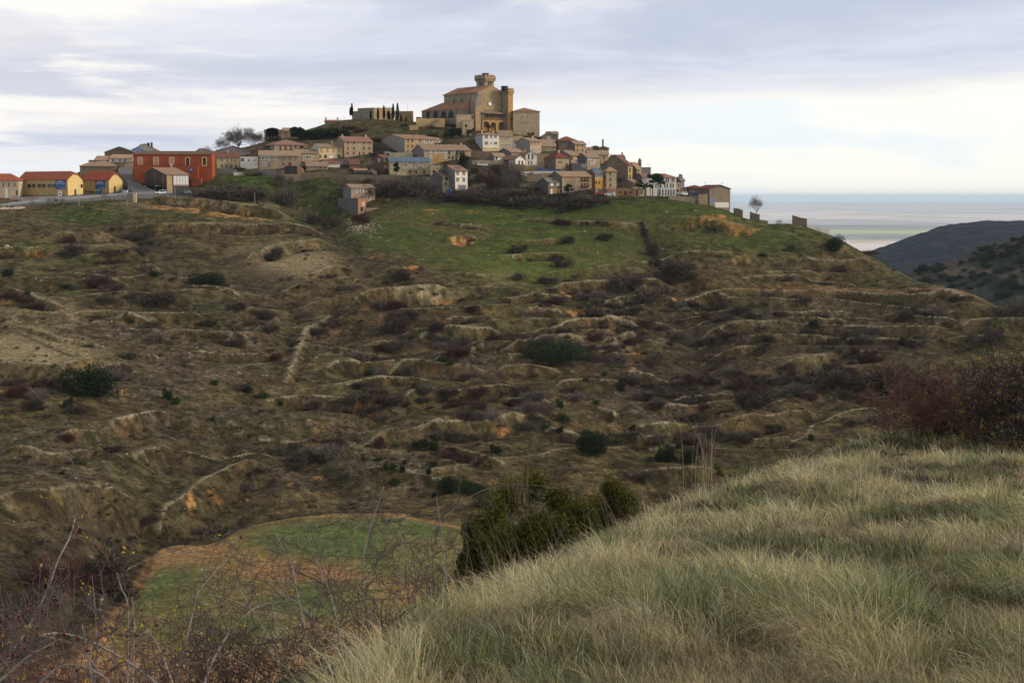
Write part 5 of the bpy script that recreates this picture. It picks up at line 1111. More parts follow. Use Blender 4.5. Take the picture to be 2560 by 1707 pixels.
for yy_ in (467, 451):
    for xx_ in (1454, 1461.5, 1469):
        x_, z_ = loc_on(lb, xx_, yy_); b = MB(); b.box(x_ - 0.6, -0.6, z_ - 0.1, x_ + 0.6, -0.01, z_); 
        for k in range(7): b.box(x_ - 0.58 + k*0.19, -0.58, z_, x_ - 0.55 + k*0.19, -0.55, z_ + 0.9)
        b.box(x_ - 0.6, -0.6, z_ + 0.9, x_ + 0.6, -0.54, z_ + 0.95); part(b, 'balcony', M_REDW, root)
x_, z_ = loc_on(lb, 1440, 441); b = MB(); b.box(0.3, -0.05, z_ - 2.6, x_ - 0.3, -0.006, z_ - 2.45); part(b, 'floor_line', WALLM['conc'], root)
root, C, Wd, Ld, He, Hr, u, v = bref('unfinished shed with brick')
b = MB(); b.box(0.02, -0.05, He * 0.52, Wd - 0.02, -0.01, He - 0.02); part(b, 'brick_upper', mat_masonry('red_block_wall', (0.50, 0.20, 0.10), (0.4, 0.3, 0.22), 0.4, 0.2, 0.2), root)
root, C, Wd, Ld, He, Hr, u, v = bref('orange stained front')
M_RUST = mat_basic('orange_lichen_render', (0.42, 0.22, 0.06), col2=(0.30, 0.21, 0.12), var=0.35, scale=0.4)
x0, z0 = loc_on(bref('orange stained front'), 1083, 408); x1, z1 = loc_on(bref('orange stained front'), 1108, 384)
b = MB(); b.prism([(x0, z0), (x0 + 0.9, z0 - 0.6), (x1 - 0.7, z0 - 0.2), (x1, z0 + 0.8), (x1 - 0.3, z1 + 0.4), (x1 - 1.2, z1), (x0 + 1.6, z1 - 0.8), (x0 + 0.4, z1)], 'y', -0.02, -0.004); part(b, 'lichen_patch', M_RUST, root)
root, C, Wd, Ld, He, Hr, u, v = bref('white plastered patch')
b = MB(); b.prism([(Wd*0.35, -1), (Wd*0.98, -1), (Wd*0.98, He*0.62), (Wd*0.6, He*0.62), (Wd*0.58, He*1.05), (Wd*0.33, He*1.05)], 'y', -0.03, -0.004); part(b, 'plaster_patch', WALLM['whiteg'], root)
root, C, Wd, Ld, He, Hr, u, v = bref('plain gable at the right end')
x0, z0 = loc_on(bref('plain gable at the right end'), 1787, 512); x1, z1 = loc_on(bref('plain gable at the right end'), 1822, 506)
b = MB(); b.box(x0, -0.05, z0 - 1.2, x1, -0.006, z1); part(b, 'white_base', WALLM['white'], root)
root, C, Wd, Ld, He, Hr, u, v = bref('tiny bell gable')
b = MB(); b.prism([(Wd*0.78, He + 0.28), (Wd, He + 0.28), (Wd, He + 1.4), (Wd*0.9, He + 2.6), (Wd*0.78, He + 1.4)], 'y', 0.1, 0.7); part(b, 'bell_gable', WALLM['stoned'], root)
root, C, Wd, Ld, He, Hr, u, v = bref('lean-to greenhouse')
b = MB()
for k in range(8): b.box(Wd*k/7.5, -0.04, 0, Wd*k/7.5 + 0.12, -0.004, He)
part(b, 'glazing_bar', M_GALV, root)

# ------------------------------------------------------------------ walls standing by themselves
for xl, xr, ytl, ytr, ybl, ybr, Y, mt, lab in WL:
    p0 = Vector(unproj(xl, ybl, Y)); p1 = Vector(unproj(xr, ybr, Y)); t0 = unproj(xl, ytl, Y)[2]; t1 = unproj(xr, ytr, Y)[2]
    Lx = p1.x - p0.x; b = MB(); nseg = max(2, int(Lx / 4)); pr = []
    for k in range(nseg + 1):
        t = k / nseg; pr.append((Lx * t, (t0 * (1 - t) + t1 * t) - p0.z + (0.25 * math.sin(k * 2.3 + xl) if mt.startswith('stone') and 0 < k < nseg else 0)))
    poly = [(0, -3.0)] + [(Lx, min(p1.z - p0.z, 0) - 3.0)] + pr[::-1]
    b.prism(poly, 'y', 0, 0.6)
    if mt in ('white', 'conc', 'grey', 'creamold'):
        pass
    o = b.build('garden_wall', WALLM[mt]); o.location = p0; tag(o, lab, 'wall', 'garden and retaining walls of the village')
o = MB(); p0 = unproj(1300, 434, 626); p1 = unproj(1388, 434, 626); zz = unproj(1300, 429, 626)[2]
o.box(p0[0], 622, p0[2] - 1.2, p1[0], 632, p0[2] + 0.1); o.box(p0[0], 621.6, p0[2] + 0.103, p1[0], 621.8, p0[2] + 0.9); slab = o.build('terrace_slab', WALLM['white']); tag(slab, 'long white terrace slab above the steep grass gully', 'terrace')
# ------------------------------------------------------------------ the fortress church
M_CH = mat_masonry('church_stone', (0.37, 0.27, 0.16), (0.24, 0.18, 0.11), 0.9, 0.4, 0.18, 0.5, 0.0)
M_CHG = mat_masonry('church_grey_shaded_stone', (0.27, 0.235, 0.19), (0.19, 0.16, 0.12), 0.9, 0.4, 0.18, 0.5, 0.0)  # greyer copy of the church stone, left faces' shade put into the colour
M_CHO = mat_masonry('church_orange_stone', (0.42, 0.25, 0.10), (0.3, 0.22, 0.13), 0.9, 0.4, 0.2, 0.4, 0.0)
M_CR = mat_roof('church_tiles', (0.36, 0.19, 0.12), axis=0, rnd=0)
M_CR1 = mat_roof('church_tiles_side', (0.36, 0.19, 0.12), axis=1, rnd=0)
TH = math.radians(40); YC = 706.0
cu_, su_ = math.cos(TH), math.sin(TH)
CC = Vector(unproj(1195, 332, YC))      # corner between long side (left) and gable front (right)
U = Vector((cu_, su_, 0)); Vv = Vector((-su_, cu_, 0))
church = empty('church', CC, TH); tag(church, 'great sandstone fortress church with two battlemented towers crowning the village', 'church')
def fl(px, py, off=0.0):       # on front plane y=off -> (x, z)
    n = Vector((su_, -cu_, 0)); p = on_plane(px, py, CC + Vv * off, n) - CC; return p.dot(U), p.z
def sl_(px, py, off=0.0):      # on left plane x=off -> (y, z)
    n = Vector((-cu_, -su_, 0)); p = on_plane(px, py, CC + U * off, n) - CC; return p.dot(Vv), p.z
ln, _ = sl_(1110, 250); _, zeave = sl_(1193, 231.5); fw_, _ = fl(1266, 300); 
apx, apz = fl(1222, 214)
fwd = fw_; ze = zeave
b = MB(); b.prism([(0, -6), (fwd, -6), (fwd, ze - 0.5), (fwd/2, apz), (0, ze)], 'y', 0, ln); nave = part(b, 'nave_wall', [M_CH, M_CHG], church)
for p in nave.data.polygons: p.material_index = 1 if p.normal.x < -0.7 else 0
s1 = (apz - ze) / (fwd/2)
b = MB(); b.prism([(-0.6, ze - 0.6*s1 + 0.05), (fwd/2, apz + 0.05), (fwd + 0.4, ze - 0.6*s1 + 0.05), (fwd + 0.4, ze - 0.6*s1 + 0.4), (fwd/2, apz + 0.4), (-0.6, ze - 0.6*s1 + 0.4)], 'y', 0.8, ln + 0.5)
part(b, 'nave_roof', M_CR1, church)
# buttresses climbing the side
for px_ in (1133, 1153, 1174):
    y_, _ = sl_(px_ + 2, 240); b = MB(); hb_ = ze - 1.0
    b.prism([(-0.01, hb_), (-0.01, -2), (-4.8, -2), (-4.8, hb_ - 7.5), (-3.6, hb_ - 6.3)], 'y', y_ - 0.6, y_ + 0.6); part(b, 'buttress', M_CHG, church)
# big corner mass on the left of the facade
zc_t = fl(1195, 247)[1]
b = MB(); b.prism([(-2.6, -8), (1.0, -8), (1.0, zc_t + 2.4), (-0.2, zc_t + 2.2), (-2.6, zc_t)], 'y', -1.6, 2.6); part(b, 'corner_buttress', M_CHG, church)
zc2 = fl(1195, 268)[1]
b = MB(); b.prism([(-3.4, -8), (1.8, -8), (1.8, zc2 + 1.3), (1.1, zc2 + 1.5), (-3.4, zc2)], 'y', -2.4, -1.61); part(b, 'buttress_foot', M_CH, church)
# side chapels with arcade
off = -7.5
ya, za = sl_(1057, 296, off); yb_, zb_ = sl_(1140, 273, off); yc_, zc_ = sl_(1057, 278, off)
zr = sl_(1130, 252, 0)[1]
top = (zb_ + zc_) / 2
b = MB(); b.box(off, yb_ + 0.0, za - 4, -0.02, ya, top); b.box(off, yb_ - 4.5, za - 4, -0.02, yb_ - 0.01, top); chp = part(b, 'chapel_wall', M_CHG, church)
yA, zA_ = sl_(1112, 251.5, 0); yB, zB_ = sl_(1160, 259, 0); zt2 = (zA_ + zB_) / 2
b = MB(); e0 = off - 0.6
b.add([(e0, yb_ - 4.8, top + 0.1), (e0, ya + 0.6, top + 0.1), (-0.01, yA + 2.0, zt2), (-0.01, yb_ - 3.5, zt2), (e0, yb_ - 4.8, top - 0.2), (e0, ya + 0.6, top - 0.2), (-0.01, yA + 4.5, top - 0.2), (-0.01, yb_ - 4.8, top - 0.2)],
      [(0, 1, 2, 3), (4, 7, 6, 5), (0, 4, 5, 1), (1, 5, 6, 2), (3, 7, 4, 0), (2, 6, 7, 3)]); part(b, 'chapel_roof', M_CR1, church)
for px_ in (1072, 1090, 1109.5, 1128):
    y_, zt_ = sl_(px_, 282.5, off); _, zbm = sl_(px_, 295.5, off); r = abs(sl_(px_ + 6.8, 282, off)[0] - y_)
    pts = [(y_ - r, zbm), (y_ + r, zbm)] + [(y_ + r * math.cos(t*math.pi/8), zt_ - r*0.6 + r * 1.05 * math.sin(t*math.pi/8)) for t in range(9)]
    b = MB(); b.prism(pts, 'x', off - 0.05, off - 0.01); part(b, 'arch_opening', M_BLACK, church)  # flat black panel painted as the shade inside the arch
    ring = [(y_ + r * 1.0 * math.cos(t*math.pi/10), zt_ - r*0.6 + r * 1.05 * math.sin(t*math.pi/10)) for t in range(11)]; ro = [(y_ + r * 1.28 * math.cos(t*math.pi/10), zt_ - r*0.6 + r * 1.33 * math.sin(t*math.pi/10)) for t in range(11)]
    b = MB(); b.prism(ring + ro[::-1], 'x', off - 0.22, off - 0.06); part(b, 'arch_moulding', M_CHG, church)
for k in range(5):
    y_ = ya + (yb_ - ya) * (k + 0.02) / 4.0; b = MB(); b.box(off - 0.5, y_ - 0.35, za - 3, off - 0.01, y_ + 0.35, top - 0.2); part(b, 'pilaster', M_CHG, church)
# facade: oculus, gallery, arches
ox, oz = fl(1225, 259.5)
b = MB(); ri, ro = 1.0, 1.55
circ = lambda r, m=20: [(ox + r*math.cos(2*math.pi*t/m), oz + r*1.0*math.sin(2*math.pi*t/m)) for t in range(m)]
b.prism(circ(ri), 'y', -0.04, -0.005); b.cur = 1
A, Bq = circ(ro), circ(ri)
for t in range(20):
    t2 = (t+1) % 20; b.prism([A[t], A[t2], Bq[t2], Bq[t]], 'y', -0.18, -0.006)
part(b, 'rose_window', [M_WHITE, M_CHG], church)
gx0, _ = fl(1204, 280); gx1, _ = fl(1268, 280); gz1 = fl(1235, 275)[1]; gz0 = fl(1235, 283)[1]; gfl = fl(1235, 301)[1]; gd = -3.0
gx0f, gx1f = fl(1206, 290, gd)[0], fl(1266, 290, gd)[0]
gz1 = fl(1235, 275, 0)[1]; gz0 = fl(1235, 284, gd)[1]; gfl = fl(1235, 301, gd)[1]; gbot = fl(1235, 332, gd)[1]
b = MB(); b.add([(gx0f - .3, gd - .5, gz0), (gx1f + .3, gd - .5, gz0), (gx1f + .3, -0.01, gz1), (gx0f - .3, -0.01, gz1), (gx0f - .3, gd - .5, gz0 - .2), (gx1f + .3, gd - .5, gz0 - .2), (gx1f + .3, -0.01, gz1 - .25), (gx0f - .3, -0.01, gz1 - .25)],
               [(0, 1, 2, 3), (4, 7, 6, 5), (0, 4, 5, 1), (1, 5, 6, 2), (2, 6, 7, 3), (3, 7, 4, 0)]); part(b, 'gallery_roof', mat_roof('church_tiles_old', (0.25, 0.175, 0.115), axis=0, rnd=0), church)
b = MB(); b.box(gx0f, gd, gfl - 0.6, gx1f, -0.02, gfl); part(b, 'gallery_floor', M_CHO, church)
for k in range(9):
    xx = gx0f + (gx1f - gx0f - .3) * k / 8; b = MB(); b.box(xx, gd + 0.05, gfl + 0.003, xx + 0.3, gd + 0.35, gz0 - 0.22); part(b, 'gallery_post', M_POST, church)
b = MB()
for k in range(40): xx = gx0f + (gx1f - gx0f) * k / 40; b.box(xx, gd + 0.4, gfl + 0.004, xx + 0.16, gd + 0.5, gfl + 1.0)
b.box(gx0f, gd + 0.36, gfl + 1.0, gx1f, gd + 0.54, gfl + 1.15); part(b, 'balustrade', M_CHO, church)
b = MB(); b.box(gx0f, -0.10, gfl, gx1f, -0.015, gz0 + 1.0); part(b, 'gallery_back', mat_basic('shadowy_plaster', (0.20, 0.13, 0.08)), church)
# arcade below with three real arches
zsp = fl(1235, 314, gd)[1]
xs_ar = [(1208, 1224), (1227, 1240.5), (1246, 1265)]
edges = []
b = MB(); prev = gx0f
for (xa_, xb_) in xs_ar:
    a0, a1 = fl(xa_, 320, gd)[0], fl(xb_, 320, gd)[0]; r = (a1 - a0) / 2; cxm = (a0 + a1) / 2
    b.box(prev, gd, -8, a0, gd + 0.8, gfl - 0.61)
    arc = [(cxm - r * math.cos(t*math.pi/10), min(zsp + r * math.sin(t*math.pi/10) * 0.9, gfl - 0.8)) for t in range(11)]
    b.prism([(a0 , gfl - 0.61)] + [(a0, zsp)] + arc[1:-1] + [(a1, zsp), (a1, gfl - 0.61)], 'y', gd + 0.002, gd + 0.798)
    prev = a1
b.box(prev, gd, -8, gx1f, gd + 0.8, gfl - 0.61); part(b, 'porch_arcade', M_CHO, church)
b = MB(); b.box(gx0f, -0.09, -8, gx1f, -0.012, gfl - 0.62); part(b, 'porch_back', mat_basic('porch_ochre', (0.30, 0.17, 0.07), var=0.3), church)
# main belfry behind, octagonal feel: square turned 45 deg is seen corner-on
def tower(px0, pxc, px1, ybot, ycrown, ycren, ytop, Y, deg, label, cap=None, holes=None, crown_px=3.5, matA=M_CHG, matB=M_CH):
    th = math.radians(deg); C_, Wt, Lt = solve_plan(px0, pxc, px1, ybot, Y, th)
    Z = lambda py: unproj(0, py, Y)[2] - C_[2]
    k = Y / F; e_ = crown_px * k
    rt = empty('tower', C_, 0)
    b = MB(); b.box(0, 0, -2, Wt, Lt, Z(ycrown)); sh = part(b, 'tower_shaft', [matB, matA], church)
    b = MB(); zt, zc_, zm = Z(ycrown) + 0.01, Z(ycren), Z(ytop)
    b.prism([(-0.15, zt - 0.7), (Wt + 0.15, zt - 0.7), (Wt + e_, zt + 0.3), (Wt + e_, zc_), (-e_, zc_), (-e_, zt + 0.3)], 'y', -e_ + 0.01, Lt + e_ - 0.01)
    nm = max(4, int((Wt + 2*e_) / 1.7)); st_ = (Wt + 2*e_) / nm
    for i in range(nm):
        x0 = -e_ + i * st_ + 0.12
        for yy_ in (-e_, Lt + e_ - 0.5): b.box(x0, yy_, zc_ + 0.002, x0 + st_ * 0.58, yy_ + 0.5, zm)
    nm = max(4, int((Lt + 2*e_) / 1.7)); st_ = (Lt + 2*e_) / nm
    for i in range(1, nm):
        y0 = -e_ + i * st_ + 0.12
        for xx in (-e_, Wt + e_ - 0.5): b.box(xx, y0, zc_ + 0.002, xx + 0.5, y0 + st_ * 0.58, zm)
    cr = part(b, 'battlements', [matB, matA], church)
    for i in range(int(Wt / 0.9)):
        pass
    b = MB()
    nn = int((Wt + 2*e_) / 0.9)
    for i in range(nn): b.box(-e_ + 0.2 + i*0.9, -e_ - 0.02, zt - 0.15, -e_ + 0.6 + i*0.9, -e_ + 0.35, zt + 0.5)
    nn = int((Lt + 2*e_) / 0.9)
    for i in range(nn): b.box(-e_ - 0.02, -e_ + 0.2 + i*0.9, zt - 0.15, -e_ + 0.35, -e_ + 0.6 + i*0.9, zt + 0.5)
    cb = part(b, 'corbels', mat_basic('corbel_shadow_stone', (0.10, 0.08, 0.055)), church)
    parts_ = [sh, cr, cb]
    for hx in (holes or []):
        side, px_, py_, w_, h_ = hx; n = Vector((math.sin(th), -math.cos(th), 0)) if side == 'F' else Vector((-math.cos(th), -math.sin(th), 0))
        ex_ = Vector((math.cos(th), math.sin(th), 0)) if side == 'F' else Vector((-math.sin(th), math.cos(th), 0))
        p = on_plane(px_, py_, C_, n) - Vector(C_); q = p.dot(ex_); hw = abs((on_plane(px_ + w_/2, py_, C_, n) - on_plane(px_ - w_/2, py_, C_, n)).dot(ex_))/2; hh = h_*k/2
        pts = [(q - hw, p.z - hh), (q + hw, p.z - hh)] + [(q + hw*math.cos(t*math.pi/6), p.z + hh - hw + hw*math.sin(t*math.pi/6)) for t in range(7)]
        b = MB(); b.prism(pts, 'y' if side == 'F' else 'x', -0.06, -0.01); parts_.append(part(b, 'window', M_BLACK, church))
    if cap:
        x_, w_, hpx = cap; b = MB(); xx = Wt * x_; yy_ = Lt * 0.3; b.box(xx - w_, yy_ - w_, zm - 1.2, xx + w_, yy_ + w_, zm + hpx * k - 0.45); b.box(xx - w_ - .3, yy_ - w_ - .3, zm + hpx*k - 0.447, xx + w_ + .3, yy_ + w_ + .3, zm + hpx*k)
        parts_.append(part(b, 'bell_cap', mat_basic('dark_slate_cap', (0.035, 0.025, 0.028)), church))
    # bring into the church's own frame
    Mw = Matrix.Translation(Vector(C_)) @ Matrix.Rotation(th, 4, 'Z'); Mi = Matrix.Rotation(-TH, 4, 'Z') @ Matrix.Translation(-CC)
    for p in parts_: p.matrix_local = Mi @ Mw
    for p in sh.data.polygons: p.material_index = 1 if p.normal.x < -0.7 else 0
    for p in cr.data.polygons: p.material_index = 1 if p.normal.x < -0.7 else 0
    bpy.data.objects.remove(rt)
tower(1191, 1212.5, 1235, 240, 199, 191, 186.5, 716, 42, 'belfry', cap=(0.35, 1.0, 4), holes=[('F', 1221.5, 209, 3.6, 9), ('F', 1227.5, 210, 3.6, 9.5), ('L', 1200, 209.5, 2.6, 9), ('L', 1204.5, 209.5, 2.6, 9)])
tower(1254.5, 1270.5, 1282.5, 332, 232, 225, 221, 712, 46, 'south tower', cap=(-0.35, 1.1, 5), crown_px=2.0, holes=[('F', 1278.5, 297, 2.2, 7)], matA=M_CHG, matB=M_CHO)
# big plain block at the right
xA, zA = fl(1283, 345, 2); 
row = ('church_block', 1279, 1283, 1349, 346, 278.5, 270, 'stone', 'stone', 'redold', 'h', 10, 'F 293 3 2 o 1306,1317.5|F 307 3.5 2 o 1305,1317', '', 'tall plain stone block with red roof joined to the right side of the church', 'building', {'Y': 712, 'L': 14})
rt_, *_x = building(row)
# terrace, ruined undercroft, rocks
TERR = empty('church_terrace', unproj(1040, 300, 700), 0); tag(TERR, 'yellow plastered terrace wall with slanting stairs below the church arcade', 'terrace')
o0 = Vector(unproj(1040, 300, 700))
def trel(px, py, Y=700): p = Vector(unproj(px, py, Y)) - o0; return p.x, p.z
b = MB(); x0, z0 = trel(1040, 309); x1, z1 = trel(1110, 296.5); b.box(x0, 0, z0 - 2, x1, 12, z1); part(b, 'wall', mat_basic('terrace_plaster', (0.60, 0.42, 0.20), var=0.15, grime=0.5), TERR)
b = MB(); pts = [trel(1063, 314), trel(1070, 314), trel(1096, 299), trel(1096, 296.5), trel(1084, 299.5)]; b.prism(pts, 'y', -2.2, -0.01); part(b, 'stairs', mat_basic('stair_plaster', (0.45, 0.33, 0.17), var=0.2), TERR)
b = MB(); x0, z0 = trel(1040, 296.3); x1, z1 = trel(1078, 292); b.box(x0, 0.2, z0, x1 * 0.0 + trel(1053, 292)[0], 0.5, z1 - 0.2); part(b, 'parapet', M_BLACK, TERR)
row = ('ruined_undercroft', 1140, 1142, 1184, 300, 287, 285, 'creampink', 'stone', 'tan', 'flat', 8, 'F 293 9 4 o 1181', '', 'pale ruined wall standing on the rocks under the church nave', 'ruin', {'Y': 694, 'L': 5})
building(row)
row = ('cave_house', 1153, 1156, 1180, 332, 304, 303, 'creamold', 'stoneg', 'greyr', 'flat', 8, 'F 315 9 5 K 1165', '', 'small cave house front with one dark opening in the rock below the church', 'house', {'Y': 690, 'L': 4})
building(row)
row = ('ochre_ruin', 1022, 1024, 1046, 328, 314, 313, 'ochre', 'ochre', 'tan', 'flat', 8, '', '', 'broken ochre wall fragment on the slope below the church terrace', 'ruin', {'Y': 694, 'L': 3})
building(row)

# fortress ruin
FO = empty('fortress_ruin', unproj(935, 297, 728), 0); tag(FO, 'roofless fortress walls on the summit left of the church', 'fortress')
fo = Vector(unproj(935, 297, 728))
def frel(px, py, Y): p = Vector(unproj(px, py, Y)) - fo; return p.x, p.y, p.z
def slabwall(pts_top, Ys, zlow_px, mat, name='wall', th_=1.2):
    b = MB()
    for i in range(len(pts_top) - 1):
        (xa, ya_), (xb, yb_) = pts_top[i], pts_top[i+1]; A0 = frel(xa, ya_, Ys[i]); B0_ = frel(xb, yb_, Ys[i+1])
        zl = frel(xa, zlow_px, Ys[i])[2] - 2
        d = Vector((B0_[0]-A0[0], B0_[1]-A0[1], 0)).normalized(); nrm = Vector((-d.y, d.x, 0)) * th_
        vs = [(A0[0], A0[1], zl), (B0_[0], B0_[1], zl), (B0_[0]+nrm.x, B0_[1]+nrm.y, zl), (A0[0]+nrm.x, A0[1]+nrm.y, zl), (A0[0], A0[1], A0[2]), (B0_[0], B0_[1], B0_[2]), (B0_[0]+nrm.x, B0_[1]+nrm.y, B0_[2]), (A0[0]+nrm.x, A0[1]+nrm.y, A0[2])]
        b.add(vs, [(0,3,2,1),(4,5,6,7),(0,1,5,4),(1,2,6,5),(2,3,7,6),(3,0,4,7)])
    return part(b, name, mat, FO)
slabwall([(880, 279), (894, 278)], [740, 738], 292, M_CHG)
slabwall([(894, 271), (934, 269.5)], [738, 728], 296, M_CHG)
slabwall([(934.6, 269.5), (950, 270.5), (960, 269), (986, 270)], [728, 731, 733, 738], 299, mat_masonry('fortress_yellow_stone', (0.40, 0.30, 0.16), (0.33, 0.25, 0.15), 0.8, 0.4, 0.15, 0.5, 0))
slabwall([(987, 277.5), (1005, 278.5), (1031, 278)], [736, 735, 733], 298, mat_masonry('fortress_ochre_stone', (0.38, 0.27, 0.14), (0.33, 0.25, 0.15), 0.8, 0.4, 0.2, 0.5, 0))
# ------------------------------------------------------------------ plants
def mat_leafy(name, c1, c2, rough=0.8, trans=0.25):
    m = bpy.data.materials.new(name); m.use_nodes = True; N = NT(m.node_tree); bs = N.n['Principled BSDF']
    pos = N.new('ShaderNodeTexCoord').outputs['Object']
    oi = N.new('ShaderNodeObjectInfo').outputs['Random']
    c = N.mix(N.sstep(N.noise(pos, 3.0, 3, 0.7), 0.3, 0.7), c1, c2)
    hs = N.new('ShaderNodeHueSaturation'); N.link(c, hs.inputs['Color']); N.link(N.math('ADD', 0.75, N.math('MULTIPLY', oi, 0.5)), hs.inputs['Value'])
    N.link(hs.outputs[0], bs.inputs['Base Color']); bs.inputs['Roughness'].default_value = rough; bs.inputs['Specular IOR Level'].default_value = 0.15
    if trans > 0:
        tr = N.new('ShaderNodeBsdfTranslucent'); N.link(hs.outputs[0], tr.inputs[0]); mx = N.new('ShaderNodeMixShader'); mx.inputs[0].default_value = trans
        N.link(bs.outputs[0], mx.inputs[1]); N.link(tr.outputs[0], mx.inputs[2]); N.link(mx.outputs[0], N.n['Material Output'].inputs['Surface'])
    return m
M_THK = mat_leafy('dark_bare_twigs', (0.050, 0.040, 0.034), (0.105, 0.082, 0.066), trans=0)
M_THR = mat_leafy('reddish_bare_twigs', (0.060, 0.030, 0.028), (0.10, 0.050, 0.042), trans=0)
M_GREYT = mat_leafy('grey_bare_twigs', (0.10, 0.085, 0.075), (0.17, 0.145, 0.125), trans=0)
M_BARK = mat_basic('grey_brown_bark', (0.11, 0.09, 0.075), var=0.3)
M_GRN = mat_leafy('dark_evergreen_leaves', (0.016, 0.028, 0.012), (0.038, 0.054, 0.022))
M_JUN = mat_leafy('juniper_leaves', (0.022, 0.046, 0.014), (0.055, 0.085, 0.022))
M_CYP = mat_leafy('cypress_leaves', (0.008, 0.014, 0.008), (0.018, 0.028, 0.013))
M_PINE = mat_leafy('pine_needles', (0.022, 0.044, 0.018), (0.055, 0.085, 0.032))
M_IVY = mat_leafy('ivy_leaves', (0.006, 0.012, 0.006), (0.014, 0.024, 0.010))
M_HEA = mat_leafy('grey_heather', (0.10, 0.080, 0.072), (0.17, 0.14, 0.12), trans=0)
M_STR = mat_leafy('straw_grass', (0.12, 0.105, 0.06), (0.25, 0.215, 0.135), trans=0)

def slivers(rg, P0, D, L, Wd):
    """thin triangles: root points P0 (n,3), directions D, lengths L, widths Wd -> verts, faces"""
    n = len(P0); D = D / np.linalg.norm(D, axis=1, keepdims=True)
    r = rg.normal(size=(n, 3)); S = np.cross(D, r); S /= np.linalg.norm(S, axis=1, keepdims=True)
    v = np.empty((n, 3, 3)); v[:, 0] = P0 - S * Wd[:, None] / 2; v[:, 1] = P0 + S * Wd[:, None] / 2; v[:, 2] = P0 + D * L[:, None]
    return v.reshape(-1, 3), np.arange(n * 3).reshape(-1, 3)
def leaves(rg, P0, size, flat=0.0):
    n = len(P0); a = rg.normal(size=(n, 3)); a /= np.linalg.norm(a, axis=1, keepdims=True); b = np.cross(a, rg.normal(size=(n, 3))); b /= np.linalg.norm(b, axis=1, keepdims=True)
    s = size * rg.uniform(0.6, 1.4, n)[:, None]
    v = np.empty((n, 4, 3)); v[:, 0] = P0 - a * s; v[:, 1] = P0 - b * s * 0.5; v[:, 2] = P0 + a * s; v[:, 3] = P0 + b * s * 0.5
    return v.reshape(-1, 3), np.arange(n * 4).reshape(-1, 4)
def blob_points(rg, n, lumps=7, flat=0.7, shell=0.55):
    """points filling a lumpy dome of about unit radius sitting on z=0"""
    cs = rg.normal(size=(lumps, 3)) * np.array([0.45, 0.45, 0.22]); cs[:, 2] = np.abs(cs[:, 2]) + 0.28; rs = rg.uniform(0.3, 0.62, lumps)
    k = rg.integers(0, lumps, n); d = rg.normal(size=(n, 3)); d /= np.linalg.norm(d, axis=1, keepdims=True)
    rad = rs[k] * (shell + (1 - shell) * rg.uniform(0, 1, n)) ** 0.7
    p = cs[k] + d * rad[:, None]; p[:, 2] = np.abs(p[:, 2]) * flat
    return p, d
def shrub_mesh(name, kind, seed):
    rg = np.random.default_rng(seed)
    if kind == 'bare':
        n = 2200; p, d = blob_points(rg, n, 11, 0.85, 0.05); D = d * 0.5 + (p - np.array([0, 0, -0.3])) * 0.7 + rg.normal(size=(n, 3)) * 0.6
        v, f = slivers(rg, p * 0.8, D, rg.uniform(0.10, 0.30, n), rg.uniform(0.015, 0.035, n)); 
    elif kind == 'brush':
        n = 260; p, d = blob_points(rg, n, 6, 0.7, 0.1); v, f = slivers(rg, p * 0.85, d * 0.6 + (p - np.array([0, 0, -0.3])) + rg.normal(size=(n, 3)) * 0.4, rg.uniform(0.12, 0.4, n), rg.uniform(0.04, 0.08, n))
    elif kind == 'heath':
        n = 160; p, d = blob_points(rg, n, 4, 0.5, 0.2); v, f = slivers(rg, p * 0.7, d + np.array([0, 0, 0.8]), rg.uniform(0.2, 0.5, n), rg.uniform(0.05, 0.1, n))
    else:
        big_ = kind == 'leafybig'; n = 7000 if big_ else 1500; p, d = blob_points(rg, n, 22 if big_ else 9, 0.9, 0.6); v, f = leaves(rg, p, 0.038 if big_ else 0.085)
    me = bpy.data.meshes.new(name); o = np_mesh(name, v, f); me = o.data; bpy.data.objects.remove(o); return me
BARE = [shrub_mesh('thicket_twigs', 'bare', 10 + i) for i in range(7)]
LEAF = [shrub_mesh('shrub_leaves', 'leafy', 30 + i) for i in range(6)]
LEAFB = [shrub_mesh('bush_leaves', 'leafybig', 90 + i) for i in range(3)]
def with_mat(me, mat):
    key = me.name + mat.name
    if key not in MATS:
        q = me.copy(); q.name = me.name.split('.')[0]; q.materials.clear(); q.materials.append(mat); MATS[key] = q
    return MATS[key]
def place(name, me, loc, scale, rz, label, cat, group=None):
    o = bpy.data.objects.new(name, me); COL.objects.link(o); o.location = loc; o.scale = scale; o.rotation_euler = (0, 0, rz)
    tag(o, label, cat, group); return o
rs_ = random.Random(11)
def shrub_px(px, py, wpx, hpx, kind, label, group=None, name=None, mat=None):
    """shrub whose foot stands at a photo pixel, with its width and height in photo pixels"""
    X, Y, Z = ground(px, py); k = Y / F; w = wpx * k / 2; h = hpx * k
    bare = kind.startswith('b'); m = mat or {'b': M_THK, 'r': M_THR, 'g': M_GRN, 'j': M_JUN, 'y': M_GREYT, 'br': M_THR, 'bg': M_GREYT}[kind]
    me = with_mat(rs_.choice(BARE if bare else (LEAFB if wpx > 40 else LEAF)), m)
    return place(name or ('thicket' if bare else 'evergreen_shrub'), me, (X, Y, Z - 0.15), (w, w * rs_.uniform(0.8, 1.1), h * 1.05), rs_.uniform(0, 6.28), label, 'thicket' if bare else 'shrub', group)

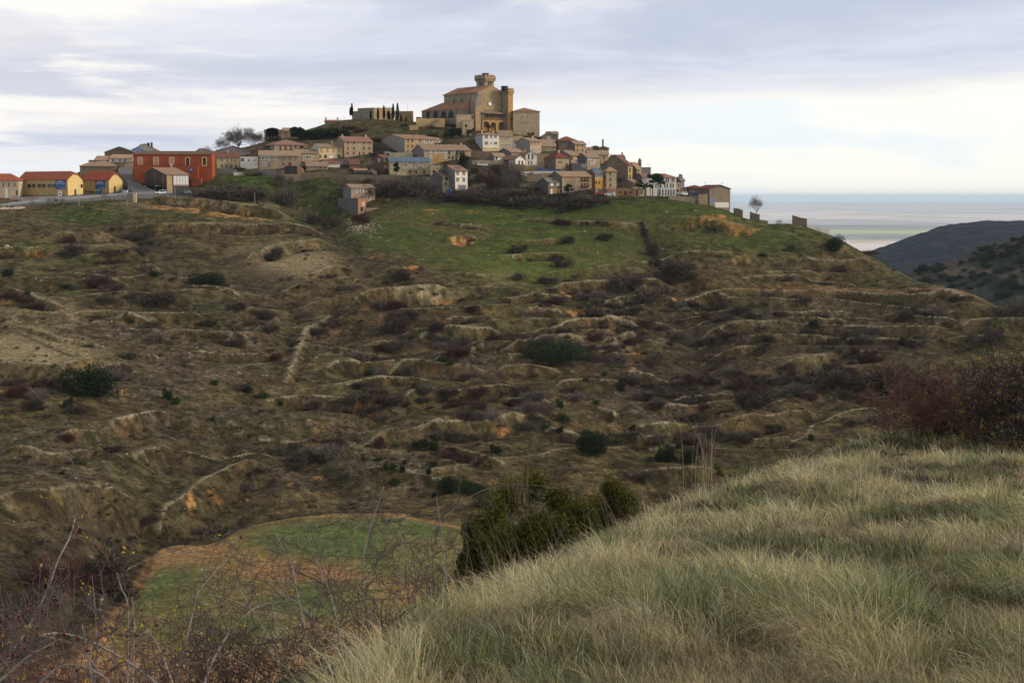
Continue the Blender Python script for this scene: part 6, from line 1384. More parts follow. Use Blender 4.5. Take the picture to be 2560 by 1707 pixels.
# the shrubs that stand out, each told apart by where it grows
for px, py, w, h, kd, lab in [
 (215,988,120,76,'g','big round dark evergreen oak bush at the left, below the pale dry flat'),(1975//1+0,626,26,20,'b','low dark briar on the right meadow below the white cemetery wall'),
 (2085,626,52,34,'g','round holm oak at the right end of the whitewashed wall'),(515,712,90,32,'g','dark green bramble mound under the upper dry flat on the left'),
 (1380,900,130,50,'g','widest dark evergreen thicket in the middle of the terraces'),(1120,1230,70,44,'g','dark green shrub with a reddish spot just above the ploughed field'),
 (1185,1236,60,26,'g','low dark green shrub right beside the one with the reddish spot'),(1480,1130,90,54,'g','large green shrub on the spur right of the gully bottom'),
 (1670,1150,44,40,'g','upright dark shrub on the lower right spur, left of its twin'),(1718,1155,42,38,'g','upright dark shrub on the lower right spur, right of its twin'),
 (180,640,90,46,'b','dark thicket in the hollow bank under the leftmost houses'),(330,600,120,26,'b','long dark briar strip under the left bank path'),
 (690,640,70,30,'b','dark briar hanging from the short curved bank on the left plateau'),(395,760,120,50,'b','sprawling purple thicket across the left slope'),
 (250,720,80,40,'br','reddish thicket on the left slope above the sprawling purple one'),(1010,700,70,34,'b','dark thicket under the orange earth mound'),
 (1000,830,110,50,'b','broad dark thicket on the bank below the long straw lip'),(1090,830,70,44,'b','rounder dark thicket right of the broad one on the same bank'),
 (1630,640,40,50,'b','thicket at the head of the hedge line down the meadow'),(1700,690,120,56,'b','great thicket where the hedge line meets the terraces'),
 (1570,720,140,50,'b','dark thicket left of the hedge line foot'),(1640,760,120,54,'b','thicket spilling below the hedge line foot'),(780,560,60,40,'b','dark thicket in the cutting left of the lone square house'),
 (830,570,60,34,'b','second dark thicket in the same cutting, nearer the meadow'),(905,560,60,40,'br','rust brown thicket on the rubble tip below the lone square house'),
 (560,500,220,50,'b','long dark hedge of bare scrub right of the orange hotel'),(640,505,110,52,'b','dense round end of the bare hedge right of the orange hotel'),
 (725,510,80,60,'bg','pale grey leafless thicket at the top of the cutting'),(700,465,60,46,'bg','small grey leafless thicket below the garden wall'),
 (1190,500,170,34,'b','dark scrub at the foot of the slim white house'),(1330,518,220,38,'b','dark scrub belt under the lower street'),(1450,516,170,36,'b','dark scrub belt below the long house with balconies'),
 (1040,490,120,60,'bg','grey poplar scrub below the long terrace wall'),(960,490,120,50,'b','dark scrub left of the poplars'),(880,480,50,34,'b','dark scrub behind the lone square house'),
 (1130,470,70,60,'g','dark green ivy mass beside the slim white house'),(1225,478,44,62,'br','dark red leafless bush in the gully between the houses'),(1150,420,36,40,'g','green bush above the slim white house'),
 (1290,470,60,70,'b','dark briar slope under the chalet'),(1260,450,60,60,'b','dark briar hanging under the parked white van'),
 (1400,668,60,30,'b','thicket on the meadow bank, left of two'),(1290,632,60,22,'b','low briar on the meadow bank left of the two'),(1510,600,50,26,'b','dark briar on the upper meadow'),(1425,606,44,26,'b','dark briar patch on the upper meadow left'),
 (950,1120,44,40,'br','little round russet bush above the field'),(260,1440,220,90,'b','large dark thicket left of the field'),(120,1480,200,110,'br','dark reddish thicket at the lower left slope'),(60,1560,180,120,'b','dark thicket at the bottom left slope'),
 (300,1500,120,70,'b','dark thicket at the left rim of the field'),(1870,1010,130,44,'b','dark thicket above the pale strip terrace'),(2230,960,200,60,'b','dark thicket band in the right valley'),(2050,960,170,50,'b','dark thicket in the right valley left of the band'),
 (2480,860,120,50,'b','thicket at the right edge under the last terrace'),(2560,790,140,50,'b','brown thicket at the far right crest'),(2300,690,30,20,'b','small briar on the right crest'),(2170,636,50,16,'b','low briar at the shoulder of the right crest'),
]:
    shrub_px(px, py, w, h, kd, lab)
for i, (px, py, w, h, kd) in enumerate(((1050,352,40,16,'b'),(1080,345,36,16,'b'),(1100,372,44,20,'b'),(1130,388,40,18,'b'),(1165,378,36,22,'b'),(1170,400,30,14,'b'),(940,352,50,12,'br'),(900,330,60,12,'br'),(870,322,50,10,'br'),(1030,345,30,14,'b'),(925,378,40,20,'b'),(940,390,40,14,'b'),(690,352,30,14,'b'),(720,360,26,12,'b'),(640,440,60,14,'b'),(600,426,40,12,'b'),(760,425,30,16,'b'),(1010,432,40,20,'b'),(900,440,50,14,'b'),(840,440,40,18,'b'),(1030,455,60,22,'b'),(920,462,60,20,'b'),(1240,426,40,18,'b'),(1270,420,30,16,'b'),(1350,395,24,12,'b'),(1560,455,30,14,'b'),(1420,428,20,8,'b'),(1150,460,40,30,'b'),(1200,455,50,30,'b'),(1180,432,40,20,'b'),(1300,492,120,26,'b'),(1240,492,120,26,'b'),(1400,494,90,16,'b'),(1100,498,90,22,'b'),(1145,490,60,26,'b'),(1340,476,30,10,'b'),(1165,500,60,20,'b'))):
    shrub_px(px, py, w, h, kd, 'bare scrub among the gardens and slopes inside the village', 'bare scrub between the village houses')
# ordinary dark thickets: many, alike
G1 = 'dark leafless thickets on the terraced hillside'
L1 = 'dark leafless thicket among many on the terraced hillside'
spots = []
for wp, amp in TRW:      # along the foot of the banks
    wp = np.array(wp)
    for i in range(len(wp) - 1):
        Ls = np.hypot(*(wp[i+1] - wp[i]))
        for q in range(int(Ls / 5.5)):
            if rs_.random() < 0.62:
                t = rs_.random(); p = wp[i] * (1 - t) + wp[i+1] * t; d = wp[i+1] - wp[i]; nn = np.array([d[1], -d[0]]) / max(Ls, .1)
                if nn[1] > 0: nn = -nn
                p = p + nn * amp * rs_.uniform(0.9, 1.7); spots.append((p[0], p[1]))
dark = [(1500,790,130,70),(1760,770,160,36),(1900,850,260,34),(2250,780,160,26),(1600,880,100,60),(1950,960,320,40),(2200,870,260,30),(1350,850,130,26),(1150,880,160,30),(1700,960,160,60),(1000,780,160,45),(300,700,140,50),(430,760,120,26),(1750,1100,220,26),(740,850,20,60),(1000,1000,200,40),(760,1150,120,40),(600,820,160,50),(1640,650,16,70),(1640,650,14,80),(1690,690,60,30),(1500,790,130,70),(1340,520,230,16),(1100,500,200,14),(1950,960,320,40),(1180,440,70,40),(2230,790,140,16),(1760,770,160,30),(250,620,140,20),(120,1000,100,60),(2300,1000,200,60),(1300,1020,200,40)]
for cx, cy, rx, ry in dark:
    for q in range(int(rx * ry / 420)):
        X, Y, Z = ground(cx + rs_.gauss(0, 0.55) * rx, cy + rs_.gauss(0, 0.55) * ry); spots.append((X, Y))
for t in range(46):
    q = t / 45; X, Y, Z = ground(1605 + 75 * q ** 1.3 + rs_.gauss(0, 2), 560 + 150 * q); spots.insert(0, (X, Y))
HEDGE = spots[:46]
def okspot(X, Y):
    px, py = proj(X, Y, zat(X, Y)); return not (inpoly(np.array([px]), np.array([py]), field)[0]) and (510 < py < 1640 or (1080 < px < 1260 and py > 400))
spots = [s for s in spots if 128 < s[1] < 640 and abs(s[0] / s[1]) < 0.40 and okspot(*s)]
rs_.shuffle(spots)
szs = [(rs_.uniform(1.0, 3.6) * (1.2 - 0.25 * (s[1] < 300)), s) for s in spots]
szs = [q for q in szs if q[1] not in HEDGE]; szs.sort(key=lambda q: -q[0] / q[1][1])
for X, Y in HEDGE: place('thicket', with_mat(rs_.choice(BARE), M_THK), (X, Y, zat(X, Y) - .15), (1.3, 1.2, 1.3), rs_.uniform(0, 6), 'dark bare bush in the hedge line running down the right side of the meadow', 'thicket', 'hedge line down the meadow')
for sz, (X, Y) in szs[:240]:
    m = rs_.choice([M_THK, M_THK, M_THR, M_GREYT, M_THK])
    place('thicket', with_mat(rs_.choice(BARE), m), (X, Y, zat(X, Y) - 0.15), (sz, sz * 0.9, sz * rs_.uniform(0.7, 1.0)), rs_.uniform(0, 6), L1, 'thicket', G1)
def merge_stuff(name, mlist, items, mat, label, cat=None):
    """many copies baked into one mesh (countless small growth)"""
    vs, fs, off = [], [], 0
    base = []
    for me in mlist:
        co = np.empty(len(me.vertices) * 3, np.float32); me.vertices.foreach_get('co', co); k = me.polygons[0].loop_total
        li = np.empty(len(me.loops), np.int32); me.loops.foreach_get('vertex_index', li); base.append((co.reshape(-1, 3), li.reshape(-1, k)))
    for X, Y, Z, sx, sz, rz in items:
        co, li = base[int(abs(X * 131 + Y * 71)) % len(base)]; c, s = math.cos(rz), math.sin(rz)
        q = np.empty_like(co); q[:, 0] = (co[:, 0] * c - co[:, 1] * s) * sx + X; q[:, 1] = (co[:, 0] * s + co[:, 1] * c) * sx + Y; q[:, 2] = co[:, 2] * sz + Z
        vs.append(q); fs.append(li + off); off += len(co)
    o = np_mesh(name, np.concatenate(vs), np.concatenate(fs), mat); tag(o, label, None, None, 'stuff'); return o
rest = szs[240:]
small = [shrub_mesh('small_scrub', 'heath', 60 + i) for i in range(5)]
small2 = [shrub_mesh('small_brush', 'brush', 70 + i) for i in range(6)]
gr = np.random.default_rng(3)
def scatter(n, mfun, smin, smax, zr=(0.6, 1.0)):
    out = []
    ai = gr.uniform(-0.40, 0.40, n); Yi = 150 * (620 / 150) ** gr.uniform(0, 1, n) ** 0.9
    for a, Y in zip(ai, Yi):
        X = a * Y; j = int((a - aa[0]) / (aa[1] - aa[0])); i = int(np.searchsorted(yy, Y)); i = min(i, NY - 1)
        if gr.random() < mfun(i, j): s = gr.uniform(smin, smax); out.append((X, Y, float(HF[i, j]) - 0.05, s, s * gr.uniform(*zr), gr.uniform(0, 6.3)))
    return out
n5 = fbm(XG / 9, YG / 9, 4, 111)
vis = (PYG > 505) & (fmf < 0.1)
pd = vis * (0.25 * sst(n5, 0.5, 0.62) + 0.55 * foot + 0.4 * gul) * (1 - 0.85 * gm)
it = scatter(12000, lambda i, j: pd[i, j], 0.5, 1.3) + [(X, Y, zat(X, Y) - .1, s * 1.0, s * .8, s * 9) for s, (X, Y) in rest]
merge_stuff('brushwood', small2, it, M_THK, 'low dark brushwood scattered over the banks')
ph = vis * (hm * 0.9 + 0.22 * sst(n1, 0.45, 0.6)) * (1 - gm)
merge_stuff('heather', small, scatter(20000, lambda i, j: ph[i, j], 0.3, 0.75), M_HEA, 'grey purple heather and thyme tufts carpeting the dry slope')
pg = vis * (0.35 * edge + 0.3 * sst(n2, 0.5, 0.6) + 0.1) * (1 - 0.9 * gm)
merge_stuff('tussocks', small, scatter(42000, lambda i, j: pg[i, j], 0.18, 0.5, (0.5, 1.1)), M_STR, 'straw coloured grass tussocks on banks and lips')
pg2 = vis * gm * 0.05
merge_stuff('meadow_weeds', small, scatter(6000, lambda i, j: pg2[i, j], 0.3, 0.7, (0.4, .8)), M_GRN, 'small weeds dotting the green meadow')
# green shrubs dotted on the lower slope
G2 = 'small green juniper shrubs dotted on the lower slope'
jun = [(170,1020,34,26),(420,998,30,26),(440,1010,26,18),(612,978,34,16),(655,992,32,14),(535,962,20,14),(1045,1117,30,18),(1062,1116,24,20),(1080,1122,26,20),(1130,1130,26,14),(965,1172,18,18),(982,1174,16,20),(1008,1178,16,16),(1016,1160,18,14),(1072,1184,18,18),(1085,1165,22,14),(986,1212,26,18),(1165,1222,36,22),(1195,1232,34,22),(1225,1248,50,18),(1205,1266,38,20),(1085,1242,16,12),(910,1150,16,10),(945,1152,22,12),(1240,1132,34,20),(1400,1018,22,20),(1365,1070,16,10),(1400,1078,18,14),(1468,1088,24,16),(1580,1076,22,14),(1650,1154,26,22),(1700,1120,20,16),(1790,1172,16,14),(1800,1188,20,14),(2030,1100,26,16),(1555,975,18,26),(1560,965,14,20),(1510,940,16,12),(1465,952,16,10),(920,940,22,16),(1042,968,28,12),(960,992,34,16),(1105,905,26,12),(1125,912,22,12),(1320,892,26,20),(2035,818,24,16),(2170,840,16,14),(2255,862,16,12),(2130,862,16,14),(2098,958,22,20),(330,806,16,12),(170,722,24,12),(385,690,30,16),(1905,640,24,8),(2120,600,12,8),(530,1050,14,10),(200,1160,24,10),(155,1185,20,10),(700,1010,18,10),(745,720,16,8),(1410,1050,30,14),(1330,1010,20,12),(1490,1010,16,12),(20,690,26,20),(70,738,20,12)]
for i, (px, py, w, h) in enumerate(jun):
    shrub_px(px, py, w * 1.1, h * 1.1, 'j' if i % 3 else 'g', 'small green juniper shrub among others on the lower slope', G2, 'juniper_shrub')
# oaks over the far right hill
G3 = 'dark round oaks dotting the far right hillside'
Xh, Yh, Zh = h2; rr = np.random.default_rng(5); cnt = 0
while cnt < 230:
    i = rr.integers(60, 200); j = rr.integers(0, Xh.shape[1]); X, Y, Z = Xh[i, j], Yh[i, j], Zh[i, j]; px, py = proj(X, Y, Z)
    if px > 2620 or fbm(np.array([X / 40]), np.array([Y / 40]), 3, 8)[0] < 0.42: continue
    s = rr.uniform(2.2, 5.0); place('oak', with_mat(LEAF[cnt % 6], M_GRN), (X, Y, Z - 0.3), (s, s, s * 1.0), rr.uniform(0, 6), 'dark round oak among many dotting the far right hillside', 'tree', G3); cnt += 1
for px, py in ((2309, 672),):
    X, Y, Z = unproj(px, py, 1235); o = place('oak', with_mat(LEAF[1], M_GRN), (X, Y, Z - 0.5), (4.2, 4.2, 4.6), 0, 'lone round oak on the skyline of the nearer right hill', 'tree')

# --------------------------------------------------- trees
def branch_tree(seed, height, spread, nmain=9, levels=4, trunk_r=0.03, up=0.5, trunk_h=0.22, rmin=0.0022):
    """bare crown in unit height: returns MB of limbs"""
    rg = random.Random(seed); b = MB()
    def grow(p, d, L, r, lev):
        n = 4; pts = [p]; rad = [r]; q = Vector(p); dd = Vector(d)
        for i in range(n):
            dd = (dd + Vector((rg.gauss(0, .16), rg.gauss(0, .16), rg.gauss(0.03, .10)))).normalized(); q = q + dd * L / n; pts.append(q.copy()); rad.append(max(r * (1 - 0.6 * (i + 1) / n), rmin))
        b.tube(pts, rad, 5 if lev == 0 else 3, cap=False)
        if lev >= levels: return
        k = nmain if lev == 0 else rg.randint(3, 5)
        for c in range(k):
            t = rg.uniform(0.45 if lev else 0.6, 1.0); i = min(int(t * n), n - 1); base = pts[i].lerp(pts[i+1], t * n - i)
            ax = Vector((rg.gauss(0, 1), rg.gauss(0, 1), rg.gauss(0, .4))).normalized(); nd = (dd * 0.55 + ax * spread * (1.0 if lev < 2 else 0.8) + Vector((0, 0, up * 0.4))).normalized()
            grow(base, nd, L * rg.uniform(0.55, 0.78) if lev else rg.uniform(0.42, 0.60), r * 0.45, lev + 1)
    grow(Vector((0, 0, -0.03)), Vector((0, 0, 1)), trunk_h, trunk_r, 0)
    zs = max(v[2] for v in b.v); b.v = [(v[0] / zs * height, v[1] / zs * height, v[2] / zs * height) for v in b.v]
    return b
def bare_tree(px, py, Y, hpx, label, seed, spread=0.75, levels=4, mat=None, group=None, nmain=9, trunk_r=0.03, z=None, rmin=0.0022):
    X, Yw, Z = unproj(px, py, Y); h = hpx * Y / F
    t = empty('bare_tree', (X, Yw, Z - 0.2)); tag(t, label, 'tree', group)
    b = branch_tree(seed, h, spread, nmain, levels, trunk_r, rmin=rmin)
    # trunk part and crown part
    kT = 5 * 5 + 0
    tb = MB(); tb.v = b.v[:25]; nf = [f for f in b.f if max(f) < 25]; tb.f = nf; tb.mi = [0] * len(nf)
    part(tb, 'trunk', M_BARK, t)
    cb_ = MB(); cb_.v = b.v[25:]; cb_.f = [[i - 25 for i in f] for f in b.f if min(f) >= 25]; cb_.mi = [0] * len(cb_.f)
    part(cb_, 'crown', mat or M_GREYT, t)
    return t
bare_tree(596, 372, 690, 64, 'great spreading bare tree on the left skyline', 1, 0.72, 5, M_GREYT, nmain=16, trunk_r=0.045)
bare_tree(628, 374, 688, 58, 'right half companion of the great bare tree on the left skyline', 2, 0.75, 5, M_GREYT, nmain=13)
bare_tree(566, 378, 692, 44, 'left outlier of the great bare trees on the skyline', 33, 0.95, 5, M_GREYT, nmain=9)
bare_tree(520, 384, 690, 22, 'small bare tree just left of the great one on the skyline', 3, 0.9, 4)
bare_tree(1891, 534, 584, 50, 'solitary bare tree standing on the right ridge against the plain', 4, 0.62, 5, mat_leafy('pale_bare_twigs', (0.17, 0.15, 0.13), (0.26, 0.235, 0.21), trans=0), nmain=9, rmin=0.0015)
bare_tree(1948, 562, 582, 17, 'small bare tree on the right ridge beside the low wall', 5, 0.9, 4)
bare_tree(2035, 575, 590, 12, 'tiny bare tree behind the whitewashed wall', 6, 0.9, 3)
bare_tree(570, 424, 636, 24, 'bare fruit tree in front of the cream two-storey house', 7, 1.0, 4)
bare_tree(852, 448, 612, 34, 'bare tree leaning over the long rough garden wall', 8, 0.8, 4)
bare_tree(1325, 440, 612, 16, 'little bare tree on the stone wall under the white terrace', 9, 0.9, 4)
for i, (px, py, hp) in enumerate(((975,500,62),(990,505,70),(1005,500,66),(1022,505,74),(1040,508,70),(1060,505,72),(1075,500,60),(955,490,50),(1275,482,56),(1285,478,60),(930,488,44),(1048,440,36),(1020,445,30))):
    bare_tree(px, py, 596 if py > 460 else 622, hp, 'slender grey poplar in the leafless row below the terrace wall' if i < 11 else ('bare tree in front of the blue-roofed house, %s' % ('right one' if i == 11 else 'left one')), 20 + i, 0.42, 4, M_GREYT, 'slender bare poplars under the village' if i < 11 else None, nmain=7, trunk_r=0.012)
for i, (px, py, hp, lab) in enumerate(((82,512,22,'bare roadside tree left of the small notice shelter'),(120,510,20,'thin bare roadside tree beside the notice shelter'),(158,512,20,'bare roadside bush right of the notice shelter'),(262,500,24,'bare roadside tree before the second winery hall'),(300,496,16,'low bare roadside bush near the guard rail end'))):
    bare_tree(px, py, 566, hp, lab, 50 + i, 0.7, 4)
def leafy_tree(px, py, Y, wpx, hpx, label, mat, name='evergreen_tree', crown=(0.25, 1.0), n=2600, lumps=17, lsz=0.036, seed=0, trunk=True, cat='tree', lean=0.0, group=None):
    X, Yw, Z = unproj(px, py, Y); h = hpx * Y / F; w = wpx * Y / F; rg = np.random.default_rng(seed + 500)
    t = empty(name, (X, Yw, Z - 0.1)); tag(t, label, cat, group)
    if trunk:
        b = MB(); b.tube([(0, 0, -0.5), (lean * h * 0.3, 0, h * 0.3), (lean * h * 0.7, 0, h * 0.75)], [0.025 * h, 0.018 * h, 0.008 * h], 6)
        for k in range(4):
            a_ = k * 1.6 + seed; b.tube([(lean*h*0.4, 0, h * 0.4), (lean*h*.4 + math.cos(a_) * w * 0.25, math.sin(a_) * w * 0.25, h * 0.7)], [0.012 * h, 0.004 * h], 4)
        part(b, 'trunk', M_BARK, t)
    z0, z1 = crown
    cs = rg.uniform(-1, 1, (lumps, 3)); cs[:, 0] *= w * 0.36; cs[:, 1] *= w * 0.36; cs[:, 2] = (z0 + z1) / 2 * h + cs[:, 2] * (z1 - z0) * h * 0.32
    cs[:, 0] += lean * h * 0.7
    rs = rg.uniform(0.09, 0.19, lumps) * w + 0.02 * h; k = rg.integers(0, lumps, n); d = rg.normal(size=(n, 3)); d /= np.linalg.norm(d, axis=1, keepdims=True)
    p = cs[k] + d * (rs[k] * rg.uniform(0.45, 1.0, n) ** 0.6)[:, None] * np.array([1, 1, 0.8]); p[:, 2] = np.maximum(p[:, 2], 0)
    v, f = leaves(rg, p, lsz * h); o = np_mesh('crown', v, f, mat, t); return t
for i, (px, py, w, h, lab) in enumerate(((745,352,36,38,'tall pointed evergreen right of the small salmon-roofed house'),(770,352,40,28,'rounded evergreen beside the tall pointed one'),(800,352,44,32,'broad dark evergreen in the middle of the hillside clump'),(830,352,40,34,'dark evergreen above the cream three-bay house'),(858,352,36,30,'dark evergreen at the right end of the hillside clump'),(815,338,50,22,'low dark evergreen behind the hillside clump'))):
    leafy_tree(px, py + 6, 690, w * 1.1, h * 1.15, lab, M_GRN, seed=i, crown=(0.15, 0.98), lsz=0.06, lumps=18)
leafy_tree(1140, 352, 680, 34, 34, 'dark ivy-green tree on the slope under the church', M_GRN, seed=11); leafy_tree(1120, 352, 684, 28, 26, 'smaller evergreen left of the ivy-green tree under the church', M_GRN, seed=12)
leafy_tree(1172, 346, 686, 16, 24, 'dark upright evergreen beside the cave house', M_GRN, seed=13); leafy_tree(960, 330, 706, 18, 16, 'round dark bush on the grassy slope below the fortress', M_GRN, seed=14, trunk=False, name='evergreen_shrub', cat='shrub')
leafy_tree(1010, 326, 704, 22, 16, 'wider dark bush right of the round one below the fortress', M_GRN, seed=15, trunk=False, name='evergreen_shrub', cat='shrub')
leafy_tree(1085, 335, 698, 26, 22, 'dark bush below the slanting stairs', M_THK, seed=16, trunk=False, name='evergreen_shrub', cat='shrub')
leafy_tree(1222, 326, 700, 12, 16, 'small tree growing inside the left church porch arch', M_GRN, seed=17); leafy_tree(1326, 346, 694, 22, 16, 'brownish bare bush against the plain church block', M_THK, seed=18, trunk=False, name='thicket', cat='shrub')
leafy_tree(1421, 486, 594, 24, 30, 'round dark green tree before the small grey stone house', M_PINE, seed=19, crown=(0.15, 0.95)); leafy_tree(990, 440, 618, 16, 46, 'pointed conifer in front of the blue-roofed house', M_PINE, seed=20, crown=(0.1, 0.95), lumps=16)
for i, (px, w, h, ln_, lab) in enumerate(((1597,16,40,0.05,'leaning thin pine at the left of the pine group'),(1612,16,34,0.04,'second thin pine of the group'),(1632,26,56,-0.02,'tall pine with broad crown in the group'),(1645,28,58,0.0,'tallest pine in the middle of the group'),(1653,22,50,0.12,'right leaning pine of the group'),(1626,14,34,0.0,'short pine behind the tall ones'))):
    leafy_tree(px - (6 if ln_ > 0.1 else 0), 490, 592, w, h, lab, M_PINE, 'pine_tree', crown=(0.55 if h > 45 else 0.5, 1.0), n=1600, lumps=12, seed=30 + i, lean=ln_, lsz=0.028, group='pines at the lower street')
for i, (px, yb_, yt_) in enumerate(((876,288,272),(880,288,262),(927,297,280),(945,298,273),(960,297,268),(970,297,280),(973,297,281),(983,297,263),(994,295,261),(1003,316,290),(992,318,296),(1015,316,296))):
    Yc_ = 722; X, Yw, Z = unproj(px, yb_, Yc_); h = (yb_ - yt_ + 3) * Yc_ / F; rg = np.random.default_rng(i + 900); n = 900
    t = empty('cypress', (X, Yw, Z - 0.4)); lb = ['leftmost short cypress at the fortress end','tall cypress at the left fortress end','cypress at the fortress grey wall','cypress right of the fortress corner','tall cypress before the yellow fortress wall','short cypress, left of a close pair','short cypress, right of a close pair','tall cypress at the right end of the main fortress wall','tallest cypress, before the low ochre fortress wall','slim cypress down the slope, middle of three','slim cypress down the slope, left of three','slim cypress down the slope, right of three'][i]
    tag(t, lb, 'tree', 'cypresses around the fortress ruin')
    b = MB(); b.tube([(0, 0, -0.5), (0, 0, h * 0.5)], [0.12, 0.06], 5); part(b, 'trunk', M_BARK, t)
    zz = rg.uniform(0.04, 1.0, n) ; rad = 0.085 * h * np.sin(np.clip(zz, 0, 1) ** 0.7 * math.pi * 0.93 + 0.15).clip(0.05) + 0.12; an = rg.uniform(0, 6.28, n)
    p = np.stack([np.cos(an) * rad * rg.uniform(0.5, 1, n), np.sin(an) * rad * rg.uniform(0.5, 1, n), zz * h], 1); v, f = slivers(rg, p, np.stack([np.cos(an) * .3, np.sin(an) * .3, np.ones(n)], 1), np.full(n, 0.55), np.full(n, 0.22)); np_mesh('crown', v, f, M_CYP, t)
# ivy on the ruined house
root, C, Wd, Ld, He, Hr, u, v_ = bref('black-green sheet of ivy'); rg = np.random.default_rng(77); n = 5000
xa_, _ = loc_on(bref('black-green sheet of ivy'), 667, 340); xb_, _ = loc_on(bref('black-green sheet of ivy'), 695, 340)
q = rg.uniform(0, 1, (n, 3)); top_ = He + 1.3 + 0.6 * np.sin(q[:, 0] * 3.1); p = np.stack([xa_ + (xb_ - xa_) * q[:, 0] + rg.normal(0, .12, n), -0.1 - 0.5 * rg.uniform(0, 1, n), -0.5 + (top_ + 0.5) * q[:, 1]], 1)
vv_, ff_ = leaves(rg, p, 0.28); o = np_mesh('ivy', vv_, ff_, M_IVY); o.location = root.location; o.rotation_euler = root.rotation_euler; tag(o, 'black-green ivy sheet hanging on the old skyline house', 'ivy')
# ------------------------------------------------------------------ near slope where the photographer stands
nc = []
def ncp(px, py, Y): nc.append(unproj(px, py, Y))
for a_ in ((700,1740,6.1),(1300,1720,6.0),(1900,1712,5.9),(2560,1712,5.8),(2900,1712,5.8),(900,1640,7.6),(1100,1570,9),(1450,1540,9.2),(1900,1510,9.4),(2560,1490,9.6),(2900,1490,9.6),
           (1330,1450,12),(1650,1390,12.6),(2100,1370,13),(2560,1350,13.4),(1560,1330,15.5),(1950,1280,17),(2560,1260,18),(2900,1260,18),(1730,1260,18.5),(1950,1205,21.5),(2250,1165,25),(2560,1180,25),(2900,1180,25),(1950,1172,25),(2080,1140,29),(2200,1118,32),(2400,1125,33),(2650,1130,33)): ncp(*a_)
for X, Y, Z in ((0.6,2.5,-1.7),(3,2.5,-1.7),(-1.5,2.5,-2.3),(-4,2.5,-4.0)): nc.append((X, Y, Z))
for px, py, Y in ((640,1740,6.2),(820,1680,7.4),(980,1610,9),(1180,1520,11),(1400,1420,13.5),(1560,1345,16),(1700,1280,19),(1850,1215,23),(1980,1168,27),(2100,1135,31)):
    X, Yw, Z = unproj(px, py, Y); k = Y / 12
    for ddx, ddy, ddz in ((-0.9*k - .3, 0.5*k, -0.75*k - .2), (-2.6*k, 1.6*k, -2.6*k), (-6*k, 4*k, -6.5*k), (-12*k, 9*k, -13*k)): nc.append((X + ddx, Yw + ddy, Z + ddz))
for X, Y, Z in ((13,45,-15),(20,45,-13),(30,45,-12),(10,70,-32),(30,70,-28),(45,90,-40),(-10,70,-40),(-40,70,-46),(-60,110,-58),(-20,110,-58),(20,110,-56),(60,110,-54),(0,132,-62),(50,132,-61),(-50,132,-62),(-15,20,-16),(-22,35,-26),(-8,12,-9.5),(80,130,-58),(35,38,-8)): nc.append((X, Y, Z))
NP = np.array(nc); Cn = 0.35; nn_ = len(NP)
dd2 = (NP[:, None, 0] - NP[None, :, 0]) ** 2 + (NP[:, None, 1] - NP[None, :, 1]) ** 2
A = np.zeros((nn_ + 3, nn_ + 3)); A[:nn_, :nn_] = -np.sqrt(dd2 + Cn) + np.eye(nn_) * 0.10; A[:nn_, nn_] = 1; A[:nn_, nn_+1] = NP[:, 0] / 10; A[:nn_, nn_+2] = NP[:, 1] / 10; A[nn_:, :nn_] = A[:nn_, nn_:].T
nw = np.linalg.solve(A, np.concatenate([NP[:, 2], [0, 0, 0]]))
def near_h(x, y):
    sh = np.shape(x); x = np.ravel(x); y = np.ravel(y); out = np.empty(len(x))
    for i in range(0, len(x), 50000):
        xs, ys = x[i:i+50000], y[i:i+50000]; q = np.sqrt((xs[:, None] - NP[None, :, 0]) ** 2 + (ys[:, None] - NP[None, :, 1]) ** 2 + Cn); out[i:i+50000] = -(q @ nw[:nn_]) + nw[nn_] + nw[nn_+1] * xs / 10 + nw[nn_+2] * ys / 10
    out = out + (fbm(x / 1.6, y / 1.6, 3, 7) - 0.5) * 0.34 + (fbm(x / 0.5, y / 0.5, 2, 9) - 0.5) * 0.10
    return out.reshape(sh)
na2, ny2 = 420, 330
a2 = np.linspace(-0.75, 1.25, na2); y2 = np.geomspace(2.4, 131, ny2); A2, Y2 = np.meshgrid(a2, y2); X2 = A2 * Y2; Z2 = near_h(X2, Y2)
ix = np.arange(na2 * ny2).reshape(ny2, na2)
nearo = np_mesh('ground', np.stack([X2, Y2, Z2], -1).reshape(-1, 3), np.stack([ix[:-1, :-1], ix[:-1, 1:], ix[1:, 1:], ix[1:, :-1]], -1).reshape(-1, 4), mat_basic('thatchy_soil', (0.055, 0.046, 0.025), var=0.35, scale=3, bump=0.6, bscale=30), smooth=True)
tag(nearo, 'near slope under the long grass', kind='structure')

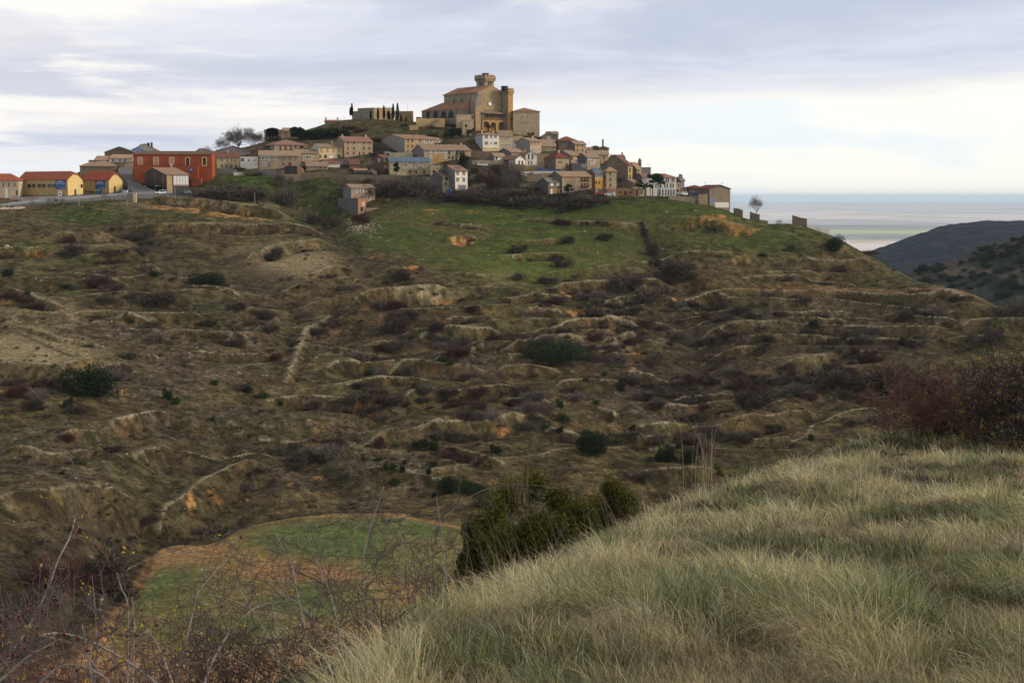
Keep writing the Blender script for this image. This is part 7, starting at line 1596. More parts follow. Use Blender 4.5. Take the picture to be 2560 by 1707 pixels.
def mat_blades(name, trans=0.35):
    m = bpy.data.materials.new(name); m.use_nodes = True; N = NT(m.node_tree); bs = N.n['Principled BSDF']
    at = N.new('ShaderNodeAttribute', attribute_name='col').outputs['Color']; N.link(at, bs.inputs['Base Color']); bs.inputs['Roughness'].default_value = 0.7; bs.inputs['Specular IOR Level'].default_value = 0.25
    tr = N.new('ShaderNodeBsdfTranslucent'); N.link(at, tr.inputs[0]); mx = N.new('ShaderNodeMixShader'); mx.inputs[0].default_value = trans
    N.link(bs.outputs[0], mx.inputs[1]); N.link(tr.outputs[0], mx.inputs[2]); N.link(mx.outputs[0], N.n['Material Output'].inputs['Surface']); return m
M_BLADE = mat_blades('grass_blades')
gg = np.random.default_rng(21)
def blades(name, X, Y, Z, L, Wd, ang, lean, col, label, nseg=4, kind='stuff'):
    n = len(X); t = np.linspace(0, 1, nseg + 1)
    bend = lean[:, None] * (t[None, :] ** 1.6)
    dirx, diry = np.cos(ang)[:, None], np.sin(ang)[:, None]
    hx = L[:, None] * np.sin(bend * 0.5) * t[None, :] * 1.15; hz = L[:, None] * t[None, :] * np.cos(bend * 0.55)
    px_ = X[:, None] + dirx * hx; py_ = Y[:, None] + diry * hx; pz_ = Z[:, None] + hz
    w = Wd[:, None] * (1 - t[None, :] ** 1.5 * 0.92) / 2; sa = gg.uniform(0, 2 * np.pi, n) * 0.5 + 0.0
    sx, sy = np.cos(sa)[:, None], np.sin(sa)[:, None] * 0.6
    v = np.empty((n, nseg + 1, 2, 3)); v[:, :, 0, 0] = px_ - sx * w; v[:, :, 1, 0] = px_ + sx * w; v[:, :, 0, 1] = py_ - sy * w; v[:, :, 1, 1] = py_ + sy * w; v[:, :, 0, 2] = pz_; v[:, :, 1, 2] = pz_
    k = (np.arange(n) * (nseg + 1) * 2)[:, None] + (np.arange(nseg) * 2)[None, :]
    f = np.stack([k, k + 1, k + 3, k + 2], -1).reshape(-1, 4)
    o = np_mesh(name, v.reshape(-1, 3), f, M_BLADE)
    cc = np.repeat(np.concatenate([col, np.ones((n, 1))], 1), (nseg + 1) * 2, axis=0).astype(np.float32)
    ca = o.data.color_attributes.new('col', 'FLOAT_COLOR', 'POINT'); ca.data.foreach_set('color', cc.ravel())
    if kind: tag(o, label, None, None, kind)
    return o
# tufts radiating from their crowns, with loose blades between; density thins with distance as blades get small
def spread(nt, ymin=4.0, ymax=38, amin=-0.34, amax=0.95):
    a = gg.uniform(amin, amax, nt); Y = np.exp(gg.uniform(np.log(ymin), np.log(ymax), nt)); X = a * Y; Z = near_h(X, Y)
    gx_ = np.abs(near_h(X + .25, Y) - Z) / .25; qx, qy = proj(X, Y, Z)
    k = (gg.uniform(0, 1, nt) < np.clip(1.25 - gx_ * 1.5, 0.02, 1)) & (qx > -400) & (Z > -9.5) & (qy < 2250) & ((qx < 2700) | (gg.uniform(0, 1, nt) < 0.55)) & (qx > np.interp(qy, [1180, 1260, 1330, 1390, 1470, 1560, 1640, 1750, 1950], [1860, 1700, 1550, 1410, 1230, 1080, 980, 850, 800]) + gg.normal(0, 14, nt))
    return X[k], Y[k]
straw = np.array([0.55, 0.475, 0.28]); green = np.array([0.130, 0.170, 0.062]); gry = np.array([0.34, 0.35, 0.26]); brn = np.array([0.21, 0.15, 0.085]); yel = np.array([0.40, 0.35, 0.14]); pal = [straw, green, gry, brn, yel]
def shade(X, Y, n, r_):
    mixn = fbm(X / 1.0, Y / 1.5, 3, 51); pgz = np.clip((mixn - 0.40) * 4.5, 0.04, 0.9)
    c = np.where((r_ < pgz * 0.6)[:, None], green, np.where((r_ < pgz * 0.6 + 0.22)[:, None], gry, np.where((r_ > 0.94)[:, None], brn, np.where((r_ > 0.86)[:, None], yel, straw))))
    return c
Xt, Yt = spread(27000); nt = len(Xt); per = 26
szt = np.clip((fbm(Xt / 0.9, Yt / 1.1, 3, 33) - 0.5) * 3.2 + 0.5 + gg.normal(0, 0.18, nt), 0.1, 1.5); big = fbm(Xt / 2.6, Yt / 3.2, 3, 35)
Rt = (0.035 + 0.085 * szt) * (Yt / 8) ** 0.35
ct = shade(Xt, Yt, nt, gg.uniform(0, 1, nt)) * gg.uniform(0.75, 1.2, nt)[:, None]
k = np.repeat(np.arange(nt), per); n1_ = len(k); ao = gg.uniform(0, 6.283, n1_); ro = np.sqrt(gg.uniform(0, 1, n1_))
X = Xt[k] + np.cos(ao) * ro * Rt[k]; Y = Yt[k] + np.sin(ao) * ro * Rt[k]
Lb = (0.075 + 0.18 * szt[k]) * gg.uniform(0.5, 1.2, n1_); wind = np.pi + (fbm(X / 2.0, Y / 2.0, 2, 41) - 0.5) * 3.0
vx = np.cos(ao) * ro * 1.25 + 0.5 * np.cos(wind) + gg.normal(0, .25, n1_); vy = np.sin(ao) * ro * 1.25 + 0.5 * np.sin(wind) + gg.normal(0, .25, n1_)
angf = np.arctan2(vy, vx); lean = np.clip(np.hypot(vx, vy) * 1.4 + gg.normal(0, .15, n1_), 0.1, 2.2)
col = ct[k] * 0.6 + 0.4 * shade(X, Y, n1_, gg.uniform(0, 1, n1_)); col = col * gg.uniform(0.5, 1.5, n1_)[:, None] * (0.62 + 0.55 * szt[k])[:, None]  # low tufts darkened, shade of the hollows put into the blade colour
Xl, Yl = spread(100000); nl = len(Xl)
Ll = (0.06 + 0.12 * fbm(Xl / .7, Yl / .9, 2, 77)) * gg.uniform(0.5, 1.3, nl); al = np.pi + gg.normal(0, 1.3, nl); ll = gg.uniform(0.4, 1.9, nl); cl_ = shade(Xl, Yl, nl, gg.uniform(0, 1, nl)) * gg.uniform(0.35, 0.8, nl)[:, None]  # loose blades darkened to paint shade between the tufts
X = np.concatenate([X, Xl]); Y = np.concatenate([Y, Yl]); Lb = np.concatenate([Lb, Ll]); angf = np.concatenate([angf, al]); lean = np.concatenate([lean, ll]); col = np.concatenate([col, cl_]); n = len(X); Z = near_h(X, Y) - 0.01
Wb = np.clip(0.0062 * (Y / 7) ** 0.8, 0.0045, 0.02) * gg.uniform(0.7, 1.35, n)
blades('grass', X, Y, Z, Lb, Wb, angf, lean, np.clip(col, 0.01, 0.8), 'long dry and green grass covering the near slope')
print('blades', n)
# taller stalks standing out above the sward
n = 900; a = gg.uniform(-0.2, 0.38, n); Y = np.exp(gg.uniform(np.log(6.5), np.log(30), n)); X = a * Y; Z = near_h(X, Y); gxs = np.abs(near_h(X + .25, Y) - Z) / .25
k = (gxs < 0.85) & (Z > -9); X, Y, Z = X[k], Y[k], Z[k]; n = len(X)
blades('tall_grass', X, Y, Z, gg.uniform(0.4, 0.75, n), np.clip(0.0022 * (Y / 7) ** 0.8, 0.002, 0.01), np.pi + gg.normal(0, 0.6, n), gg.uniform(0.2, 0.8, n), np.array([0.40, 0.34, 0.22]) * gg.uniform(0.7, 1.2, n)[:, None], 'thin pale seed stalks rising above the grass', 6)

# ---- leafless briars
M_CANE = mat_basic('pale_grey_cane', (0.23, 0.195, 0.175), var=0.35, scale=6, rough=0.7); M_CANER = mat_basic('red_brown_cane', (0.11, 0.050, 0.042), var=0.35, scale=6, rough=0.6); M_TWG = mat_basic('brown_grey_twig', (0.095, 0.076, 0.066), var=0.3, scale=6)
M_TWD = mat_basic('dark_twig', (0.062, 0.045, 0.038), var=0.3, scale=6); M_HIP = mat_basic('rose_hip', (0.085, 0.008, 0.010), rough=0.3, var=0.2, spec=0.5); M_YLF = mat_leafy('yellow_leaves', (0.34, 0.30, 0.03), (0.50, 0.36, 0.04)); M_RLF = mat_leafy('rusty_leaves', (0.22, 0.06, 0.02), (0.30, 0.16, 0.04))
def spline(pts, m=6):
    out = []
    P_ = [Vector(p) for p in pts]; P_ = [P_[0]] + P_ + [P_[-1]]
    for i in range(1, len(P_) - 2):
        for j in range(m):
            t = j / m; p0, p1, p2, p3 = P_[i-1], P_[i], P_[i+1], P_[i+2]
            out.append(0.5 * ((2*p1) + (-p0 + p2)*t + (2*p0 - 5*p1 + 4*p2 - p3)*t*t + (-p0 + 3*p1 - 3*p2 + p3)*t**3))
    out.append(P_[-2]); return out
def twiggy(b, rg, p, d, L, r, lev, maxlev, ends, wob=0.22, up=0.05, kids=(2, 4), rmin=0.0013):
    n = 5 if lev < 2 else 4; pts = [p.copy()]; rad = [r]; q = p.copy(); dd = d.copy()
    for i in range(n):
        dd = (dd + Vector((rg.gauss(0, wob), rg.gauss(0, wob), rg.gauss(up, wob)))).normalized(); q = q + dd * (L / n); pts.append(q.copy()); rad.append(max(r * (1 - 0.7 * (i + 1) / n), rmin))
    b.tube(pts, rad, 4 if lev == 0 else 3, cap=False); ends.append(pts[-1])
    if lev < maxlev:
        for c in range(rg.randint(*kids)):
            t = rg.uniform(0.15, 0.95); i = min(int(t * n), n - 1); base = pts[i].lerp(pts[i+1], t * n - i)
            ax = Vector((rg.gauss(0, 1), rg.gauss(0, 1), rg.gauss(0.2, 1))).normalized(); twiggy(b, rg, base, (dd * 0.7 + ax * 0.85).normalized(), L * rg.uniform(0.3, 0.6), r * 0.55, lev + 1, maxlev, ends, wob, up, kids, rmin)
def briar(name, label, cat, canes, seed, mats=(M_CANE, M_TWG), twL=0.25, step=3, maxlev=2, r0=0.006, hips=0, leafn=0, filler=None, fillmat=None, leafmat=None, hs=0.0055, ls=0.02):
    """canes: list of (pixel points, depth start, depth end, radius factor, cane material index)"""
    rg = random.Random(seed); t0 = canes[0][0][0] if canes else (filler[0], filler[1]); o0_ = Vector(unproj(*( (canes[0][0][-1][0], canes[0][0][-1][1], canes[0][2]) if canes else (filler[0], filler[1], filler[2]))))
    t = empty(name, o0_); tag(t, label, cat); main = {0: MB(), 1: MB()}; tw = MB(); ends = []
    for pts, Y0, Y1, rf, mi in canes:
        m_ = len(pts); wp = [Vector(unproj(p[0], p[1], Y0 + (Y1 - Y0) * i / (m_ - 1))) - o0_ for i, p in enumerate(pts)]; sp_ = spline(wp, 5); N_ = len(sp_)
        ra = [r0 * rf * (0.35 + 0.65 * i / N_) for i in range(N_)]; cb2 = MB(); cb2.tube(sp_, ra, 6, cap=False); part(cb2, 'cane', mats[0] if mi == 0 else M_CANER, t)
        for i in range(2, N_ - 1, step):
            d = (sp_[i] - sp_[i+1]).normalized(); ax = Vector((rg.gauss(0, 1), rg.gauss(0, .7), rg.gauss(0.3, 1))).normalized()
            twiggy(tw, rg, sp_[i], (d * 0.5 + ax).normalized(), twL * rg.uniform(0.5, 1.2), ra[i] * 0.6, 1, maxlev + 1, ends, rmin=0.00022 * Y0)
    if filler:     # (px, py, Y, spread_px, height_px, count, length, levels)
        px, py, Yb, sp, hp, cnt, LL, lv = filler; k = Yb / F
        for c in range(cnt):
            xx = px + rg.gauss(0, 0.42) * sp; p = Vector(unproj(xx, py + rg.uniform(-10, 25), Yb + rg.gauss(0, sp * k * 0.35))) - o0_
            d = Vector((rg.gauss(0, 0.45) + (xx - px) / sp * 0.5, rg.gauss(0, 0.4), 1)).normalized(); twiggy(tw, rg, p, d, hp * k * rg.uniform(0.6, 1.15), LL, 0, lv, ends, 0.17, 0.02, (4, 6), 0.00024 * Yb)
    if tw.v: part(tw, 'twigs', fillmat or mats[1], t)['kind'] = 'stuff'
    if hips:
        if 'hip' not in MATS:
            b = MB(); vs = []
            for zz, rr2 in ((-1.3, 0.25), (-0.7, 0.85), (0, 1.0), (0.8, 0.8), (1.3, 0.3)):
                for j in range(6): vs.append((rr2*math.cos(j*1.047), rr2*math.sin(j*1.047), zz))
            b.add(vs, [(i*6+j, i*6+(j+1) % 6, (i+1)*6+(j+1) % 6, (i+1)*6+j) for i in range(4) for j in range(6)] + [(5,4,3,2,1,0), (24,25,26,27,28,29)])
            o = b.build('rose_hip', M_HIP, None, True); MATS['hip'] = o.data; bpy.data.objects.remove(o)
        for e in rg.sample(ends, min(hips, len(ends), 100)):
            o = bpy.data.objects.new('rose_hip', MATS['hip']); COL.objects.link(o); o.parent = t; o.location = e; h_ = hs * rg.uniform(0.8, 1.3); o.scale = (h_, h_, h_)
    if leafn:
        es = [e for e in rg.sample(ends, min(leafn, len(ends)))]; pp = np.array([[e.x + rg.gauss(0, .015), e.y + rg.gauss(0, .015), e.z + rg.gauss(0, .015)] for e in es for _ in range(4)])
        v, f = leaves(np.random.default_rng(seed), pp, ls); np_mesh('leaves', v, f, leafmat or M_YLF, t)
    return t
# left foreground rose bush, canes traced in their own depth
briar('rose_bush', 'arching leafless rose bush with dark red hips at the bottom left corner', 'rose bush', [
  ([(95,1588),(150,1582),(215,1598),(300,1642),(370,1690),(440,1760)], 4.6, 4.9, 1.25, 0), ([(145,1596),(200,1620),(250,1680),(300,1740)], 4.7, 4.8, 0.9, 0), ([(0,1700),(70,1640),(140,1600),(95,1588)][::-1] + [(-60, 1740)], 4.4, 4.4, 0.9, 0),
  ([(190,1285),(175,1340),(145,1400),(120,1470),(85,1540),(50,1600),(-20,1700)], 5.2, 4.8, 1.0, 0), ([(240,1240),(205,1300),(180,1345)], 5.3, 5.2, 0.7, 1), ([(0,1662),(60,1640),(110,1610)][::-1] + [(-80, 1700)], 4.5, 4.5, 0.8, 0),
  ([(60,1470),(75,1510),(80,1560),(60,1620)], 5.0, 4.9, 0.8, 1), ([(120,1480),(110,1530),(80,1570),(40,1620),(-30,1680)], 4.8, 4.7, 0.8, 1), ([(-10,1520),(40,1580),(60,1660),(40,1760)], 4.6, 4.5, 0.9, 1), ([(90,1720),(150,1665),(210,1665),(260,1690)][::-1] + [(60, 1780)], 4.3, 4.3, 1.0, 0), ([(0,1560),(50,1620),(130,1650),(200,1720)], 4.3, 4.3, .7, 1)], 101, twL=0.20, step=2, hips=60, leafn=16, ls=0.008)
briar('rose_bush', 'slender leafless rose canes with a few yellow leaves left of the field', 'rose bush', [
  ([(292,1430),(303,1470),(318,1505),(320,1600),(318,1720),(316,1780)], 5.2, 5.0, 0.8, 0), ([(248,1420),(262,1500),(275,1560),(282,1600),(300,1690)], 5.4, 5.2, 0.6, 1), ([(330,1490),(336,1560),(334,1640),(332,1760)], 5.3, 5.1, 0.8, 0), ([(380,1500),(385,1560),(382,1620),(420,1700)], 5.6, 5.3, 0.6, 1), ([(230,1440),(240,1560),(238,1700),(236,1780)], 5.2, 5.0, .6, 0), ([(205,1560),(220,1640),(240,1760)], 4.9, 4.8, .8, 0)], 102, twL=0.14, step=3, hips=10, leafn=12, ls=0.008)
briar('briar', 'tall forked briar stem before the middle of the field', 'briar', [
  ([(578,1388),(545,1420),(520,1448),(495,1482),(482,1530),(470,1580),(455,1640),(440,1720),(436,1780)], 6.0, 5.6, 1.05, 0), ([(490,1385),(500,1420),(520,1450)], 6.0, 5.9, 0.6, 0), ([(525,1790),(518,1680),(512,1610),(498,1588),(470,1590)][::-1], 5.8, 5.6, 0.9, 1), ([(345,1580),(380,1590),(400,1625),(425,1690),(450,1760)], 5.4, 5.3, 0.95, 0),
  ([(740,1500),(660,1510),(610,1540),(560,1600),(520,1680),(500,1760)], 6.4, 5.8, 1.0, 0), ([(520,1485),(580,1500),(650,1530),(700,1540)][::-1], 6.4, 6.2, 0.6, 0), ([(430,1560),(500,1590),(560,1640),(640,1700)], 6.0, 5.8, .7, 1)], 103, twL=0.24, step=3, leafn=12, ls=0.009, hips=4)
briar('briar', 'thicket of grey twigs between the field and the grassy edge', 'briar', [
  ([(765,1310),(775,1360),(800,1420),(830,1500),(850,1600),(870,1700)], 8.0, 7.6, 0.9, 0), ([(690,1330),(715,1390),(730,1410),(740,1470),(760,1560),(780,1680)], 7.8, 7.4, 0.8, 0), ([(960,1215),(945,1260),(925,1320),(912,1370),(905,1430),(915,1500),(930,1570)], 9.5, 9.0, 0.8, 0), ([(1005,1300),(985,1350),(975,1380),(950,1395),(900,1390)][::-1], 9.4, 9.3, .5, 0), ([(1090,1240),(1100,1300),(1110,1380),(1118,1470)], 10.5, 10.2, .6, 0),
  ([(720,1420),(790,1450),(850,1490),(900,1560)], 8.0, 7.8, .8, 1), ([(650,1440),(700,1480),(760,1520),(820,1600)], 7.6, 7.3, .7, 0), ([(1000,1330),(1010,1400),(1000,1480),(985,1560)], 9, 8.8, .7, 0), ([(585,1450),(640,1540),(700,1640),(740,1740)], 7.0, 6.6, .8, 0)], 104, twL=0.34, step=2, r0=0.007, filler=(870, 1720, 8.2, 230, 250, 30, 0.0045, 2), leafn=8, ls=0.011)
briar('briar', 'long arching bramble cane curving over the dark green bush', 'briar', [
  ([(1400,1222),(1330,1212),(1250,1214),(1180,1238),(1120,1285),(1085,1330),(1062,1390),(1045,1450),(1035,1520),(1030,1590)], 13.0, 10.5, 1.2, 0), ([(1180,1240),(1165,1300),(1170,1380),(1160,1460)], 12, 11.5, .5, 1), ([(1075,1300),(1080,1380),(1085,1480),(1080,1560)], 10.8, 10.5, .7, 0)], 105, mats=(M_TWG, M_TWG), twL=0.30, step=4, r0=0.006, filler=(1120, 1600, 10.5, 130, 230, 16, 0.005, 2))
briar('briar', 'dense low tangle of dark twigs at the bottom edge left of the grass', 'briar', [([(480,1660),(560,1640),(640,1680),(700,1740)], 6.2, 6.2, .8, 0)], 106, twL=0.25, step=1, filler=(600, 1800, 6.6, 230, 260, 40, 0.0045, 2), fillmat=M_TWD)
briar('briar', 'dense hip-strewn tangle filling the bottom left corner', 'briar', [([(-40,1660),(40,1690),(160,1700),(260,1740)], 5.0, 5.0, .8, 1)], 107, twL=0.2, step=1, filler=(120, 1850, 5.4, 260, 270, 34, 0.004, 2), fillmat=M_CANER, hips=24, hs=0.005, leafn=10, ls=0.009)
# right hand bush, a few metres farther
briar('briar', 'russet leafless bush at the right edge, red at the top', 'bush', [([(2440,905),(2520,1000),(2560,1080),(2570,1150)], 30, 30, 2.2, 0)], 108, mats=(M_TWD, M_TWD), twL=0.7, step=2, r0=0.010, filler=(2350, 1150, 30, 95, 185, 28, 0.010, 3), fillmat=mat_basic('russet_twig', (0.15, 0.078, 0.058), var=0.5, scale=2), leafn=120, ls=0.03, leafmat=M_RLF)
briar('briar', 'tall dark bramble bush cut by the right edge of the view', 'bush', [([(2375,945),(2420,950),(2470,980),(2530,1050),(2580,1140)], 28, 28, 2.4, 0)], 109, mats=(M_TWD, M_TWD), twL=0.7, step=2, r0=0.010, filler=(2590, 1160, 28, 130, 250, 34, 0.010, 3), fillmat=M_TWD, leafn=260, ls=0.03, hips=160, hs=0.018)
# dark green box bush with olive leaves
def near_bush(px, py, Y, wpx, hpx, label, mat, seed, n, lsz):
    o0_ = Vector(unproj(px, py, Y)); k = Y / F; w, h = wpx * k / 2, hpx * k; rg = np.random.default_rng(seed); t = empty('evergreen_shrub', o0_); tag(t, label, 'shrub')
    b = MB(); rr_ = random.Random(seed); ends = []
    for c in range(26): twiggy(b, rr_, Vector((rr_.gauss(0, .25) * w, rr_.gauss(0, .2) * w, -0.3)), Vector((rr_.gauss(0, .5), rr_.gauss(0, .4), 1)).normalized(), h * 0.75, 0.012, 0, 2, ends, 0.15, 0.03, (3, 5))
    part(b, 'branches', M_TWG, t)
    m_ = 26; cs = rg.uniform(-1, 1, (m_, 3)); cs[:, 0] *= w * 0.85; cs[:, 1] *= w * 0.6; hh = np.sqrt(np.clip(1 - (cs[:, 0] / w) ** 2, 0.05, 1)); cs[:, 2] = (0.25 + 0.55 * rg.uniform(0, 1, m_)) * h * hh
    rs2 = rg.uniform(0.12, 0.26, m_) * w; kk = rg.integers(0, m_, n); d = rg.normal(size=(n, 3)); d /= np.linalg.norm(d, axis=1, keepdims=True)
    p = cs[kk] + d * (rs2[kk] * rg.uniform(0.3, 1.15, n))[:, None]; p[:, 2] += np.abs(rg.normal(0, .06, n)) * h * (rg.uniform(0, 1, n) < .2); v, f = leaves(rg, p, lsz); np_mesh('leaves', v, f, mat, t)
M_BOX = mat_leafy('olive_green_leaves', (0.040, 0.052, 0.012), (0.125, 0.125, 0.022))
near_bush(1330, 1440, 17, 370, 300, 'big dark olive-green bush behind the grassy edge', M_BOX, 1, 60000, 0.017)
near_bush(1530, 1335, 20, 200, 150, 'smaller paler green bush right behind the big dark one', mat_leafy('pale_olive_leaves', (0.05, 0.055, 0.014), (0.13, 0.12, 0.03)), 2, 22000, 0.017)
near_bush(1190, 1480, 14, 120, 170, 'low dark bush at the left foot of the big dark one', M_BOX, 3, 16000, 0.016)
# reedy stalks and a withered tuft
def stalks(px, py, Y, n, h0, h1, sp, col, label, name, seed, wd=0.006):
    rg = np.random.default_rng(seed); X0, Y0, Z0 = unproj(px, py, Y); Z0 = float(near_h(np.array([X0]), np.array([Y0]))[0]) if py is None else Z0
    X = rg.normal(0, sp, n); Yv = rg.normal(0, sp, n)
    o = blades(name, X, Yv, np.full(n, -0.1), rg.uniform(h0, h1, n), np.full(n, wd), rg.uniform(0, 6.28, n), rg.uniform(0.05, 0.7, n), np.array(col) * rg.uniform(0.7, 1.2, n)[:, None], label, 6, None); o.location = (X0, Y0, Z0); tag(o, label, 'grass tuft'); return o
stalks(1765, 1215, 20.5, 26, 0.5, 1.3, 0.12, (0.42, 0.36, 0.24), 'tall pale reed stalks rising from the grass crest', 'reed_tuft', 1, 0.007)
stalks(1790, 1215, 20.0, 14, 0.4, 0.9, 0.05, (0.16, 0.09, 0.05), 'brown dead stems beside the tall pale reeds', 'dead_stems', 2, 0.010)
stalks(2340, 1190, 24, 16, 0.5, 1.0, 0.25, (0.40, 0.34, 0.22), 'pale stalks in front of the russet bush', 'reed_tuft', 3, 0.008)
stalks(1445, 1590, 9.0, 420, 0.18, 0.48, 0.085, (0.19, 0.145, 0.06), 'withered brown-green tuft standing in the middle of the grass', 'withered_tuft', 4, 0.004)
stalks(2080, 1690, 6.6, 700, 0.15, 0.42, 0.15, (0.36, 0.30, 0.21), 'large pinkish straw tuft at the bottom of the grass slope', 'grass_tuft', 5, 0.0035)
stalks(1290, 1240, 17, 20, 0.3, 0.9, 0.08, (0.3, 0.26, 0.18), 'thin dry stems poking up in front of the olive-green bush', 'dry_stems', 6, 0.005)
# ------------------------------------------------------------------ road, vehicles, poles and small things by the village
M_ASPH = mat_basic('pale_worn_asphalt', (0.20, 0.205, 0.215), var=0.12, scale=0.4)
def strip(name, L_, R_, mat, label, lift=0.15):
    """road laid on its own bench: two edge lines in photo pixels with depth"""
    vs = []; n_ = 10
    def sub(P_):
        P_ = [Vector(unproj(*p)) for p in P_]; return spline(P_, n_)
    A_, B_ = sub(L_), sub(R_); m_ = min(len(A_), len(B_)); vs = []
    for i in range(m_): vs += [A_[i] + Vector((0, 0, lift)), B_[i] + Vector((0, 0, lift)), B_[i] - Vector((0, 0, 2.5)), A_[i] - Vector((0, 0, 2.5))]
    fs = []
    for i in range(m_ - 1):
        k = i * 4
        for j in range(4): fs.append((k + j, k + (j+1) % 4, k + 4 + (j+1) % 4, k + 4 + j))
    fs += [(0, 1, 2, 3), (4*m_-1, 4*m_-2, 4*m_-3, 4*m_-4)]
    b = MB(); b.add(vs, fs); o = b.build(name, mat); tag(o, label, kind='structure'); return o
strip('road', [(-120,502,585),(0,499,584),(90,494,583),(200,492,581),(300,486,586),(400,482,588),(478,483,588)], [(-120,532,558),(0,520,562),(90,511,567),(190,502,572),(300,492,577),(400,487,582),(478,487,584)], M_ASPH, 'pale grey village road sweeping past the winery halls', 0.5)
strip('road', [(330,486,588),(322,462,604),(302,440,622),(296,425,636),(312,416,646)], [(400,484,587),(350,462,603),(334,445,620),(330,430,634),(334,420,644)], mat_basic('dark_worn_asphalt', (0.13, 0.135, 0.15), var=0.12, scale=0.4), 'grey road climbing between winery and orange hotel', 0.4)
M_CONC = mat_basic('pale_concrete', (0.42, 0.40, 0.37), var=0.1)
gr_o = empty('guard_rail', unproj(90, 508, 566)); tag(gr_o, 'long galvanised guard rail along the outer edge of the road', 'guard rail'); gb = Vector(gr_o.location)
pts = spline([Vector(unproj(*p)) + Vector((0, 0, 0.6)) - gb for p in ((-80,530,557),(0,520,561),(90,510,566),(190,502.5,570.5),(300,493,575.5))], 8)
b = MB()
for i in range(len(pts) - 1):
    p, q = pts[i], pts[i+1]; b.add([p + Vector((0,0,.5)), q + Vector((0,0,.5)), q + Vector((0,0,.85)), p + Vector((0,0,.85)), p + Vector((0,.08,.5)), q + Vector((0,.08,.5)), q + Vector((0,.08,.85)), p + Vector((0,.08,.85))], [(0,1,2,3),(7,6,5,4),(3,2,6,7),(1,0,4,5)])
part(b, 'rail', M_GALV, gr_o)
for i in range(0, len(pts), 2):
    b = MB(); p = pts[i]; b.box(p.x - .06, p.y + .09, p.z - 1.0, p.x + .06, p.y + .2, p.z + .8); part(b, 'post', M_GALV, gr_o)
# vehicles
M_TYRE = mat_basic('tyre_rubber', (0.02, 0.02, 0.02), rough=0.8, var=0.1)
def car(px, py, Y, rz, paint, label, van=False, L=4.2):
    X, Yw, Z = unproj(px, py, Y); t = empty('parked_car', (X, Yw, Z), rz); tag(t, label, 'van' if van else 'car', 'parked vehicles in the village')
    h = 1.8 if van else 1.45; w = 1.7
    prof = [(-L/2, 0.35), (L/2, 0.35), (L/2, 0.75), (L/2 - 0.1, 0.95), (L/2 - 1.1, 1.02), (L/2 - 1.75, h - 0.05), (-L/2 + (0.15 if van else 0.8), h), (-L/2 + 0.03, 1.0), (-L/2, 0.9)]
    b = MB(); b.prism(prof, 'y', -w/2, w/2); part(b, 'body', paint, t)
    gp = [(L/2 - 1.2, 1.04), (L/2 - 1.78, h - 0.15), (-L/2 + (0.3 if van else 0.95), h - 0.12), (-L/2 + 0.2, 1.04)]
    b = MB(); b.prism(gp, 'y', -w/2 - 0.012, w/2 + 0.012); part(b, 'windows', M_DARK, t)
    b = MB(); b.add([(L/2 - 1.12, -w/2 + .12, 1.06), (L/2 - 1.12, w/2 - .12, 1.06), (L/2 - 1.72, w/2 - .12, h - .12), (L/2 - 1.72, -w/2 + .12, h - .12)], [(0, 1, 2, 3)]); 
    for v_ in range(4): b.v[v_] = (b.v[v_][0] + 0.03, b.v[v_][1], b.v[v_][2] + 0.02)
    part(b, 'windscreen', M_DARK, t)
    for sx in (-1, 1):
        for sy in (-1, 1):
            b = MB(); b.tube([(sx * L * 0.31, sy * (w/2 - .18), 0.32), (sx * L * 0.31, sy * (w/2 + .02), 0.32)], [0.32, 0.32], 12); part(b, 'wheel', M_TYRE, t)
            if sx == 1: b = MB(); b.box(L/2 - 0.02, sy * 0.55 - 0.18, 0.62, L/2 + 0.02, sy * 0.55 + 0.18, 0.78); part(b, 'headlight', M_GALV, t)
    return t
P_W = mat_basic('white_car_paint', (0.75, 0.75, 0.74), rough=0.35, var=0.03, spec=0.5); P_S = mat_basic('silver_car_paint', (0.32, 0.33, 0.35), rough=0.35, var=0.03, spec=0.5); P_D = mat_basic('dark_blue_car_paint', (0.035, 0.045, 0.07), rough=0.35, var=0.03, spec=0.5)
P_R = mat_basic('red_car_paint', (0.30, 0.02, 0.02), rough=0.35, var=0.03, spec=0.5)
car(401, 486, 583, math.radians(205), P_W, 'white hatchback van parked before the timber restaurant', True)
car(447, 485, 583, math.radians(190), P_D, 'dark car parked at the restaurant corner'); car(464, 485, 584, math.radians(185), P_S, 'silver car parked at the right end of the restaurant')
car(1206, 416, 638, math.radians(20), P_W, 'white van parked on the wall terrace in mid village', True, 4.4)
car(1505, 488, 594, math.radians(10), P_R, 'dark red car before the tall four-storey townhouse'); car(1524, 490, 593, math.radians(170), P_W, 'white car before the low shed with red tiles')
car(1700, 489, 598, math.radians(60), P_S, 'silver car in the car park, leftmost of the row'); car(1712, 489, 598, math.radians(40), P_W, 'white car in the car park, second of the row'); car(1726, 489, 599, math.radians(10), P_D, 'dark car in the car park, third of the row'); car(1740, 489, 600, math.radians(15), mat_basic('mid_blue_car_paint', (0.05, 0.12, 0.25), rough=0.35, var=0.03), 'blue car in the car park, rightmost of the row')
# car park surface
b = MB(); p = unproj(1690, 490, 596); q = unproj(1765, 490, 596); b.box(p[0] - 3, 597.2, p[2] - 3, q[0], 612, p[2] - 0.02); o = b.build('car_park', M_ASPH); tag(o, 'small car park behind the ochre wall', kind='structure')
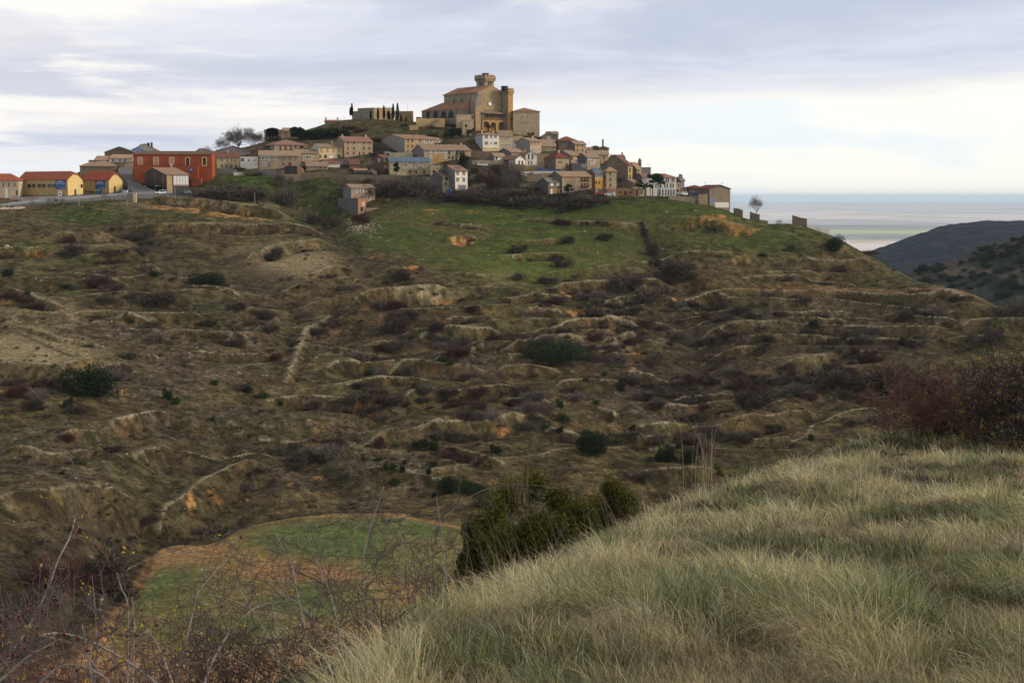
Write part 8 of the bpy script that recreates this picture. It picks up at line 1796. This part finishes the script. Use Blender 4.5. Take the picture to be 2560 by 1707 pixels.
# recycling bins
def bin_(px, py, Y, kind, col, label):
    X, Yw, Z = unproj(px, py, Y); t = empty('recycling_bin', (X, Yw, Z)); tag(t, label, 'recycling bin', 'recycling bins by the winery')
    b = MB()
    if kind == 'igloo':
        m_ = 12; pr = [(1.0, 0), (1.02, 0.5), (0.95, 1.0), (0.75, 1.4), (0.45, 1.65), (0.15, 1.75)]
        for r, z in pr:
            for j in range(m_): b.v.append((r * math.cos(j*2*math.pi/m_), r * math.sin(j*2*math.pi/m_), z))
        for i in range(len(pr) - 1):
            for j in range(m_): b.f.append([i*m_+j, i*m_+(j+1)%m_, (i+1)*m_+(j+1)%m_, (i+1)*m_+j]); b.mi.append(0)
        b.f.append([(len(pr)-1)*m_ + j for j in range(m_)]); b.mi.append(0)
        part(b, 'shell', col, t, smooth=True); b = MB(); b.box(-0.35, -1.04, 0.95, 0.35, -0.80, 1.2); part(b, 'slot', M_BLACK, t)
    else:
        b.box(-1.0, -.7, 0, 1.0, .7, 1.5); part(b, 'body', col, t); b = MB(); b.prism([(-1.1, 1.503), (1.1, 1.503), (0.9, 1.8), (-0.9, 1.8)], 'y', -.8, .8); part(b, 'lid', mat_basic('blue_lid', (0.06, 0.10, 0.22)), t)
bin_(245.5, 485, 592, 'igloo', mat_basic('blue_plastic', (0.02, 0.13, 0.30), rough=0.4), 'blue igloo recycling bin'); bin_(253.5, 485.5, 592, 'igloo', mat_basic('dark_green_plastic', (0.02, 0.05, 0.035), rough=0.4), 'dark green igloo bin next to the blue one')
bin_(301, 485, 590, 'igloo', mat_basic('green_plastic', (0.03, 0.10, 0.06), rough=0.4), 'green igloo bin at the right of the second hall'); bin_(313, 484.5, 590, 'box', mat_basic('whitish_plastic', (0.55, 0.57, 0.60), rough=0.5), 'whitish box container with blue lid')
# notice shelter, white information board, gate bars
t = empty('notice_board', unproj(150, 490.5, 578)); tag(t, 'white information board with a green emblem before the first hall', 'notice board'); b = MB(); b.box(-0.75, -.05, 0.1, 0.75, .05, 2.1); part(b, 'panel', M_WHITE, t)
b = MB(); b.tube([(0, -.06, 0.9), (0, -.09, 0.9)], [0.4, 0.4], 12); part(b, 'emblem', mat_basic('grey_green_emblem', (0.10, 0.17, 0.10)), t); b = MB(); b.box(-0.5, -.08, 1.55, 0.5, -.052, 1.8); part(b, 'heading', mat_basic('pale_blue_strip', (0.3, 0.4, 0.55)), t)
t = empty('notice_shelter', unproj(140, 508, 563)); tag(t, 'small wooden notice shelter with a pale pitched roof by the road', 'shelter')
for s_ in (-0.7, 0.7): b = MB(); b.box(s_ - .08, -.08, -1, s_ + .08, .08, 2.0); part(b, 'post', M_POST, t)
b = MB(); b.prism([(-1.3, 1.9), (0, 2.35), (1.3, 1.9), (1.3, 2.0), (0, 2.47), (-1.3, 2.0)], 'y', -.6, .6); part(b, 'roof', mat_basic('pale_roof', (0.45, 0.42, 0.34)), t); b = MB(); b.box(-.6, -.03, 0.7, .6, .03, 1.6); part(b, 'board', mat_basic('dark_board', (0.10, 0.09, 0.08)), t)
t = empty('road_barrier', unproj(79, 499, 577)); tag(t, 'red and orange road barrier bars by the leftmost house', 'barrier')
for s_ in (-14/6.1, 14/6.1): b = MB(); b.box(s_ - .12, -.1, -.8, s_ + .12, .1, 1.9); part(b, 'post', mat_basic('red_post', (0.42, 0.07, 0.03)), t)
b = MB(); b.box(-2.2, -.05, 0.6, 2.2, .05, 0.85); part(b, 'bar', mat_basic('red_post', (0.42, 0.07, 0.03)), t)
t = empty('road_barrier', unproj(37, 502, 574)); tag(t, 'thin red frame posts at the left end of the road', 'barrier')
for s_ in (-0.9, 0, 0.9): b = MB(); b.box(s_ - .06, -.06, -.8, s_ + .06, .06, 1.7); part(b, 'post', mat_basic('red_post', (0.42, 0.07, 0.03)), t)
# end wall of road with pale pillar
t = empty('roadside_wall', unproj(338, 508, 572)); tag(t, 'low roadside wall with pale end pillar above the orange bank', 'wall'); b = MB(); b.box(-0.7, -.5, -1.5, 0.5, .5, 4.0); part(b, 'pillar', WALLM['cream'], t); b = MB(); b.box(-3.2, 0, -1.5, -0.71, .4, 3.8); part(b, 'wall', WALLM['grey'], t)
b = MB(); b.box(-3.4, -.55, 4.003, 0.6, .55, 4.2); part(b, 'coping', M_CONC, t)
# bright boulder revetment at the far left
for i in range(13):
    px = 2 + i * 4.9; py = 531 - i * 0.95; X, Yw, Z = unproj(px, py, 552 + i * 0.6); me_ = bpy.data.meshes.new('boulder'); bm = bmesh.new(); bmesh.ops.create_icosphere(bm, subdivisions=2, radius=0.62)
    rg = random.Random(i); 
    for v_ in bm.verts: v_.co *= 1 + 0.22 * math.sin(v_.co.x * 7 + i) * math.cos(v_.co.z * 6 + i * 2); v_.co.z *= 0.8
    bm.to_mesh(me_); bm.free(); me_.materials.append(mat_basic('pinkish_boulder', (0.46, 0.37, 0.29), var=0.2)); o = bpy.data.objects.new('boulder', me_); COL.objects.link(o); o.location = (X, Yw, zat(X, Yw) + 0.25); o.rotation_euler = (i, i * 2, i * 3); o.scale = (1.0 + .2 * (i % 3), 1, 1)
    tag(o, 'pale boulder in the rough row holding the road bank at the far left', 'boulder', 'boulders under the road')
for px, py, s_, lab in ((18, 618, 1.3, 'large white rock on the grass at the far left'), (28, 621, 0.6, 'small white rock beside the large one at the far left')):
    X, Yw, Z = ground(px, py); o = bpy.data.objects.new('boulder', bpy.data.objects['boulder'].data); COL.objects.link(o); o.location = (X, Yw, Z + .3); o.scale = (s_, s_, s_ * .8); tag(o, lab, 'boulder')
# rubble at the foot of the lone house
gr2 = np.random.default_rng(8); items = []
for i in range(260):
    px, py = 905 + gr2.normal(0, 22), 568 + gr2.normal(0, 9); X, Yw, Z = ground(px, py); items.append((X, Yw, Z, gr2.uniform(.15, .4), gr2.uniform(.1, .3), gr2.uniform(0, 6)))
bm = bmesh.new(); bmesh.ops.create_icosphere(bm, subdivisions=1, radius=1); me_ = bpy.data.meshes.new('rubble'); bm.to_mesh(me_); bm.free()
merge_stuff('rubble', [me_], items, mat_basic('pale_rubble', (0.36, 0.28, 0.24), var=0.3), 'pinkish stone rubble tipped below the lone square house')
stn = scatter(2600, lambda i, j: vis[i, j] * (0.22 * gm[i, j] + 0.12) * sst(n5[i, j], 0.45, 0.6), 0.16, 0.42, (0.5, .9))
merge_stuff('gravel', [me_], stn, mat_basic('pale_field_stone', (0.40, 0.36, 0.30), var=0.2), 'scattered pale stones on meadow and banks')
# street lamps and poles
def pole(px, pyb, pyt, Y, label, lamp=0, mat=M_CONC, r=0.13, cat='street lamp', gp='poles and lamps around the village'):
    X, Yw, Z = unproj(px, pyb, Y); h = (pyb - pyt) * Y / F; t = empty('street_lamp' if lamp else 'utility_pole', (X, Yw, Z - .3)); tag(t, label, cat if lamp else 'pole', gp)
    b = MB(); b.tube([(0, 0, -1), (0, 0, h)], [r, r * 0.6], 6); part(b, 'post', mat, t)
    if lamp:
        b = MB(); b.tube([(0, 0, h), (lamp * 0.6, 0, h + 0.35), (lamp * 1.4, 0, h + 0.45)], [r * .5, r * .4, r * .4], 5); part(b, 'arm', mat, t); b = MB(); b.box(min(lamp * 1.2, lamp * 2.0), -.15, h + 0.36, max(lamp * 1.2, lamp * 2.0), .15, h + 0.5); part(b, 'lamp_head', M_GALV, t)
for a_ in ((47,500,463,574,'lamp post at the corner of the leftmost house',1),(197,507,455,562,'tall pole before the first hall door',0),(198,487,470,590,'thin pole beside the first hall',0),(323,500,462,578,'lamp post before the road climbing to the hotel',0),(438,494,466,574,'pole before the restaurant glass front',0),(549,505,475,574,'thin pole on the bank right of the hotel',0),(319,545,498,556,'wooden pole on the dark bank under the road',0),(36,590,540,520,'wooden pole on the grass at the far left',0),
           (1041,372,332,664,'thin white pole before the long stone house gable',0),(1141,416,392,640,'pole before the three dark openings',0),(1415,392,376,640,'pale pole on the wine-red roofed house terrace',0),(1276,378,362,672,'pole before the cream house',0),(1662,434,423,606,'mast above the long white house',0),(1472,368,348,690,'thin aerial mast standing alone on the right skyline',0),(958,270,257,730,'lamp mast on the fortress wall',1),(1019,279,256,734,'flagpole on the low fortress wall',0),(1194,214,205,716,'lightning rod beside the belfry',0),(351,358,347,688,'aerial on the black chimney',0),(637,505,480,572,'short pale pole in the bare hedge',0)):
    pole(a_[0], a_[1], a_[2], a_[4-1], a_[4], a_[5], r=0.07 if a_[1] < 440 else 0.12)
# fence net, tarpaulin, blue fence, brick gable remains, blue door
t = MB(); p = unproj(711, 434, 627); q = unproj(743, 434, 627); zt_ = unproj(711, 415, 627)[2]; 
t.box(p[0], 627, p[2] - 1, q[0], 627.1, zt_); o = t.build('net_fence', mat_basic('dark_mesh', (0.055, 0.05, 0.048), var=0.3)); tag(o, 'dark mesh fence on the wall under the long ochre house', 'fence')
X, Yw, Z = unproj(743, 436, 627); t = empty('brick_ruin', (X, Yw, Z), 0.1); tag(t, 'orange brick gable remnant at the end of the mesh fence', 'ruin'); b = MB(); kx = 627 / F; b.prism([(0, -1), (16*kx, -1), (16*kx, 12*kx), (9*kx, 19*kx), (0, 21*kx)], 'y', 0, 4.0); part(b, 'wall', WALLM['brick2'], t)
X, Yw, Z = unproj(1112, 483, 594); b = MB(); kx = 594 / F
b.add([(0, 0, -.5), (19*kx, 0, -.5), (19*kx, 2.4, -.5), (0, 2.4, -.5), (0.5, .3, 5*kx), (5*kx, .5, 8*kx), (12*kx, .5, 11*kx), (17*kx, .8, 8*kx), (1, 2.2, 4*kx), (12*kx, 2.2, 10*kx)], [(0,1,7,6,5,4),(1,2,9,7),(0,4,8,3),(4,5,6,7,9,8),(2,3,8,9),(0,3,2,1)])
o = b.build('tarpaulin', mat_basic('blue_tarpaulin', (0.02, 0.12, 0.42), rough=0.5, var=0.25, scale=1.5)); o.location = (X, Yw, Z); tag(o, 'crumpled bright blue tarpaulin beside the old plastered house', 'tarpaulin')
X, Yw, Z = unproj(1343, 427, 628); b = MB(); kx = 628 / F; b.box(0, 0, -.6, 58*kx, .08, 4*kx); b.box(0, 0.1, 4*kx, 20*kx, .18, 7*kx); o = b.build('blue_fence', mat_basic('blue_fence_paint', (0.05, 0.10, 0.22), var=0.3)); o.location = (X, Yw, Z); tag(o, 'blue panel fence between chalet and wine-red roofed house', 'fence')
X, Yw, Z = unproj(2010, 592-20, 581); b = MB(); b.box(-0.6, -.1, -1, 1.0, .1, 1.2); o = b.build('blue_door', mat_basic('blue_door_paint', (0.04, 0.10, 0.20))); o.location = (X, Yw, Z); tag(o, 'little blue door leaning at the end of the ruined stone wall', 'door')
X, Yw, Z = unproj(915, 532, 576); b = MB(); kx = 576 / F; b.prism([(0, -2), (49*kx, -2.0), (42*kx, 7*kx), (36*kx, 12*kx), (0, 12*kx)], 'y', 0, .5); b.box(0, .51, -2, 36*kx, 4, 11*kx); o = b.build('brick_yard_wall', WALLM['creampink']); o.location = (X, Yw, Z); tag(o, 'low pinkish yard wall stepping down right of the unfinished shed', 'wall')
# television aerials on roofs
for i, (px, py, Y) in enumerate(((1385,334,694),(1391,338,694),(1545,397,650),(1604,408,646),(1622,419,640),(1763,424+40,612),(1806,466,600),(861,300,714),(845,303,714))):
    X, Yw, Z = unproj(px, py, Y); t = empty('roof_aerial', (X, Yw, Z)); tag(t, ['aerial left of two on the roof right of the church','aerial right of two on the roof right of the church','aerial on the stepped red roof','aerial on the bell gable house','aerial on the grey balcony house','aerial on the wine-red barn','aerial on the last big barn','aerial right of two on the bare slope house','aerial left of two on the bare slope house'][i], 'aerial')
    b = MB(); b.tube([(0, 0, -1.5), (0, 0, 1.6)], [.04, .03], 4); part(b, 'mast', M_BLACK, t); b = MB(); b.box(-.9, -.02, 1.4, .9, .02, 1.46); b.box(-.5, -.02, 1.0, .5, .02, 1.05); part(b, 'bars', M_BLACK, t)
# two white towns far out on the plain
for i, (px, py) in enumerate(((2025, 548), (2140, 596), (2190, 512), (2115, 511), (2068, 560))):
    X, Yw, Z = unproj_z(px, py, PZ); b = MB(); rg = random.Random(i)
    for k in range(14): x_, y_ = rg.uniform(-1, 1) * Yw * 0.003, rg.uniform(-1, 1) * Yw * 0.012; s_ = Yw * 0.0007 * rg.uniform(.5, 1.3); b.box(x_ - s_ * 1.6, y_ - s_, 0, x_ + s_ * 1.6, y_ + s_, s_ * .8)
    o = b.build('distant_village', mat_basic('far_white', (0.85, 0.83, 0.80))); o.location = (X, Yw, Z); tag(o, ['white farm sheds in the middle of the pink plain','nearest white farm sheds above the green field','white village line far right on the plain','white speck of a village near the horizon','white sheds just below the pink strip'][i], 'village')
